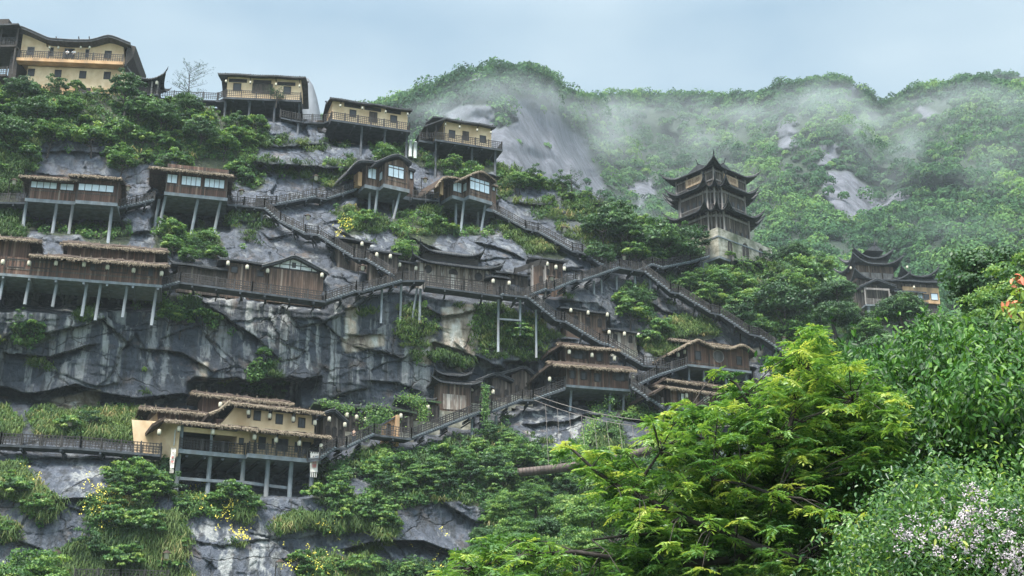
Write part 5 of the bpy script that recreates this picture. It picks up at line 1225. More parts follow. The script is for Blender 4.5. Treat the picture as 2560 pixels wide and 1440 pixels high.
b = row('annex3', 'plank house with lower white boards behind the open timber gate', 'the houses right of the dark hall', 1335, 1407, 718, 654, 'plank', (1328, 642, 1421), [(1352, 697, 9, 15, A), (1370, 680, 7, 14, A), (1385, 684, 7, 14, A), (1399, 687, 7, 14, A)], [(1368, 660), (1390, 668), (1411, 672)], dy=1.4)
b.box('pale_boards', 'plank_pale', b.X(1366, 705, 1.4), 1.36, b.Z(1366, 705, 1.4), b.X(1404, 712, 1.4), 1.395, b.Z(1366, 694, 1.4))
# open gate
b = Bld('timber_gate', 'open timber gate frame with bare rafters standing over the middle walkway', 'gate', (1300, 728, 1366, 730, 1.4)); b.lname = 'x'
mb = MB(); pts = [b.loc(x, y, .0) for x, y in [(1287, 673), (1325, 660), (1352, 650), (1366, 656)]]
for x in (1332, 1364):
    for dy in (0.1, 1.6): xx = b.X(x, 728); mb.box(xx - .09, dy - .09, -.6, xx + .09, dy + .09, b.Z(x, 663))
b.add(mb, 'post', 'timber_pale'); mb = MB()
for dy in (-.2, .1, .4, .7, 1.0, 1.3, 1.6):
    for p_, q in zip(pts[:-1], pts[1:]): mb.beam((p_[0], dy, p_[1]), (q[0], dy, q[1]), .07)
for p_ in pts: mb.beam((p_[0], -.4, p_[1] + .08), (p_[0], 1.8, p_[1] + .08), .1)
b.add(mb, 'rafter', 'timber')
# ---- three-arch and two-arch houses
row('cell1', 'plank house with three arched windows and a deep flat tile roof by the right-hand stair', 'the three-arch plank house', 1415, 1515, 828, 775, 'plank', (1400, 766, 1529), [(1440, 800, 11, 20, A), (1470, 804, 10, 20, A), (1499, 807, 10, 20, A)], [(1427, 776), (1470, 782), (1518, 787)], dy=1.2, fr=[1482], foot=None, rise=.4)
row('cell2', 'small two-arch plank house with pale weathered boards below the three-arch house', 'the two-arch plank house', 1524, 1592, 872, 828, 'plank_pale', (1520, 820, 1613), [(1538, 844, 10, 17, A), (1576, 848, 10, 17, A)], [(1523, 831), (1561, 835), (1596, 838)], dy=1.0, foot=868, rise=.4)

# ---- two-tier thatched house
b = Bld('two_tier_house', 'two-tier brown plank house with two thatched roofs and shuttered windows', 'house', 'tier'); b.lname = 'the two-tier thatched house'
xa, xb = b.X(1415, 968), b.X(1573, 980); zt = b.Z(1415, 912); D = 5
b.box('wall', 'plank_red', xa, 0, .3, xb, D, zt); b.box('platform', 'concrete', xa - .1, -.15, 0, xb + .15, D + .1, .299)
b.box('porch_floor', 'concrete', xa - 2.0, 1.5, 0, xa - .11, D, .28); b.rail([(xa - 2.0, 1.6, .28), (xa - .1, .1, .28)], 1.0)
b.frames([xa - 1.9], .28, zt - .2, 2, 'dark', .16, 'porch_post')
b.frames([xa + .07] + [b.X(q, 970) for q in (1447, 1478, 1500, 1523)] + [xb - .07], .3, zt, 0, 'plank_grey', .13, 'post', (zt - .3,))
for x, y, w in ((1431, 936, 9), (1459, 939, 9), (1493, 944, 9), (1550, 942, 20)): b.win(x, y, w, 17, 'shut', 0, 1 if w < 15 else 2)
ze = b.Z(1400, 909, -1); x0_, x1_ = b.X(1368, 906, -1), b.X(1592, 930, -1)
roof_par(b, x0_ + .7, x1_, -1.0, 3.2, ze, 1.0, 'thatch', .3)
b.add(MB().prism([(x0_ - .9, ze - 1.3), (x0_ + .75, ze), (x0_ + .75, ze + .28), (x0_ - 1.0, ze - 1.02)], -.8, 5.5), 'side_roof', 'thatch')
xu0, xu1 = b.X(1412, 905, 1.6), b.X(1524, 905, 1.6); zu = b.Z(1412, 868, 1.6)
b.box('upper_wall', 'plank_red', xu0, 1.6, zt, xu1, 5.5, zu); b.frames([xu0 + .07, b.X(1470, 900, 1.6), xu1 - .07], zt + .5, zu, 1.6, 'plank_grey', .12, 'upper_post')
for x, y, w in ((1446, 887, 20), (1498, 893, 9)): b.win(x, y, w, 17, 'shut', 1.6, 2 if w > 15 else 1)
zr = b.Z(1418, 862, .6); x0_, x1_ = b.X(1398, 862, .6), b.X(1550, 878, .6); roof_par(b, x0_ + .4, x1_, .5, 5.5, zr, 1.1, 'thatch', .3, name='upper_roof')
b.add(MB().prism([(x0_ - 1.3, zr - 1.2), (x0_ + .45, zr), (x0_ + .45, zr + .28), (x0_ - 1.4, zr - .92)], .6, 6), 'side_roof', 'thatch')
for x, y in ((1423, 880), (1480, 888), (1536, 896)): b.lan(x, y, .7)
for x, y in ((1374, 948), (1582, 941)): b.lan(x, y, -.4)
for x, y, pb in ((1428, 975, 1010), (1526, 985, 1020), (1560, 988, 1025)): b.stilt(x, y, 1.0, .17, 0, 'concrete', -.2, pb)

# ---- round-window house
b = Bld('round_window_house', 'brown plank house with big round barred window under a wavy thatched roof', 'house', 'moon'); b.lname = 'the round-window house'
xa, xb = b.X(1719, 916), b.X(1875, 934); D = 5
tp = [(1719, 868), (1733, 860), (1746, 854), (1766, 864), (1786, 871), (1826, 876), (1840, 871), (1855, 866), (1875, 881)]
b.add(MB().prism([(xa, .3)] + [(min(max(b.loc(x, y)[0], xa), xb), b.loc(x, y)[1]) for x, y in tp] + [(xb, .3)], 0, D), 'wall', 'plank_red')
b.box('platform', 'concrete', xa - .1, -.15, 0, xb + .15, D + .1, .299); b.box('porch_floor', 'concrete', xa - 2.2, 1.6, 0, xa - .11, D, .28)
b.box('porch_back', 'dark', xa - 1.9, 3.5, .28, xa - .01, D, b.Z(1719, 872)); b.box('porch_rail', 'timber_pale', xa - 1.9, 1.6, 1.3, xa - .02, 1.68, 1.42)
b.frames([xa + .07] + [b.X(q, 920) for q in (1775, 1818)] + [xb - .07], .3, b.Z(1719, 878), 0, 'plank_grey', .13, 'post', (b.Z(1719, 905),))
b.win(1796, 891, 27, 27, 'round', 0, fmat='timber_pale'); b.win(1745, 889, 12, 17, 'dark', 0); b.win(1848, 902, 11, 16, 'dark', 0)
roof_front(b, [b.loc(x, y, -.9) for x, y in [(1668, 883), (1690, 872), (1715, 858), (1733, 849), (1747, 845), (1762, 854), (1782, 863), (1808, 865), (1826, 869), (1842, 861), (1856, 857), (1872, 866), (1893, 882)]], -.9, D + 1, 'thatch', .3)
zz = b.Z(1676, 846, 4.2); roof_par(b, b.X(1672, 846, 4.2), b.X(1850, 864, 4.2), 4.0, 7.5, zz, .7, 'thatch', .3, name='rear_roof')
for x, y in ((1695, 887), (1712, 880)): b.lan(x, y, .6)
for x, y, pb in ((1722, 928, 955), (1760, 933, 960), (1815, 938, 965), (1865, 940, 968)): b.stilt(x, y, .9, .17, 0, 'concrete', -.1, pb)
# ---- lowest double-thatched house
b = Bld('low_thatched_house', 'dark brown plank house under two stacked thatched roofs on one tall pale stilt', 'house', 'low'); b.lname = 'the double-thatched house'
xa, xb = b.X(1677, 1021), b.X(1850, 1043); zt = b.Z(1677, 967); D = 4.5
b.box('wall', 'plank_red', xa, 0, .3, xb, D, zt); b.box('platform', 'concrete', xa - .3, -.2, 0, xb + .15, D + .1, .299)
b.frames([xa + .07] + [b.X(q, 1025) for q in (1732, 1788)] + [xb - .07], .3, zt, 0, 'plank_grey', .13, 'post', (zt - .3,))
for x, y in ((1706, 993), (1760, 1000), (1815, 1008)): b.win(x, y, 20, 14, 'dark', 0, 3)
mb = MB(); [mb.box(b.X(x, y) - .22, -.13, b.Z(x, y) - .38, b.X(x, y) + .12, -.1, b.Z(x, y) + .38) for x, y in ((1706, 993), (1762, 1001))]; b.add(mb, 'open_shutter', 'white')
z1 = b.Z(1680, 966, -.9); x0_, x1_ = b.X(1668, 962, -.9), b.X(1858, 992, -.9); roof_par(b, x0_, x1_, -.9, 5.5, z1, 1.1, 'thatch', .3)
b.add(MB().prism([(x0_ - 1.7, z1 - 1.2), (x0_ + .1, z1), (x0_ + .1, z1 + .25), (x0_ - 1.8, z1 - .95)], -.7, 5.5), 'side_roof', 'thatch')
z2 = b.Z(1678, 948, 1.5); x0_, x1_ = b.X(1664, 944, 1.5), b.X(1830, 968, 1.5); roof_par(b, x0_, x1_, 1.4, 6, z2, .9, 'thatch', .3, name='upper_roof'); b.box('upper_wall', 'dark', x0_ + .6, 2.2, z1, x1_ - .6, 5.5, z2 - .1)
b.add(MB().prism([(x0_ - 1.5, z2 - 1.1), (x0_ + .1, z2), (x0_ + .1, z2 + .25), (x0_ - 1.6, z2 - .85)], 1.5, 6), 'side_roof', 'thatch')
for x, y in ((1716, 989), (1770, 996)): b.lan(x, y, -.45)
b.stilt(1671, 1032, .2, .2, 0, 'concrete', -.25, 1090, False); b.stilt(1770, 1040, .8, .2, 0, 'concrete', 0, 1090)

# ---- lower row between restaurant and two-tier house
row('arc1', 'gable-fronted arched plank house right beside the earthen restaurant', 'the arched houses beside the restaurant', 806, 862, 1100, 1047, 'plank_grey', None, [(819, 1075, 11, 20, A), (836, 1079, 11, 22, A), (850, 1084, 9, 18, A)], [(823, 1048), (862, 1062)], prof=[(797, 1036), (818, 1028), (836, 1022), (852, 1038), (870, 1054)], dy=1.4)
row('arc2', 'plank house with long grass growing on its sloping roof above the lower stair', 'the arched houses beside the restaurant', 855, 906, 1086, 1036, 'plank_grey', (797, 1006, 918), [(869, 1058, 8, 16, A), (884, 1063, 8, 16, A), (897, 1068, 8, 16, A)], [(868, 1038), (892, 1043), (914, 1049)], rmat='moss_tile', dy=1.6, foot=1078)
row('arc3', 'weathered plank house under a mossy roof behind the orange archway', 'the arched houses by the lower stair', 985, 1033, 1082, 1034, 'plank_grey', (936, 1016, 1042), [(989, 1063, 9, 17, A), (1013, 1065, 10, 18, A)], [(1002, 1040)], rmat='moss_tile', dy=1.4, foot=1078)
row('arc4', 'plank house with green vines hanging from its mossy roof', 'the arched houses by the lower stair', 1030, 1098, 1066, 1008, 'plank_grey', (1000, 994, 1104), [(1052, 1039, 9, 17, A), (1078, 1041, 11, 17, A)], [(1070, 1018)], rmat='moss_tile', dy=1.4, foot=1052)
b = row('tall', 'tall windowless plank hall with double curved black tile roofs above the lower stair', 'x', 1095, 1177, 1046, 956, 'plank', None, [], [], foot=1026, D=4.2, dy=1.4, fr=[1120, 1148], name='plank_hall')
xa, xb = b.X(1095, 1046, 1.4), b.X(1177, 1050, 1.4); zt = b.Z(1095, 956, 1.4); cx, cy, hx = (xa + xb) / 2, 3.5, (xb - xa) / 2
b.box('panel', 'plank_pale', b.X(1106, 1020, 1.4), 1.34, b.Z(1106, 1022, 1.4), b.X(1165, 1022, 1.4), 1.395, b.Z(1106, 984, 1.4))
addroof(b, rect(cx, cy, hx + .9, 2.8), rect(cx, cy, hx - .6, .7), zt - .05, zt + .85, lift=.55, ext=.4, reach=1.8)
zu = b.Z(1080, 932, 1.8); b.box('upper_wall', 'dark', cx - hx + .4, 2.9, zt + .7, cx + hx - .5, 4.4, zu + .05); addroof(b, rect(cx - .2, cy, hx + .2, 1.8), rect(cx - .2, cy, hx - .6, .15), zu, zu + .75, lift=.5, ext=.35, reach=1.6, name='upper_roof')
row('arc5', 'narrow plank house with one arched window right of the tall plank hall', 'the arched houses by the lower stair', 1179, 1230, 1019, 966, 'plank_grey', (1172, 959, 1236), [(1192, 999, 10, 17, A)], [(1180, 973), (1233, 980)], dy=1.4, foot=1008)
row('arc6', 'gable-fronted plank house with two arched windows left of the taller gabled one', 'the arched houses by the lower stair', 1231, 1277, 1009, 955, 'plank_grey', None, [(1243, 981, 10, 17, A), (1266, 983, 10, 17, A)], [], prof=[(1188, 952), (1215, 941), (1240, 931), (1262, 940), (1285, 951)], dy=1.4, foot=1003)
row('arc7', 'gable-fronted plank house with two arched windows nearest the two-tier house', 'the arched houses by the lower stair', 1279, 1330, 997, 936, 'plank_grey', None, [(1293, 971, 10, 16, A), (1315, 975, 10, 16, A)], [], prof=[(1240, 936), (1278, 926), (1313, 915), (1333, 930), (1351, 943)], dy=1.4, foot=988)
# orange archway
b = Bld('archway', 'orange plaster archway with one tall pillar beside the lower stair', 'archway', (956, 1092, 990, 1096, 2.2)); xa, xb = b.X(956, 1092, .3), b.X(984, 1095, .3); zl, zr_ = b.Z(956, 1064, .3), b.Z(988, 1044, .3)
b.add(MB().prism([(xa, -.6), (xa, zl), (xb, zr_), (xb, -.6)], .3, .8), 'wall', 'earth_orange'); b.win(972, 1073, 11, 26, 'arch', .3)
b.box('pillar', 'earth_orange', xb, -.4, -.9, xb + .35, .9, zr_ + .15); b.add(MB().prism([(xa - .2, zl - .02), (xb + .5, zr_ + .16), (xb + .5, zr_ + .36), (xa - .2, zl + .18)], .0, 1.1), 'coping', 'tile')
# ---- earthen restaurant
b = Bld('restaurant', 'large yellow earthen and thatch restaurant with open terrace on tall round concrete stilts', 'restaurant', 'rest'); b.lname = 'the earthen restaurant'
xa, xb = b.X(446, 1132), b.X(613, 1147)
b.box('platform', 'concrete', xa, 0, 0, xb, 6.5, .42)
R2 = (630, 1142, 802, 1166); x2a, x2b = b.X(630, 1150, -.9), b.X(802, 1160, -.9)
b.box('platform', 'concrete', xb + .01, -.9, -.02, x2b, 6.5, .40)
fl = .42; hp = 1.1
b.rail([(xa + .1, .1, fl), (xb - .1, .1, fl)], hp); b.rail([(xb + .12, .0, fl), (xb + .15, -.75, fl), (x2b - .15, -.75, fl)], hp)
zl = b.Z(446, 1064, .6)          # lower eave level
b.box('back_wall', 'dark', xa + .1, 4.2, fl, xb, 4.4, zl); b.box('ceiling', 'dark', xa + .1, .4, zl - .12, xb + .2, 4.2, zl - .02)
b.box('fascia', 'earth', xa + .05, .25, b.Z(446, 1077, .25), xb + .05, .5, zl - .13)
b.box('column', 'concrete', xa + .05, .2, fl, xa + .35, .5, zl); b.box('column', 'concrete', b.X(525, 1120), .22, fl, b.X(531, 1120), .5, zl - .6)
b.box('side_wall', 'earth', b.X(590, 1130, .3), .2, fl, b.X(622, 1130, .3), 4, zl)
wz = b.Z(625, 1088, 1.2); b.box('wall', 'earth', b.X(622, 1130, 1.2), 1.2, fl, x2b - .8, 6, max(wz, zl))
for x, y, w, h in ((655, 1108, 14, 26), (682, 1108, 4, 20), (706, 1113, 24, 26), (740, 1118, 6, 22), (766, 1121, 18, 26)): b.win(x, y, w, h, 'dark', 1.2, 2 if w > 20 else 1)
mb = MB()
for x in (636, 690, 748): xx = b.X(x, 1140, -.6); mb.box(xx - .09, -.7, fl, xx + .09, -.52, zl + .1)
b.add(mb, 'terrace_post', 'dark'); b.win(603, 1104, 9, 14, 'dark', .2)
# left cheek: yellow wall with sign and door, running back to the rock
cx0, cz = xa - .02, fl
b.add(MB().poly([(xa, .25, -.3), (xa - 1.6, 3.4, -.3), (xa - 2.4, 3.4, zl + .9), (xa, .25, zl + .1)]).poly([(xa + .25, .25, -.3), (xa + .25, .25, zl + .1), (xa - 2.2, 3.65, zl + .9), (xa - 1.4, 3.65, -.3)]).poly([(xa - 1.6, 3.4, -.3), (xa - 3.6, 3.6, -.3), (xa - 4.3, 3.7, zl + .9), (xa - 2.4, 3.4, zl + .9)]), 'side_wall', 'earth')
d_ = Vector((-1.6, 3.15, 0)).normalized(); nrm = Vector((-d_.y, d_.x, 0)); ang = math.atan2(-d_.y, -d_.x)
def cheek(t, z, off): return Vector((xa, .25, 0)) + d_ * t + Vector((nrm.x, nrm.y, 0)) * off + Vector((0, 0, z))
mb = MB(); p0, p1 = cheek(1.0, fl, .05), cheek(2.6, fl, .05); mb.poly([tuple(p0), tuple(p1), (p1.x, p1.y, fl + 1.7), (p0.x, p0.y, fl + 2.1)]).poly([tuple(cheek(1.0, fl, -.02)), (cheek(1.0, 0, -.02).x, cheek(1, 0, -.02).y, fl + 2.1), (cheek(2.6, 0, -.02).x, cheek(2.6, 0, -.02).y, fl + 1.7), tuple(cheek(2.6, fl, -.02))]); b.add(mb, 'door', 'plank_red')
mb = MB(); q0, q1 = cheek(1.5, fl + 2.75, .1), cheek(3.2, fl + 2.6, .1); mb.beam(tuple(q0), tuple(q1), .12, .62); sg = b.add(mb, 'sign_board', 'dark')
mid = (q0 + q1) / 2 + nrm * .08; text_mesh('岩铺', .5, M['white'], sg, tuple(mid), (R(90), 0, ang), 'lettering')
b.add(MB().beam(tuple(cheek(.55, fl + .4, .18)), tuple(cheek(.55, fl + 2.0, .18)), .05, .55), 'standing_sign', 'white')
# lower roof in two runs
x0_, z0_ = b.loc(412, 1046, -.9); x1_ = b.X(612, 1062, -.9); roof_par(b, x0_, x1_, -.9, 4.5, z0_, .8, 'thatch', .32, name='lower_roof', rf=.6)
b.add(MB().prism([(x0_ - 1.1, z0_ - .9), (x0_ + .15, z0_), (x0_ + .15, z0_ + .28), (x0_ - 1.15, z0_ - .6)], -.7, 4), 'side_roof', 'thatch')
x0_, z1_ = b.loc(606, 1066, -1.7); x1_ = b.X(827, 1100, -1.7); roof_par(b, x0_, x1_, -1.7, 3.0, z1_, .6, 'thatch', .32, name='lower_roof', rf=.7)
# upper storey
uy = 1.3; xu0, xu1 = b.X(582, 1060, uy), b.X(785, 1085, uy); zu = b.Z(785, 1040, uy)
b.box('upper_wall', 'earth', xu0, uy, zl - .3, xu1, 6, zu); xg = b.X(548, 1050, uy)
b.add(MB().prism([(xg, zl - .3), (xg, zl + .5), (xu0 + .02, zu - .1), (xu0 + .02, zl - .3)], uy + .01, 5.9), 'gable_wall', 'earth')
for x, y in ((643, 1039), (698, 1048), (754, 1057)): b.win(x, y, 14, 20, 'dark', uy, 2)
xe0, ze = b.loc(572, 1003, .2); xe1 = b.X(811, 1043, .2); roof_par(b, xe0, xe1, .2, 6.5, ze, .9, 'thatch', .32, name='upper_roof')
b.add(MB().prism([(xe0 - 1.9, ze - 1.65), (xe0 - .9, ze - 1.15), (xe0 + .2, ze), (xe0 + .2, ze + .30), (xe0 - .95, ze - .85), (xe0 - 1.95, ze - 1.35)], .3, 6), 'side_roof', 'thatch')
fm = MB(); fringe(fm, [(xe0 - 1.9, .3, ze - 1.5), (xe0 - .9, .3, ze - 1.0), (xe0 + .2, .3, ze + .1)], (0, -1, 0), 40); fm.tube([(xe0 - 1.9, .3, ze - 1.5), (xe0 - .9, .3, ze - 1.0), (xe0 + .2, .3, ze + .12)], .15, 6); b.add(fm, 'straw_edge', 'straw')
mb = MB()
for x in (621, 674, 733, 783): xx = b.X(x, 1040, uy); mb.box(xx - .12, .7, zu - .95, xx + .12, uy - .005, zu - .05); mb.beam((xx, uy, zu - .9), (xx, .45, zu - .1), .14)
b.add(mb, 'eave_bracket', 'dark')
# rear left wing and rear roof
xw0, zw = b.loc(358, 1017, 3.5); xw1 = b.X(545, 1040, 3.5); roof_par(b, xw0, xw1, 3.4, 8.5, zw, .8, 'thatch', .32, name='wing_roof')
b.box('wing_wall', 'plank_red', xw0 + 1.0, 4.2, fl, xw1, 8, zw - .1); b.add(MB().prism([(xw0 + 1.6, -.5), (xw0 + .7, zw - 1.3), (xw0 + 1.5, zw - .35), (xw0 + 2.3, -.5)], 3.9, 8.2), 'buttress', 'earth_orange')
xr0, zr_ = b.loc(488, 981, 6.5); xr1 = b.X(735, 1018, 6.5); roof_par(b, xr0, xr1, 6.4, 11, zr_, .8, 'thatch', .32, name='rear_roof'); b.box('rear_wall', 'plank_red', xr0 + 1, 7.2, fl, xr1 - 1, 10, zr_ - .1)
for x, y in ((551, 1012), (621, 1031), (674, 1040), (733, 1048), (787, 1057)): b.lan(x, y, .6 if x > 560 else 2)
for x, y in ((398, 1080), (447, 1072), (532, 1080), (636, 1093), (690, 1100), (748, 1108), (803, 1116)): b.lan(x, y, -.5 if x < 600 else -1.25)
for x, y, pb, dy in ((447, 1140, 1245, .5), (525, 1147, 1240, .5), (609, 1150, 1228, .5), (670, 1158, 1262, -.2), (728, 1163, 1262, -.2), (780, 1168, 1252, -.2)): b.stilt(x, y, dy, .24, 0, 'concrete', 0, pb)
mb = MB(); pp = [b.loc(x, y, .3) for x, y in ((448, 1196), (525, 1202), (609, 1206), (668, 1214), (728, 1221))]
for p_, q in zip(pp[:-1], pp[1:]): mb.beam((p_[0], .3, p_[1]), (q[0], .3, q[1]), .22, .3)
b.add(mb, 'cross_beam', 'concrete'); mb = MB()
for q in range(8): xx = xa + (x2b - xa) * (q + .5) / 8; mb.beam((xx, .2, -.18), (xx, 6.3, -.18), .26)
b.add(mb, 'floor_beam', 'concrete_dark')
# banners
for i, (x, y, hh, w) in enumerate(((434, 1120, 2.5, .52), (787, 1130, 2.6, .95))):
    xx, zz = b.loc(x, y, -.35 if i == 0 else -1.15); p_ = b.world(xx, -.35 if i == 0 else -1.15, zz); r = empty('banner', tuple(p_), b.yaw + (R(-25) if i == 0 else 0))
    tag(r, ('narrow' if i == 0 else 'wide') + ' cream banner with red characters hanging at the ' + ('left' if i == 0 else 'right') + ' end of the restaurant terrace', 'banner', 'restaurant banners')
    mb = MB(); n = 8
    def bx(t, sd): return sd * w / 2 * (1 - .22 * t) + .03 * math.sin(t * 7)
    mb.grid([[(bx(k / n, -1) + (bx(k / n, 1) - bx(k / n, -1)) * j / 4, .05 * math.sin(k + j), -hh * .74 * k / n - .15) for j in range(5)] for k in range(n + 1)])
    for j in range(4):
        a0 = bx(1, -1) + (bx(1, 1) - bx(1, -1)) * (j + .12) / 4; a1 = bx(1, -1) + (bx(1, 1) - bx(1, -1)) * (j + .62) / 4
        mb.quad((a0, .02, -hh * .74 - .15), (a1, .02, -hh * .74 - .15), (a1, .02, -hh), (a0, .02, -hh)); t0 = bx(0, -1) + w * (j + .3) / 4; mb.quad((t0, 0, 0), (t0 + w * .12, 0, 0), (t0 + w * .12, 0, -.16), (t0, 0, -.16))
    mb.build('cloth', M['cloth'], r); MB().tube([(-w * .62, 0, 0), (w * .62, 0, 0)], .025, 6).build('rod', M['timber_pale'], r)
    text_mesh('岩', w * .5, M['red'], r, (0, -.08, -hh * .38), (R(90), 0, 0)); text_mesh('铺', w * .5, M['red'], r, (0, -.08, -hh * .56), (R(90), 0, 0)); text_mesh('客 食', w * .22, M['dark'], r, (0, -.08, -hh * .2), (R(90), 0, 0))

# ---- the pagoda
b = Bld('pagoda', 'tall three-tiered black-roofed timber pagoda with upswept corners on an arched stone base', 'pagoda', (1798, 640, 1932, 662, 1.0), yaw=R(41)); b.lname = 'the tall pagoda'
W = b.W; H0 = b.Z(1795, 596) ; 
def zat(py, x, y):      # height that shows at photo row py above the plan point (x, y)
    w = b.world(x, y, 0); px = 1790; zz = 0
    for _ in range(4): zz = w.y * (ray(px, py).z / ray(px, py).y) - b.P.z
    return zz
zp = zat(568, 0, 0); Wy = W * .98
st_ = MB().box(0, 0, 0, W, Wy, zat(592, 0, 0)); b.add(st_, 'stone_base', 'stone'); zs = zat(592, 0, 0)
b.box('string_course', 'concrete', -.1, -.1, zs, W + .1, Wy + .1, zs + .18)
mb = MB(); mb.box(0, 0, zs + .18, W * .8, .25, zp).box(W * .8, 0, zs + .18, W, .25, zp - .15).box(0, .25, zs + .18, .25, Wy, zp).box(W - .25, .25, zs + .18, W, Wy, zp - .15).box(.25, .25, zs + .18, W - .25, Wy - .25, zs + .3); b.add(mb, 'parapet', 'stone')
b.box('plinth', 'concrete', -.12, -.12, -.35, W + .12, Wy + .12, -.003)
for x, y, w, h in ((1825, 627, 14, 34), (1864, 637, 19, 38), (1903, 645, 14, 32)):
    b.win(x, y, w, h, 'arch', 0, 1, 'stone'); k_m = b.m(x, y); xx, zz = b.loc(x, y); b.box('balustrade', 'timber_pale', xx - w * k_m / 2.2, -.12, zz - h * k_m * .5, xx + w * k_m / 2.2, -.08, zz - h * k_m * .12)
mb = MB(); n_ = 12; yy0, hw, hz = W * .45, .5, 1.0; zc = 1.6
prof = [(yy0 - hw, zc - hz)] + [(yy0 - hw * math.cos(math.pi * i / n_), zc + .5 + hw * math.sin(math.pi * i / n_)) for i in range(n_ + 1)] + [(yy0 + hw, zc - hz)]
mb.poly([(-.03, y, z) for y, z in prof]); b.add(mb, 'side_arch', 'pane_dark')
t1 = .35 * W; c_ = .385 * W
z1 = zat(520, 0, 0); zi1 = z1 + .85; z2 = zat(457, 0, 0); zi2 = z2 + .8; z3 = zat(408, 0, 0)
t2, t3 = t1 * .93, t1 * .83
def storey(t, z0, z1, nm):
    c1, c2 = t * .16, t * .36; pl = redent(c_, c_, t, c1, c2); n = len(pl)
    mb = MB(); k = len(mb.v); mb.v += [(x, y, z0) for x, y in pl] + [(x, y, z1) for x, y in pl]
    for i in range(n): j = (i + 1) % n; mb.f.append((i, j, n + j, n + i))
    mb.f.append(tuple(range(n, 2 * n))); b.add(mb, nm, 'plank_grey')
    pm = MB(); lm = MB(); wm = MB()
    for i in range(n):
        x, y = pl[i]; ox, oy = (x - c_) * .035, (y - c_) * .035; pm.tube([(x + ox, y + oy, z0 - .02), (x + ox, y + oy, z1 + .1)], .14, 8)
        a = Vector((*pl[i], 0)); d = Vector((*pl[(i + 1) % n], 0)); L = (d - a).length; u = (d - a).normalized(); o_ = Vector((u.y, -u.x, 0)) * .06
        if L < .3: continue
        lm.beam(tuple(a + o_ * 2 + Vector((0, 0, z1 - .45))), tuple(d + o_ * 2 + Vector((0, 0, z1 - .45))), .1, .3)
        lm.beam(tuple(a + o_ * 3 + Vector((0, 0, z0 + .95))), tuple(d + o_ * 3 + Vector((0, 0, z0 + .95))), .08, .1)
        q = max(1, int(L / .55))
        for s_ in range(q):
            if (s_ % 2) == 0: p_ = a + u * L * (s_ + .1) / q + o_; r_ = a + u * L * (s_ + .85) / q + o_; wm.beam(tuple(p_ + Vector((0, 0, z0 + 1.15))), tuple(r_ + Vector((0, 0, z0 + 1.15))), .05, 1.5 if z1 - z0 > 2.6 else .9)
        for s_ in range(int(L / .22)): p_ = a + u * (.1 + s_ * .22) + o_ * 3; lm.box(p_.x - .02, p_.y - .02, z0, p_.x + .02, p_.y + .02, z0 + .9)
    b.add(pm, nm.replace('wall', 'column'), 'timber_pale', None, True); b.add(lm, nm.replace('wall', 'lattice'), 'timber_pale'); b.add(wm, nm.replace('wall', 'window'), 'pane_dark')
    return pl
def rr(t, k=0): return redent(c_, c_, t, (t) * .17, t * .38)
storey(t1, zs + .3, z1, 'first_wall'); addroof(b, rr(t1 + 1.6), rr(t2 - .15), z1 + .05, zi1, lift=1.2, ext=.6, reach=2.0)
storey(t2, zi1 - .3, z2, 'second_wall'); addroof(b, rr(t2 + 1.5), rr(t3 - .15), z2 + .05, zi2, lift=1.15, ext=.55, reach=1.9)
pl = rect(c_, c_, t3, t3); mb = MB().box(c_ - t3, c_ - t3, zi2 - .3, c_ + t3, c_ + t3, z3); b.add(mb, 'third_wall', 'plank_grey')
pm = MB(); lm = MB()
for sx_ in (-1, -.4, .4, 1):
    for sy_ in (-1, -.4, .4, 1):
        if max(abs(sx_), abs(sy_)) == 1: pm.tube([(c_ + sx_ * (t3 + .1), c_ + sy_ * (t3 + .1), zi2 - .2), (c_ + sx_ * (t3 + .1), c_ + sy_ * (t3 + .1), z3 + .1)], .13, 8)
for z in (zi2 + .55, z3 - .35): lm.box(c_ - t3 - .14, c_ - t3 - .14, z - .08, c_ + t3 + .14, c_ - t3 - .005, z + .1); lm.box(c_ - t3 - .14, c_ - t3, z - .08, c_ - t3 - .005, c_ + t3, z + .1)
b.add(pm, 'third_column', 'timber_pale', None, True); b.add(lm, 'third_lattice', 'timber_pale')
h_ = (z3 - zi2) * .55; zb_ = zi2 + (z3 - zi2) * .55
f = b.box('name_board', 'gold', c_ - t3 * .45, c_ - t3 - .34, zb_ - h_ / 2, c_ + t3 * .45, c_ - t3 - .22, zb_ + h_ / 2)
text_mesh('望仙楼', h_ * .62, M['gold_dark'], f, (c_, c_ - t3 - .36, zb_), (R(90), 0, 0))
f = b.box('name_board', 'gold', c_ - t3 - .34, c_ - t3 * .45, zb_ - h_ / 2, c_ - t3 - .22, c_ + t3 * .45, zb_ + h_ / 2)
text_mesh('望仙楼', h_ * .62, M['gold_dark'], f, (c_ - t3 - .36, c_, zb_), (R(90), 0, R(-90)))
addroof(b, rect(c_, c_, t3 + 1.15, t3 + 1.15), rect(c_, c_, t3 * .78, t3 * .78), z3 + .05, z3 + 1.0, lift=1.15, ext=.6, reach=2.6, name='top_roof')
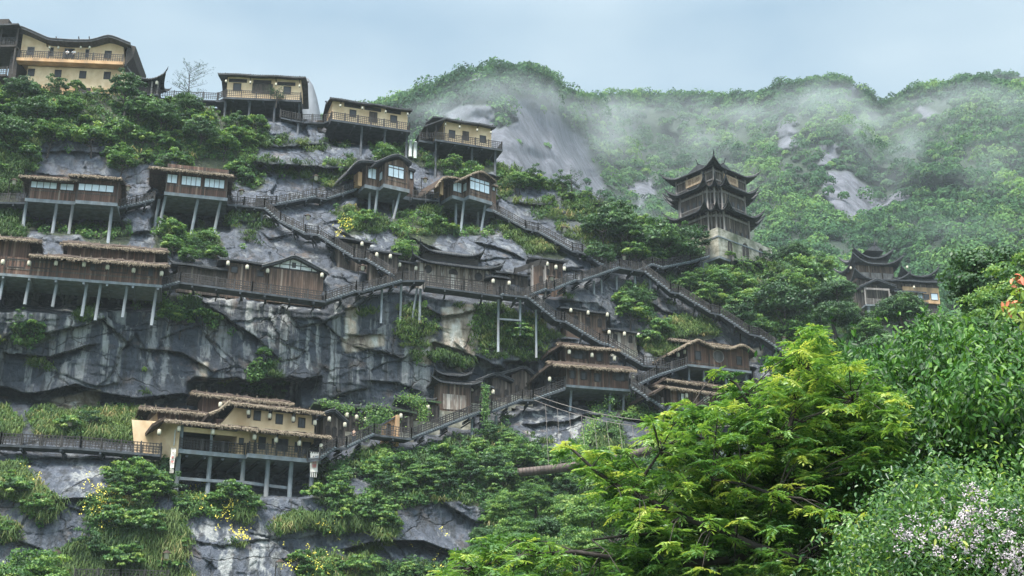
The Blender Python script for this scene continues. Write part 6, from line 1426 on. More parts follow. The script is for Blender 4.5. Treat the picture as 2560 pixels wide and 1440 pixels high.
# crossing gables on top
gm = MB(); w_ = t3 * .72; zg = z3 + .95
gm.prism([(c_ - w_, zg), (c_, zg + 1.0), (c_ + w_, zg)], c_ - w_ - .3, c_ + w_ + .3); b.add(gm, 'top_gable', 'tile')
g2 = MB(); k = len(g2.v); g2.v += [(c_ - w_ - .3, c_ - w_, zg), (c_ - w_ - .3, c_, zg + 1.02), (c_ - w_ - .3, c_ + w_, zg), (c_ + w_ + .3, c_ - w_, zg), (c_ + w_ + .3, c_, zg + 1.02), (c_ + w_ + .3, c_ + w_, zg)]
g2.f += [(0, 1, 2), (5, 4, 3), (0, 3, 4, 1), (1, 4, 5, 2), (2, 5, 3, 0)]; b.add(g2, 'top_gable', 'tile')
rm = MB(); zz = zg + 1.1
for dx, dy in ((1, 0), (0, 1)):
    rm.tube([(c_ - dx * (w_ + .6), c_ - dy * (w_ + .6), zz + .75), (c_ - dx * (w_ + .2), c_ - dy * (w_ + .2), zz + .08), (c_, c_, zz), (c_ + dx * (w_ + .2), c_ + dy * (w_ + .2), zz + .08), (c_ + dx * (w_ + .6), c_ + dy * (w_ + .6), zz + .75)], [.05, .11, .11, .11, .05], 6)
b.add(rm, 'ridge', 'tile')
for x, y in ((1810, 655), (1840, 662), (1880, 668)): b.stilt(x, y, .8 if x < 1830 else 1.2, .22, -.35, 'concrete_dark', 0, 700)

# ---- far pavilion and its annex
YP = Ff(2160, 760) - 6
b = Bld('pavilion', 'three-roofed timber pavilion with gabled porch standing among trees at the far right', 'pavilion', (2150, 762, 2262, 765, 0), Y=YP, yaw=R(9)); b.lname = 'the far pavilion'
k = b.m(2200, 700); W = b.W; c_ = W * .45; hy = 3.4
def Zp(py): return b.Z(2200, py)
b.box('lower_wall', 'plank_grey', 0, 0, -1.5, W, 2 * hy, Zp(702)); b.box('upper_wall', 'plank', c_ - W * .40, .8, Zp(702), c_ + W * .42, 2 * hy - .8, Zp(662))
for q in range(3):
    x0_ = c_ - W * .38 + q * W * .27; f = b.box('window', 'plank_grey', x0_, .68, Zp(697), x0_ + W * .25, .79, Zp(679)); b.box('pane', 'timber_pale', x0_ + .1, .63, Zp(696), x0_ + W * .25 - .1, .675, Zp(680), parent=f)
addroof(b, rect(c_ + .3, hy, W * .60, hy + 1.5), rect(c_, hy, W * .45, hy - .9), Zp(704), Zp(692), lift=1.9, ext=.6, reach=4.0, thick=.25)
addroof(b, rect(c_, hy, W * .54, hy + .9), rect(c_, hy, W * .38, hy - 1.6), Zp(662), Zp(654), lift=1.9, ext=.6, reach=4.0, thick=.25, name='middle_roof')
b.box('attic', 'dark', c_ - W * .34, 1.3, Zp(656), c_ + W * .34, 2 * hy - 1.3, Zp(644))
addroof(b, rect(c_ - .2, hy, W * .42, hy - .3), rect(c_ - .3, hy, W * .14, .2), Zp(643), Zp(622), lift=2.0, ext=.5, reach=4.2, thick=.25, name='top_roof')
xx, zz = b.loc(2181, 630, 1.5); b.add(MB().prism([(xx - 1.9, zz - .2), (xx, zz + 1.1), (xx + 1.9, zz - .2)], .3, 5), 'top_gable', 'tile'); b.add(MB().tube([(xx, .2, zz + 1.0), (xx, .2, zz + 2.0)], [.14, .03], 6), 'finial', 'tile')
# porch
pr = [b.loc(x, y, -2.2) for x, y in ((2148, 716), (2170, 706), (2193, 696), (2216, 706), (2241, 714))]; roof_front(b, pr, -2.2, 1.0, 'tile', .3, name='porch_roof')
xp0, xp1 = b.X(2163, 745, -2), b.X(2226, 745, -2); zp0 = b.Z(2163, 760, -2); b.box('porch_floor', 'concrete', xp0, -2, zp0 - .3, xp1, 0, zp0); b.rail([(xp0, -1.9, zp0), (xp1, -1.9, zp0)], 1.15, mat='timber_pale')
b.frames([xp0 + .1, xp1 - .1], zp0, b.Z(2163, 718, -2), -1.9, 'timber_pale', .26, 'porch_post'); b.box('porch_lintel', 'timber_pale', xp0 + .2, -1.93, b.Z(2163, 723, -2), xp1 - .2, -1.85, b.Z(2163, 718, -2))
b.stilt(2171, 765, -1.7, .3, zp0 - .3, 'concrete', 0, 790)
for x, y in ((2127, 670), (2126, 721), (2155, 728), (2226, 737)): b.lan(x, y, -.6)
b = Bld('pavilion_annex', 'yellow-walled annex with upswept tile roof right of the far pavilion', 'building', (2262, 768, 2352, 772, 0), Y=YP + 1.0, yaw=R(9)); b.lname = 'the annex of the far pavilion'
W = b.W; Zp = lambda py: b.Z(2300, py)
b.box('wall', 'earth_orange', 0, 0, Zp(757), W, 6, Zp(718)); b.box('wall_band', 'plank_grey', -.02, -.04, Zp(718), W + .02, 6, Zp(712)); b.box('lower_wall', 'dark', 0, .4, Zp(805), W - .5, 6, Zp(757)); b.box('upper_wall', 'dark', .6, 1, Zp(712), W - .6, 5, Zp(694))
for y_, dyy, x0_ in ((707, -1.1, -1.5), (736, -1.5, -2.6), (753, -1.6, -.5), (763, -1.8, .5)): roof_par(b, x0_, W + .4 if y_ < 730 else W * .55, dyy, 2.2, Zp(y_), .8, 'tile', .25, name='canopy')
addroof(b, rect(W * .48, 3, W * .50, 3.6), rect(W * .48, 3, W * .3, .3), Zp(692), Zp(676), lift=1.9, ext=.5, reach=3.6, thick=.25)
for x, y, w, h, kd in ((2300, 740, 12, 13, 'glass'), (2316, 742, 12, 10, 'dark'), (2336, 742, 16, 14, 'glass')): b.win(x, y, w, h, kd, 0, 1, 'dark')
b.rail([(b.X(2298, 785, -2), -2, b.Z(2298, 787, -2)), (b.X(2322, 798, -2), -2, b.Z(2322, 799, -2)), (b.X(2352, 799, -2), -2, b.Z(2352, 800, -2))], 1.2, mat='timber_pale')
for x, y in ((2285, 718), (2322, 777), (2268, 668)): b.lan(x, y, -1.2)

# ================================================================== WALKWAYS
for k, (off, label, pts) in WALKS.items():
    Yw = walk_Y(k); Wp = [at(x, y, Y) for (x, y), Y in zip(pts, Yw)]; o0 = Wp[0]; r = empty('walkway', tuple(o0)); tag(r, label, 'walkway', 'railed cliff walkways and stairs')
    L = [Vector(p_) - o0 for p_ in Wp]; wd = 1.7; dk = MB(); bm_ = MB(); sm_ = MB()
    def nrmal(i):
        a = L[max(i - 1, 0)]; c = L[min(i + 1, len(L) - 1)]; d = Vector((c.x - a.x, c.y - a.y, 0)).normalized(); return Vector((-d.y, d.x, 0))
    N_ = [nrmal(i) for i in range(len(L))]; N_ = [n if n.y > 0 else -n for n in N_]
    for i in range(len(L) - 1):
        a, c = L[i], L[i + 1]; a2, c2 = a + N_[i] * wd, c + N_[i + 1] * wd; t = .24
        n = len(dk.v); dk.v += [tuple(v) for v in (a, c, c2, a2)] + [(v.x, v.y, v.z + t) for v in (a, c, c2, a2)]
        dk.f += [tuple(n + q for q in f) for f in ((0, 3, 2, 1), (4, 5, 6, 7), (0, 1, 5, 4), (1, 2, 6, 5), (2, 3, 7, 6), (3, 0, 4, 7))]
        Lh = math.hypot(c.x - a.x, c.y - a.y)
        if abs(c.z - a.z) / max(Lh, .01) > .2:
            ns = max(2, int(Lh / .32))
            for q in range(ns):
                p_ = a.lerp(c, (q + .5) / ns); p2 = a2.lerp(c2, (q + .5) / ns); u = (c - a).normalized() * Lh / ns * .46
                z = p_.z + t; sm_.beam((p_.x, p_.y - .03, z + .05), (p2.x, p2.y, z + .05), .26, .14)
        for q in range(max(1, int(Lh / 2.6))):
            f = (q + .5) / max(1, int(Lh / 2.6)); p_ = a.lerp(c, f); p2 = a2.lerp(c2, f); bm_.beam((p_.x, p_.y + .05, p_.z - .12), (p2.x + .2, p2.y + .9, p2.z - .14), .2, .24); bm_.beam((p_.x, p_.y + .9, p_.z - .24), (p2.x, p2.y + .4, p2.z - .75), .12)
    dk.build('deck', M['concrete_dark'], r); bm_.build('support_beam', M['concrete_dark'], r)
    if sm_.v: sm_.build('step', M['concrete'], r)
    up = Vector((0, 0, .24)); m1 = MB(); rail_mb(m1, [v + up + N_[i] * .06 for i, v in enumerate(L)]); m1.build('front_railing', M['timber'], r)
    m2 = MB(); rail_mb(m2, [v + up + N_[i] * (wd - .06) for i, v in enumerate(L)], sp=.5); m2.build('back_railing', M['timber'], r)
    WALKS[k] = (off, label, pts, r, o0)
def walk_stilt(k, px, pytop, pybot, rad=.15, dy=.9, lean=0):
    off, label, pts, r, o0 = WALKS[k]; Y = float(np.interp(px, [q[0] for q in pts], walk_Y2(k))) + dy; p_ = at(px, pytop, Y); g = at(px, pybot, Y).z
    d = drop((p_.x, p_.y, p_.z - .5)); z = min(max(d, g - 1.5), g + .3) - .5; q = p_ - o0
    MB().tube([(q.x + lean, q.y, z - o0.z), (q.x, q.y, q.z)], rad, 8).build('stilt', M['concrete'], r, True)
def walk_Y2(k): off = WALKS[k][0]; return [Ff(x, y) - off for x, y in WALKS[k][2]]
for a in (('w_b', 598, 520, 582), ('w_b', 655, 528, 588), ('w_f', 955, 722, 768), ('w_f', 1003, 712, 780), ('w_g', 1043, 720, 772, .13, .9, -.6), ('w_g', 1051, 722, 768), ('w_g', 1246, 748, 840), ('w_g', 1300, 750, 800), ('w_k', 1340, 775, 855, .14),
    ('w_h', 1484, 702, 752), ('w_h', 1503, 700, 752), ('w_h', 1541, 690, 748), ('w_h', 1587, 690, 725), ('w_i', 1626, 700, 763), ('w_d', 1060, 508, 540), ('w_n', 1180, 1048, 1095), ('w_n', 1240, 1040, 1100), ('w_j', 1757, 655, 672)): walk_stilt(*a)
# horizontal strut between the two tall stilts
p1, p2 = at(1248, 798, Ff(1248, 743) - 2.6), at(1302, 802, Ff(1300, 744) - 2.6); off, lb, pts, r, o0 = WALKS['w_g']; MB().beam(tuple(p1 - o0), tuple(p2 - o0), .3, .22).build('strut', M['concrete'], r)
# fence runs along the hilltop
def fence(label, pts, h=1.05):
    P_ = [at(x, y, Ff(x, y) - .3 * 0 + dY) for x, y, dY in pts]; r = empty('fence', tuple(P_[0])); tag(r, label, 'fence', 'hilltop fences'); mb = MB(); mb2 = MB()
    rail_mb(mb, [p_ - P_[0] for p_ in P_], h, .28); mb.build('rails', M['timber'], r)
    for a, c in zip(P_[:-1], P_[1:]): a = a - P_[0]; c = c - P_[0]; mb2.beam((a.x, a.y + .8, a.z - .15), (c.x, c.y + .8, c.z - .15), 1.6, .2)
    mb2.build('path_slab', M['concrete_dark'], r)
fence('dark picket fence along the ridge between the kiosk and the left yellow house', [(398, 243, 1), (470, 247, 1), (545, 250, 0), (563, 240, -1)])
fence('short picket fence linking the left and middle yellow houses', [(700, 292, -1.5), (728, 298, -1.5), (753, 303, -1.5), (808, 305, -1.5), (828, 299, -2.5)])
fence('low rail along the path at the very bottom left of the cliff', [(185, 1452, -1), (300, 1452, -1), (420, 1456, -1)], 1.0)

# ================================================================== LANTERNS, LAMPS, PEOPLE, PIPE
sh = MB(); sh.tube([(0, 0, -.30), (0, 0, -.27), (0, 0, -.15), (0, 0, .15), (0, 0, .27), (0, 0, .30)], [.12, .19, .235, .235, .19, .12], 14)
shade_me = mesh_of(sh, 'paper_shade', M['lantern']); cp = MB(); cp.tube([(0, 0, .29), (0, 0, .36)], [.15, .1], 10); cp.tube([(0, 0, -.38), (0, 0, -.29)], [.1, .13], 10); cp.tube([(0, 0, .36), (0, 0, .85)], .015, 4); cap_me = mesh_of(cp, 'lantern_cap', M['dark'])
groups = {}
for g, px, py, w in LAN: groups.setdefault(g, []).append((px, py, w))
for g, l in groups.items():
    l.sort(key=lambda t: t[0])
    for i, (px, py, w) in enumerate(l):
        r = empty('lantern', tuple(w)); link('shade', shade_me, r); link('cap', cap_me, r); s_ = .72 if 'yellow' in g or 'two-storey' in g else 1.0; r.scale = (s_ * .85, s_ * .85, s_ * .9)
        tag(r, f'{"small pale" if s_ < 1 else "cream paper"} lantern, {ORD[i] if len(l) > 1 else "only one"}{" from the left" if len(l) > 1 else ""} at {g}', 'lantern', 'lanterns hung under the eaves')
lp = MB(); lp.tube([(0, 0, -3.0), (0, 0, .2)], .05, 6); lp.beam((-.05, 0, .1), (.55, 0, .25), .06); pole_me = mesh_of(lp, 'pole', M['dark'])
hd = MB(); hd.tube([(.5, 0, -.45), (.5, 0, -.40), (.5, 0, .05)], [.12, .2, .24], 10); head_me = mesh_of(hd, 'lamp_head', M['lantern']); hc = MB(); hc.tube([(.5, 0, .05), (.5, 0, .12), (.5, 0, .38)], [.42, .36, .04], 10); hat_me = mesh_of(hc, 'lamp_hat', M['thatch'])
LP = [(310, 468, 'beside the eleven-pane thatched cabin'), (782, 444, 'below the long dark rock overhang'), (595, 480, 'at the right end of the twelve-pane cabin'), (760, 540, 'above the middle of the left descending stair'), (1054, 448, 'between the two gabled cabins'), (1403, 570, 'on the grass above the right gabled stair'), (1668, 605, 'by the zigzag stair below the pagoda'), (897, 668, 'in front of the dark rock hollow'),
    (164, 1055, 'in the grass above the level left walkway'), (333, 1074, 'next to the side wall of the restaurant'), (408, 1386, 'on the lower left grass slope'), (131, 1385, 'at the bottom left corner slope'), (690, 1408, 'on the bottom bare rock slab'), (1372, 692, 'behind the open timber gate'), (1950, 848, 'at the lower end of the longest stair'), (1553, 640, 'at the top landing below the pagoda'), (25, 452, 'left of the eleven-pane thatched cabin')]
for px, py, w in LP:
    p_ = at(px, py, Ff(px, py) - 1.6); r = empty('lamp_post', tuple(p_), R(rng.integers(-40, 40))); link('pole', pole_me, r); h = link('lamp_head', head_me, r); link('hat', hat_me, h); tag(r, 'rustic lamp post with small thatched hood ' + w, 'lamp post', 'rustic lamp posts')
def person(px, py, Y, label, top, legs, lean=.12, turn=0):
    p_ = at(px, py, Y); r = empty('person', tuple(p_), turn); tag(r, label, 'person')
    def skin(name, pts, edges, rad, mat, par):
        me = bpy.data.meshes.new(name); me.from_pydata(pts, edges, []); me.materials.append(mat); o = link(name, me, par); o.modifiers.new('skin', 'SKIN'); o.modifiers.new('sub', 'SUBSURF').levels = 1; o.modifiers['sub'].render_levels = 1
        for v, q in zip(me.skin_vertices[0].data, rad): v.radius = q if hasattr(q, '__len__') else (q, q)
        me.skin_vertices[0].data[0].use_root = True; return o
    l = lean
    P_ = [(0, 0, .95), (0, -.02 - l * .3, 1.2), (0, -l, 1.42), (0, -l * 1.1, 1.52), (0, -l * 1.25, 1.62), (0, -l * 1.3, 1.72), (-.19, -l, 1.40), (-.26, -l - .1, 1.15), (-.18, -l - .34, 1.05), (-.17, -l - .42, 1.04), (.19, -l, 1.40), (.26, -l - .1, 1.15), (.18, -l - .34, 1.05), (.17, -l - .42, 1.04), (-.1, 0, .88), (-.11, -.03, .48), (-.12, 0, .08), (-.12, -.13, .03), (.1, 0, .88), (.11, -.05, .48), (.13, 0, .08), (.13, -.13, .03)]
    E_ = [(0, 1), (1, 2), (2, 3), (3, 4), (4, 5), (2, 6), (6, 7), (7, 8), (8, 9), (2, 10), (10, 11), (11, 12), (12, 13), (0, 14), (14, 15), (15, 16), (16, 17), (0, 18), (18, 19), (19, 20), (20, 21)]
    skin('body', P_, E_, [.13, .13, .14, .055, .085, .08, .05, .042, .034, .035, .05, .042, .034, .035, .08, .055, .04, .035, .08, .055, .04, .035], M['skin'], r)
    skin('top', [P_[0], P_[1], P_[2], P_[6], P_[7], P_[8], P_[10], P_[11], P_[12]], [(0, 1), (1, 2), (2, 3), (3, 4), (4, 5), (2, 6), (6, 7), (7, 8)], [(.165, .14), (.16, .13), (.17, .12), .07, .06, .048, .07, .06, .048], top, r)
    skin('trousers', [P_[0], P_[14], P_[15], P_[16], P_[18], P_[19], P_[20]], [(0, 1), (1, 2), (2, 3), (0, 4), (4, 5), (5, 6)], [.15, .1, .075, .06, .1, .075, .06], legs, r)
    mb = MB(); mb.tube([(0, -l * 1.2 + .02, 1.60), (0, -l * 1.2 + .01, 1.70), (0, -l * 1.25, 1.78), (0, -l * 1.25, 1.81)], [.09, .105, .085, .02], 10); mb.build('hair', M['hair'], r, True)
person(884, 1113, Ff(884, 1115) - 2.2, 'person in dark jacket leaning over the stair rail beside the restaurant', M['shirt_dark'], M['trousers'])
wy = Ff(41, 153)
person(166, 152, wy - .3, 'person in white top standing at the left of the inn balcony doorway', M['shirt_white'], M['trousers'], .03)
person(182, 152, wy - .1, 'person in white top standing at the right of the inn balcony doorway', M['shirt_white'], M['trousers'], .05)
person(1722, 654, Ff(1722, 658) - 2.0, 'person in white shirt on the zigzag stair below the pagoda', M['shirt_white'], M['trousers'], .03)
# rusty pipe crossing over the valley, with its cables
ya, yb = Ff(1275, 1185) - 3.0, Ff(1700, 1105) - 16
p0, p1 = at(1272, 1184, ya), at(1712, 1102, yb); r = empty('pipe', tuple(p0)); tag(r, 'long rusty brown pipe slung across the green slope to the right', 'pipe')
n = 24; pts = []
for k in range(n + 1): q = p0.lerp(p1, k / n) - p0; q.z -= .55 * math.sin(math.pi * k / n); pts.append(tuple(q))
MB().tube(pts, .47, 16).build('tube', M['pipe'], r, True); cm_ = MB()
for k in range(1, n * 2): q = Vector(pts[k // 2]) if k % 2 == 0 else (Vector(pts[k // 2]) + Vector(pts[k // 2 + 1])) / 2; d = (Vector(pts[-1]) - Vector(pts[0])).normalized() * .03; cm_.tube([tuple(q - d), tuple(q + d)], .5, 12)
cm_.build('band', M['dark'], r); c2 = MB()
ca, cb = at(1335, 1000, Ff(1335, 1003) - 3.5) - p0, at(1860, 1060, yb - 4) - p0
def cable(a, c, sag, n=16): return [tuple(a.lerp(c, k / n) + Vector((0, 0, -sag * 4 * (k / n) * (1 - k / n)))) for k in range(n + 1)]
c2.tube(cable(ca, cb, 1.6), .035, 5); c2.tube(cable(ca + Vector((0, -1.2, .3)), cb + Vector((0, -1.2, .3)), 1.5), .035, 5)
main = cable(ca, cb, 1.6, 16)
for k in range(1, 15):
    t = k / 15; top_ = Vector(main[min(16, k)]); q = Vector(pts[min(n, int(t * n))]); c2.tube([tuple(top_), (top_.x, q.y, q.z + .45 + max(0, 0))], .018, 4)
c2.build('cable', M['timber_pale'], r)
# red paper lantern glimpsed through the foreground tree
p_ = at(1863, 1056, 110); r = empty('red_lantern', tuple(p_)); MB().tube([(0, 0, -.3), (0, 0, -.2), (0, 0, 0), (0, 0, .2), (0, 0, .3)], [.14, .26, .32, .26, .14], 14).build('shade', M['red'], r, True); MB().tube([(0, 0, .3), (0, 0, .38)], .12, 8).build('cap', M['dark'], r); MB().tube([(0, 0, .38), (0, 0, 2.5)], .02, 5).build('cord', M['dark'], r); tag(r, 'small red paper lantern glimpsed through the bright green tree', 'lantern')
# ================================================================== VINES
def vine(label, pts, w, n, dY=-.5):
    P_ = [surf(x, y) + Vector((0, dY, 0)) for x, y in pts]; r = empty('vine', tuple(P_[0])); tag(r, label, 'vine')
    k = rng.integers(0, len(P_) - 1, n); t = rng.random(n); A_ = np.array([tuple(p) for p in P_]); C = A_[k] + (A_[k + 1] - A_[k]) * t[:, None] + rng.normal(size=(n, 3)) * np.array([w, .25, .3]) - np.array(P_[0])
    N = unit(rng.normal(size=(n, 3)) * .7 + np.array([0, -1, .4])); V, Q = diamonds(C, N, .24, .17)
    link('leaves', np_mesh('leaves', V, Q, M['leaf'], False, {'tint': np.repeat(np.clip(.5 + .2 * rng.normal(size=n), 0, 1), 4)}), r)
    MB().tube([tuple(p - P_[0]) for p in P_], .04, 5).build('stem', M['bark'], r)
def vine_on(label, pts, Y, w, n):
    P_ = [at(x, y, Y) for x, y in pts]; r = empty('vine', tuple(P_[0])); tag(r, label, 'vine'); A_ = np.array([tuple(p) for p in P_]); k = rng.integers(0, len(P_) - 1, n); t = rng.random(n)
    C = A_[k] + (A_[k + 1] - A_[k]) * t[:, None] + rng.normal(size=(n, 3)) * np.array([w, .2, w]) - A_[0]; V, Q = diamonds(C, unit(rng.normal(size=(n, 3)) * .7 + np.array([0, -1, .4])), .22, .15)
    link('leaves', np_mesh('leaves', V, Q, M['leaf'], False, {'tint': np.repeat(np.clip(.55 + .2 * rng.normal(size=n), 0, 1), 4)}), r); MB().tube([tuple(Vector(p) - Vector(A_[0])) for p in P_], .04, 5).build('stem', M['bark'], r)
vine_on('column of creeper climbing a post through the lower stair railing', [(1215, 965), (1213, 1000), (1214, 1040), (1217, 1110)], Ff(1214, 1034) - 3.9, .22, 900)
vine_on('creeper draped over the mossy roof left of the tall plank hall', [(1004, 992), (1030, 1000), (1050, 1003), (1060, 1030), (1058, 1050)], Ff(1040, 1060) - .2, .35, 900)
vine_on('grass and creeper lining the sloping roof beside the restaurant', [(800, 1004), (840, 1014), (880, 1024)], Ff(850, 1082) + .4, .25, 500)
vine_on('thick creeper covering the rock between the two mossy-roofed houses', [(925, 1040), (940, 1055), (955, 1045), (935, 1070), (965, 1035)], Ff(940, 1070) - .6, .8, 1600)
vine('creeper hanging down the streaked rock below the two-tier house', [(1500, 1020), (1485, 1060), (1460, 1100), (1440, 1130)], .5, 1300)
vine('second creeper hanging down the rock right of the first one below the two-tier house', [(1530, 1040), (1540, 1080), (1545, 1110)], .35, 700)
vine('green vine trailing under the platform of the two-tier house', [(1500, 975), (1520, 985), (1530, 1005), (1520, 1020)], .35, 700, -3)

# ================================================================== TREES IN FRONT
def leafs(B, D, Nn, L, Wd, droop=.25):
    """folded leaves: base point, direction, normal, length, width"""
    n = len(B); L = np.broadcast_to(np.asarray(L, float), (n,))[:, None]; Wd = np.broadcast_to(np.asarray(Wd, float), (n,))[:, None]
    S_ = unit(np.cross(D, Nn)); Nn = np.cross(S_, D); dn = np.array([0, 0, -1.0]) * droop
    b = B; t = B + D * L + dn * L; m1 = B + D * L * .33 + dn * L * .1; m2 = B + D * L * .68 + dn * L * .45; e = Nn * Wd * .16
    V = np.stack([b, m1 + S_ * Wd * .46 + e, m2 + S_ * Wd * .42 + e, t, m2 - S_ * Wd * .42 + e, m1 - S_ * Wd * .46 + e], 1).reshape(-1, 3)
    k = np.arange(n)[:, None] * 6; return V, np.concatenate([k + np.array([0, 1, 2, 3]), k + np.array([0, 3, 4, 5])], 0)
def poly_points(poly, n, Y, dY):
    xs = [p[0] for p in poly]; ys = [p[1] for p in poly]; o = []
    x = rng.uniform(min(xs), max(xs), n * 6); y = rng.uniform(min(ys), max(ys), n * 6); m = inpoly(x, y, poly); x, y = x[m][:n], y[m][:n]
    a, c = rays(x, y); YY = Y + dY * rng.normal(size=len(x)) * .6; return np.stack([a * YY, YY, c * YY], -1), x, y
def limb(mb, pts, Y, r0, r1, n=7):
    P_ = []
    for i, q in enumerate(pts): P_.append(at(q[0], q[1], q[2] if len(q) > 2 else Y))
    mb.tube([tuple(p) for p in P_], [r0 + (r1 - r0) * i / (len(P_) - 1) for i in range(len(P_))], n); return P_
# --- bright pinnate-leaved tree
YT = 25.0
r = empty('tree', (at(2060, 1500, YT).x, YT, -2)); tag(r, 'large bright yellow-green tree with feathery compound leaves filling the lower right foreground', 'tree'); o0 = np.array(r.location)
LIMBS = [[(2075, 1900), (2068, 1600), (2050, 1430), (2010, 1290), (1994, 1237), (1970, 1170), (1958, 1130), (1961, 1110), (1980, 1048), (1990, 1000), (1998, 920), (2004, 850)], [(1961, 1125), (1935, 1100), (1883, 1032), (1860, 990), (1842, 960), (1815, 945)], [(1958, 1150), (1920, 1140), (1883, 1134), (1830, 1125), (1772, 1107), (1720, 1080), (1680, 1060)], [(2050, 1430), (1980, 1395), (1900, 1370), (1780, 1320), (1700, 1290), (1600, 1240), (1536, 1212), (1480, 1170), (1439, 1131), (1410, 1108)],
    [(2125, 1600), (2128, 1440), (2130, 1250), (2128, 1100), (2130, 980), (2135, 930)], [(1900, 1370), (1840, 1400), (1700, 1410), (1560, 1400), (1440, 1380), (1300, 1390), (1180, 1420)], [(1994, 1237), (2060, 1200), (2110, 1140), (2200, 1050)], [(2128, 1300), (2180, 1240), (2250, 1180)], [(1772, 1107), (1740, 1060), (1720, 1030)], [(1600, 1240), (1610, 1190), (1650, 1130)], [(1700, 1290), (1660, 1330), (1560, 1340), (1480, 1350)], [(1994, 1237), (1940, 1240), (1860, 1210), (1780, 1200)], [(2130, 1000), (2170, 960), (2190, 940)], [(1440, 1380), (1380, 1400), (1290, 1350)]]
mb = MB(); SK = []
for i, l in enumerate(LIMBS):
    r0 = .13 if i == 0 else .09 if i in (3, 4, 5) else .05; yy = YT + (0, -.5, .6, -1.0, 1.0, -.4, .4, .8, .5, -.8, -.6, -1.2, 1.2, -.6)[i]
    if i: l = [(l[0][0], l[0][1], YT if i != 4 else yy)] + l[1:]
    P_ = limb(mb, l, yy, r0, .018); 
    for a, c in zip(P_[:-1], P_[1:]):
        for t in np.linspace(0, 1, max(2, int((c - a).length / .25))): SK.append(tuple(a.lerp(c, t)))
SK = np.array(SK)
SIL = [(1085, 1460), (1120, 1405), (1180, 1375), (1215, 1340), (1300, 1330), (1370, 1345), (1440, 1385), (1500, 1390), (1570, 1330), (1500, 1240), (1455, 1180), (1395, 1115), (1435, 1098), (1500, 1130), (1560, 1120), (1590, 1160), (1640, 1170), (1660, 1130), (1610, 1090), (1640, 1030), (1720, 1000), (1780, 1010), (1810, 990), (1775, 930), (1830, 925), (1870, 950), (1925, 955), (1925, 900), (1960, 890), (1985, 835), (2030, 812), (2060, 850), (2075, 900), (2125, 905), (2175, 930), (2215, 970), (2275, 1030), (2240, 1090), (2260, 1180), (2290, 1260), (2220, 1330), (2200, 1460)]
TP, tx, ty = poly_points(SIL, 1350, YT, 1.6)
TP2, _, _ = poly_points([(1900, 1000), (2150, 960), (2250, 1100), (2200, 1440), (1500, 1440), (1600, 1280), (1800, 1150)], 350, YT + 1.2, 1.2); TP = np.concatenate([TP, TP2]); nT = len(TP)
# twigs to the nearest limb
tw = MB()
for i in range(nT):
    j = np.argmin(((SK - TP[i]) ** 2).sum(1)); q = Vector(SK[j]); p = Vector(TP[i]); d = p - q
    if d.length > .15 and i % 2 == 0 and d.length < 2.2: tw.tube([tuple(q), tuple(q + d * .55 + Vector((0, 0, .06 * d.length))), tuple(p)], [.016, .011, .006], 4, False)
vv = [tuple(np.array(v) - o0) for v in mb.v]; mb.v = vv; mb.build('trunk', M['bark'], r, True); tw.v = [tuple(np.array(v) - o0) for v in tw.v]; tw.build('twigs', M['bark'], r, True)
nl = 7; npair = 5
az = rng.random((nT, nl)) * 6.28; el = .12 + .32 * rng.normal(size=(nT, nl)); RD = np.stack([np.cos(az) * np.cos(el), np.sin(az) * np.cos(el), np.sin(el)], -1)
RL = (.19 + .13 * rng.random((nT, nl)))[..., None]; up = np.array([0, 0, 1.0]); side = unit(np.cross(RD, up)); nrm_ = unit(np.cross(side, RD) + .25 * rng.normal(size=RD.shape))
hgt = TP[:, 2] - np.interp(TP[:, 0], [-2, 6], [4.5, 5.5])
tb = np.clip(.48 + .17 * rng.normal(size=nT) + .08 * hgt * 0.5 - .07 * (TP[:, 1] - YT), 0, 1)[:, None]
Bs, Ds, Ns, Ts = [], [], [], []; lv = .13 * rng.normal(size=(nT, nl))
for k in range(npair + 1):
    f = (k + 1) / (npair + 1); pos = TP[:, None] + RD * RL * f - up * (RL * f * f * .35)
    for sg in ((-1, 1) if k < npair else (0,)):
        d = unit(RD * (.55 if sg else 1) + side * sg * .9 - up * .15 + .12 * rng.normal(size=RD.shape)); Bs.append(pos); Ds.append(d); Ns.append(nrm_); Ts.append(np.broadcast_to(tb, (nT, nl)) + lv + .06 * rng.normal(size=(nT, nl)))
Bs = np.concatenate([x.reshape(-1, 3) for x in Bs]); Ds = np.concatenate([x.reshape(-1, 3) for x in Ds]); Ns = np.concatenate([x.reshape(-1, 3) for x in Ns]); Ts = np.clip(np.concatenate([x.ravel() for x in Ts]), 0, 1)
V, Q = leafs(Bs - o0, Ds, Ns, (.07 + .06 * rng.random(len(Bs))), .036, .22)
link('crown', np_mesh('crown', V, Q, M['leaf_bright'], True, {'tint': np.repeat(Ts, 6)}), r)

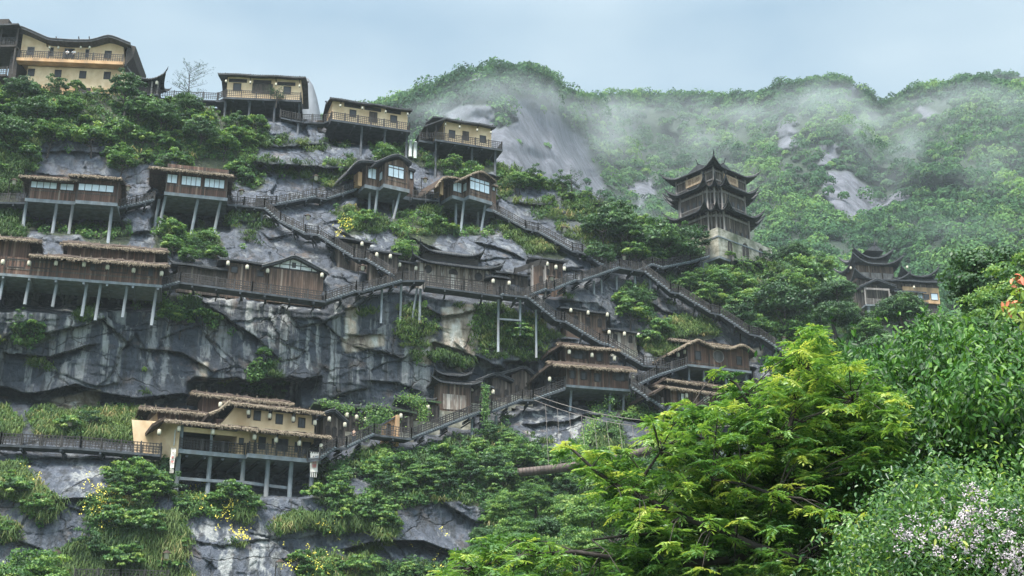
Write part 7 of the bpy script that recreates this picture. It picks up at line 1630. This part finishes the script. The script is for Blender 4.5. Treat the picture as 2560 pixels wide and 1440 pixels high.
# --- glossy dark tree behind it on the right
def bigleaf_tree(name, label, Y, sil, n, per, ll, lw, mat, base, trunkpts, tm=.45, droop=.6, dY=1.6, extra=None, spread=.28, young=0.0, clump=0):
    r = empty(name, (at(base[0], base[1], Y).x, Y, -2)); tag(r, label, 'tree'); o0 = np.array(r.location)
    P_, x, y = poly_points(sil, n, Y, dY)
    if clump: P_ = P_[:clump][rng.integers(0, clump, n)] + rng.normal(size=(n, 3)) * np.array([.42, .35, .3])
    n = len(P_); c = P_[:, None] + rng.normal(size=(n, per, 3)) * spread; d = unit(rng.normal(size=(n, per, 3)) * np.array([1, 1, .5]) + np.array([0, -.2, -droop]))
    N = unit(rng.normal(size=(n, per, 3)) * .5 + np.array([0, -.6, .8])); t = np.clip(tm + .2 * rng.normal(size=(n, 1)) + .12 * rng.normal(size=(n, per)), 0, 1)
    V, Q = leafs(c.reshape(-1, 3) - o0, d.reshape(-1, 3), N.reshape(-1, 3), ll * (.7 + .6 * rng.random(n * per)), lw, .3); link('crown', np_mesh('crown', V, Q, M[mat], True, {'tint': np.repeat(t.ravel(), 6)}), r)
    mb = MB(); first = True
    for l in trunkpts: limb(mb, l, Y, .16 if first else .07, .02); first = False
    mb.v = [tuple(np.array(v) - o0) for v in mb.v]; mb.build('trunk', M['bark'], r, True); return r, o0
bigleaf_tree('tree', 'glossy dark green tree with drooping oval leaves at the right edge of the foreground', 28, [(1950, 960), (1990, 910), (2060, 950), (2130, 900), (2170, 905), (2250, 900), (2330, 870), (2370, 830), (2420, 850), (2470, 880), (2530, 850), (2700, 820), (2700, 1380), (2400, 1330), (2250, 1300), (2050, 1330), (1960, 1150)], 1500, 34, .15, .07, 'leaf_gloss', (2420, 1440),
    [[(2420, 1900), (2410, 1500), (2400, 1200), (2420, 1000), (2430, 900)], [(2400, 1300), (2300, 1150), (2200, 1000), (2150, 940)], [(2400, 1200), (2500, 1080), (2580, 960)], [(2405, 1400), (2250, 1280), (2080, 1150), (2000, 1020)]], .42, .7, 2.2, clump=170)
# --- low flowering shrub in the corner
rf, of = bigleaf_tree('flowering_tree', 'light green tree with clusters of pale lilac blossom in the bottom right corner', 21, [(2130, 1460), (2190, 1390), (2170, 1320), (2250, 1260), (2330, 1215), (2400, 1230), (2450, 1270), (2560, 1240), (2700, 1220), (2700, 1480)], 1050, 26, .085, .042, 'leaf_bright', (2400, 1440), [[(2400, 1900), (2400, 1600), (2395, 1440), (2380, 1300)], [(2398, 1500), (2480, 1400), (2560, 1290)], [(2400, 1560), (2300, 1440), (2230, 1340)]], .34, .35, 1.2, None, .2, clump=150)
for i in range(16):
    cx = [2420, 2450, 2395, 2440, 2480, 2300, 2330, 2270, 2540, 2555, 2520, 2470, 2530, 2560, 2360, 2410][i]; cy = [1240, 1275, 1290, 1310, 1330, 1360, 1340, 1325, 1380, 1300, 1400, 1420, 1430, 1340, 1345, 1355][i]
    c0 = np.array(tuple(at(cx, cy, 18.6 + .3 * rng.random()))); n = 120; sub_ = rng.normal(size=(9, 3)) * np.array([.16, .10, .12]); C = c0 + sub_[rng.integers(0, 9, n)] + rng.normal(size=(n, 3)) * .035; V, Q = diamonds(C - of, unit(rng.normal(size=(n, 3)) + np.array([0, -.8, .6])), .042, .024)
    link('blossom', np_mesh('blossom', V, Q, M['blossom']), rf)
# --- reddish young shoots at the far right edge
rs = empty('sapling', (at(2560, 760, 15).x, 15, -2)); tag(rs, 'slim shoots with red and yellow young leaves poking in at the right edge', 'sapling'); os_ = np.array(rs.location); mb = MB()
for l in ([(2700, 1200), (2620, 900), (2570, 760), (2545, 715)], [(2620, 900), (2560, 800), (2520, 765)]): limb(mb, l, 15, .03, .008)
mb.v = [tuple(np.array(v) - os_) for v in mb.v]; mb.build('stem', M['bark'], rs)
for cx, cy, nn, mt in ((2548, 708, 12, 'young_red'), (2522, 752, 9, 'young_red'), (2560, 730, 26, 'leaf_bright'), (2528, 775, 20, 'leaf_bright'), (2565, 790, 40, 'leaf_bright')):
    c0 = np.array(tuple(at(cx, cy, 15))); C = c0 + rng.normal(size=(nn, 3)) * .05; V, Q = leafs(C - os_, unit(rng.normal(size=(nn, 3)) + np.array([0, 0, -.4])), unit(rng.normal(size=(nn, 3)) + np.array([0, -1, .5])), .11, .045, .3)
    link('young_leaves', np_mesh('young_leaves', V, Q, M[mt], True, {'tint': np.full(len(V), .75)}), rs)

# --- middle-distance trees, each with its own crown and trunk
BT = []
for k, (rr_, hh, nc_, per_, ls, mt, fl_) in enumerate([(3.6, 3.2, 130, 110, .30, 'leaf', .75), (4.0, 3.0, 150, 110, .30, 'leaf_dark', .75), (3.2, 3.8, 130, 110, .26, 'leaf', .8)]):
    V, Q, T = crown(rr_, hh, nc_, per_, ls, .6, .4, fl_); BT.append((np_mesh('crown', V, Q, M[mt], False, {'tint': T}), rr_, hh))
mid = []
def mtree(px, py, Y, k, sc, label, zs=1.0):
    """py: the photo row of the crown's top"""
    me, rr_, hh = BT[k]; p = at(px, py, Y); cz = p.z - hh * sc * zs * .95; r = empty('tree', (p.x, Y, -2 if Y < 115 else drop((p.x, Y, cz), 60)), 0); g0 = r.location.z
    c = link('crown', me, r, (0, 0, cz - g0)); c.scale = (sc, sc, sc * zs); c.rotation_euler = (0, 0, rng.random() * 6.28)
    h = cz - g0 + .5; mb = MB(); mb.tube([(0, 0, -.5), (.15, 0, h * .4), (-.1, .1, h * .75), (0, 0, h)], [.30, .24, .18, .08], 8)
    for q in range(6): a = q * 1.05; mb.tube([(0, 0, h * .8), (math.cos(a) * rr_ * sc * .4, math.sin(a) * rr_ * sc * .4, h * .8 + hh * sc * .4), (math.cos(a) * rr_ * sc * .7, math.sin(a) * rr_ * sc * .7, h * .8 + hh * sc * .75)], [.1, .06, .02], 5)
    mb.build('trunk', M['bark'], r, True); tag(r, label, 'tree', 'trees in front of the cliff')
MT = [(1270, 1235, 112, 2, 0.5, 'grey-green round tree at the foot of the big green slope, leftmost of that row'), (1340, 1215, 112, 2, 0.39, 'grey-green round tree directly under the left end of the rusty pipe'), (1410, 1240, 112, 0, 0.5, 'round tree under the middle of the rusty pipe'), (1360, 1290, 100, 1, 0.39, 'dark tree in the gully below the rusty pipe'), (1220, 1320, 105, 1, 0.33, 'small dark tree at the right end of the low rock overhang'),
    (1480, 1245, 95, 0, 0.55, 'bluish green tree behind the left arm of the bright tree'), (1530, 1190, 110, 1, 0.44, 'dark tree right under the right half of the rusty pipe'), (1440, 1325, 80, 0, 0.45, 'light green tree low behind the bright tree, left of its main mass'), (1290, 1300, 90, 0, 0.42, 'light green bush-like tree above the bottom tip of the bright tree'), (1620, 1150, 110, 1, 0.50, 'dark tree below the pale tall stilt'), (1180, 1375, 100, 0, 0.36, 'low leafy tree at the bottom beside the rock overhang'),
    (85, 1382, 95, 0, 0.72, 'rounded bright green tree top in the bottom left corner'), (2525, 625, 62, 1, 0.72, 'tall dark glossy tree just right of the far pavilion'), (2590, 640, 60, 1, 0.68, 'tall dark tree at the right edge behind the red young leaves'), (2580, 640, 58, 2, 0.65, 'dark tree cut by the right edge of the frame'), (2490, 700, 64, 0, 0.5, 'lower tree in front of the annex of the far pavilion'), (2470, 745, 55, 2, 0.50, 'mid green tree below the tall dark tree at the right'), (2560, 770, 50, 0, 0.54, 'mid green tree above the glossy dark tree at the right edge'), (2360, 800, 60, 2, 0.50, 'bright mid green tree between the pavilion and the glossy tree'),
    (2250, 745, 150, 1, 0.74, 'grey-green domed tree standing right in front of the far pavilion'), (2160, 800, 150, 0, 0.61, 'leafy tree left below the porch of the far pavilion'), (2080, 760, 150, 1, 0.66, 'dark tree left of the far pavilion on the slope'), (2300, 830, 110, 1, 0.61, 'dark tree below the rail of the pavilion annex'), (2200, 850, 120, 1, 0.61, 'dark tree in the hollow below the far pavilion'), (2090, 855, 100, 0, 0.34, 'light green tree top just behind the tip of the bright tree'), (2130, 880, 90, 0, 0.39, 'light green tree behind the second tip of the bright tree'), (2040, 640, 190, 0, 0.72, 'green tree on the shoulder right of the pagoda base'), (1985, 615, 190, 1, 0.61, 'tree close to the right corner of the pagoda base'), (2090, 700, 170, 1, 0.66, 'tree halfway between pagoda and far pavilion'), (2270, 880, 80, 2, 0.44, 'mid green tree above the glossy tree, left of centre'), (2380, 860, 65, 0, 0.50, 'mid green tree just above the glossy tree')]
MT += [(1340, 1340, 75, 0, .42, 'light green round tree top left of the bright tree at the very bottom'), (1230, 1395, 75, 0, .36, 'light green tree top at the bottom edge left of the bright tree tip')]
for a in MT: mtree(*a)
# bare-branched conifer-like trees on the ridge
def thin_tree(px, py, h, label, dens=1.0, dY=0):
    p = surf(px, py) if py > 300 or px < 0 else at(px, py, Ff(px, py) + dY); r = empty('thin_tree', tuple(p)); tag(r, label, 'tree'); mb = MB(); mb.tube([(0, 0, -.5), (.1, 0, h * .5), (0, 0, h)], [.11, .07, .02], 6); C = []
    for k in range(int(26 * dens)):
        z = h * (.22 + .76 * k / (26 * dens)); a = rng.random() * 6.28; L = h * .42 * math.sin(math.pi * (1 - z / h) ** .6 * .85 + .1) + .3; q = Vector((math.cos(a) * L, math.sin(a) * L * .6, L * .45)); mb.tube([(0, 0, z), tuple(Vector((0, 0, z)) + q * .5), tuple(Vector((0, 0, z)) + q)], [.035, .02, .008], 4)
        for f in np.linspace(.35, 1, 7):
            e = Vector((0, 0, z)) + q * f; s_ = e + Vector((rng.normal() * .3, rng.normal() * .3, .3)); mb.tube([tuple(e), tuple(s_)], [.012, .005], 3); C += [tuple(s_ + Vector(rng.normal(size=3) * .10)) for _ in range(5)]
    mb.build('trunk', M['bark'], r); C = np.array(C); V, Q = diamonds(C, unit(rng.normal(size=C.shape)), .17, .07); link('foliage', np_mesh('foliage', V, Q, M['leaf_dark'], False, {'tint': np.full(len(V), .35)}), r)
thin_tree(466, 268, 6.0, 'thin airy pine tree standing against the sky between the kiosk and left yellow house')
thin_tree(1428, 500, 4.0, 'almost bare small tree on the slope above the right gabled stair', .7)
thin_tree(1500, 545, 3.6, 'thin wispy tree just right of the almost bare one on the slope', .8)
thin_tree(690, 262, 2.2, 'tiny pine in front of the left yellow house', .8, -4)

# ================================================================== AIR
hz = bpy.data.materials.new('haze'); hz.use_nodes = True; nt = hz.node_tree; nt.nodes.clear(); o = nd(nt, 'ShaderNodeOutputMaterial'); v = nd(nt, 'ShaderNodeVolumePrincipled')
v.inputs['Color'].default_value = (.80, .90, 1.0, 1); v.inputs['Density'].default_value = HAZE; v.inputs['Anisotropy'].default_value = 0.2; nt.links.new(v.outputs[0], o.inputs['Volume'])
hb = MB().box(-1200, -60, -3, 1200, 1250, 520).build('haze', hz); tag(hb, 'thin bluish mountain haze', None, None, 'stuff')

ms = bpy.data.materials.new('mist'); ms.use_nodes = True; nt = ms.node_tree; nt.nodes.clear(); o = nd(nt, 'ShaderNodeOutputMaterial'); v = nd(nt, 'ShaderNodeVolumePrincipled')
v.inputs['Color'].default_value = (.88, .95, 1.0, 1); v.inputs['Density'].default_value = .0080; nt.links.new(v.outputs[0], o.inputs['Volume'])
# one closed bank of even density clinging to the ridges; its depth swells and thins to nothing
GX, GY = 300, 130; bx_ = np.linspace(880, 2800, GX); by_ = np.linspace(150, 720, GY); BX, BY = np.meshgrid(bx_, by_)
sk_ = np.interp(BX, mpx, mS); tq = np.clip((1500 - BY) / (1500 - sk_), 0, 1) * (MNT - 1); jq = np.clip((BX + 400) / 3360 * (MNX - 1), 0, MNX - 1)
ker = np.ones(9) / 9; Ysm = Ym.copy()
for ax in (0, 1):
    for _ in range(2): Ysm = np.apply_along_axis(lambda v: np.convolve(np.pad(v, 4, mode='edge'), ker, 'valid'), ax, Ysm)
YY = Ysm[np.round(tq).astype(int), np.round(jq).astype(int)]
Tm = np.zeros(BX.shape)
for cx_, cy_, rx_, ry_, w_, an in [(1640, 250, 420, 95, 1.0, 0), (1300, 215, 300, 70, .25, 0), (2150, 240, 420, 90, .65, 0), (2480, 210, 250, 80, .9, 0), (1540, 330, 120, 95, .8, .3), (1720, 350, 170, 70, .9, -.2), (1850, 270, 130, 50, .9, 0), (1430, 250, 70, 80, .6, .3), (2180, 290, 80, 90, 1.0, .5), (2260, 380, 60, 120, .8, .5), (1240, 230, 110, 40, .55, .2), (1080, 270, 120, 50, .6, 0), (2520, 210, 160, 45, .9, 0), (1780, 440, 170, 60, .55, .1), (2060, 240, 60, 60, .45, 0), (1620, 520, 150, 50, .4, 0), (2480, 420, 120, 90, .35, .3), (2400, 560, 200, 60, .3, 0)]:
    dx_, dy_ = BX - cx_, BY - cy_; u_ = (dx_ * math.cos(an) + dy_ * math.sin(an)) / rx_; v_ = (-dx_ * math.sin(an) + dy_ * math.cos(an)) / ry_
    Tm = np.maximum(Tm, w_ * np.clip(1 - np.sqrt(u_ * u_ + v_ * v_), 0, 1) ** 1.2)
wis = np.clip(.75 + .75 * fbm(BX / 110 + BY / 160, BY / 75 - BX / 260, 301, 3), .15, 1.3)
Tm = (50 * Tm + 15 * np.clip(1 - (BY - sk_) / 260, 0, 1) * np.clip((BX - 980) / 200, 0, 1)) * wis; Tm[:1] = 0; Tm[-1:] = 0; Tm[:, :1] = 0; Tm[:, -1:] = 0
for _ in range(8): Tm = (Tm + np.roll(Tm, 1, 0) + np.roll(Tm, -1, 0) + np.roll(Tm, 1, 1) + np.roll(Tm, -1, 1)) / 5
Tm *= np.clip((BY - sk_ + 15) / 45, 0, 1); Tm[Tm < .4] = 0
bd_ = Tm > 0
for ax in (0, 1):
    for sg in (1, -1): Tm = Tm * np.roll(bd_, sg, ax)
Tm[:1] = 0; Tm[-1:] = 0; Tm[:, :1] = 0; Tm[:, -1:] = 0
ba_, bc_ = rays(BX, BY); fr = YY - 15 - Tm; bkk = YY - 15
VF = np.stack([ba_ * fr, fr, bc_ * fr], -1).reshape(-1, 3); VB = np.stack([ba_ * bkk, bkk, bc_ * bkk], -1).reshape(-1, 3)
Q = gridq(GY, GX); live = (Tm.ravel()[Q] > 0).any(1); Q = Q[live]
zero = np.where(Tm.ravel() <= 0, np.arange(GX * GY), np.arange(GX * GY) + GX * GY)     # both sheets share their rim
me = np_mesh('mist', np.concatenate([VF, VB]), np.concatenate([Q[:, ::-1], zero[Q]]), ms, True)
tag(link('mist', me), 'drifting mist clinging to the mountain ridges', None, None, 'stuff')
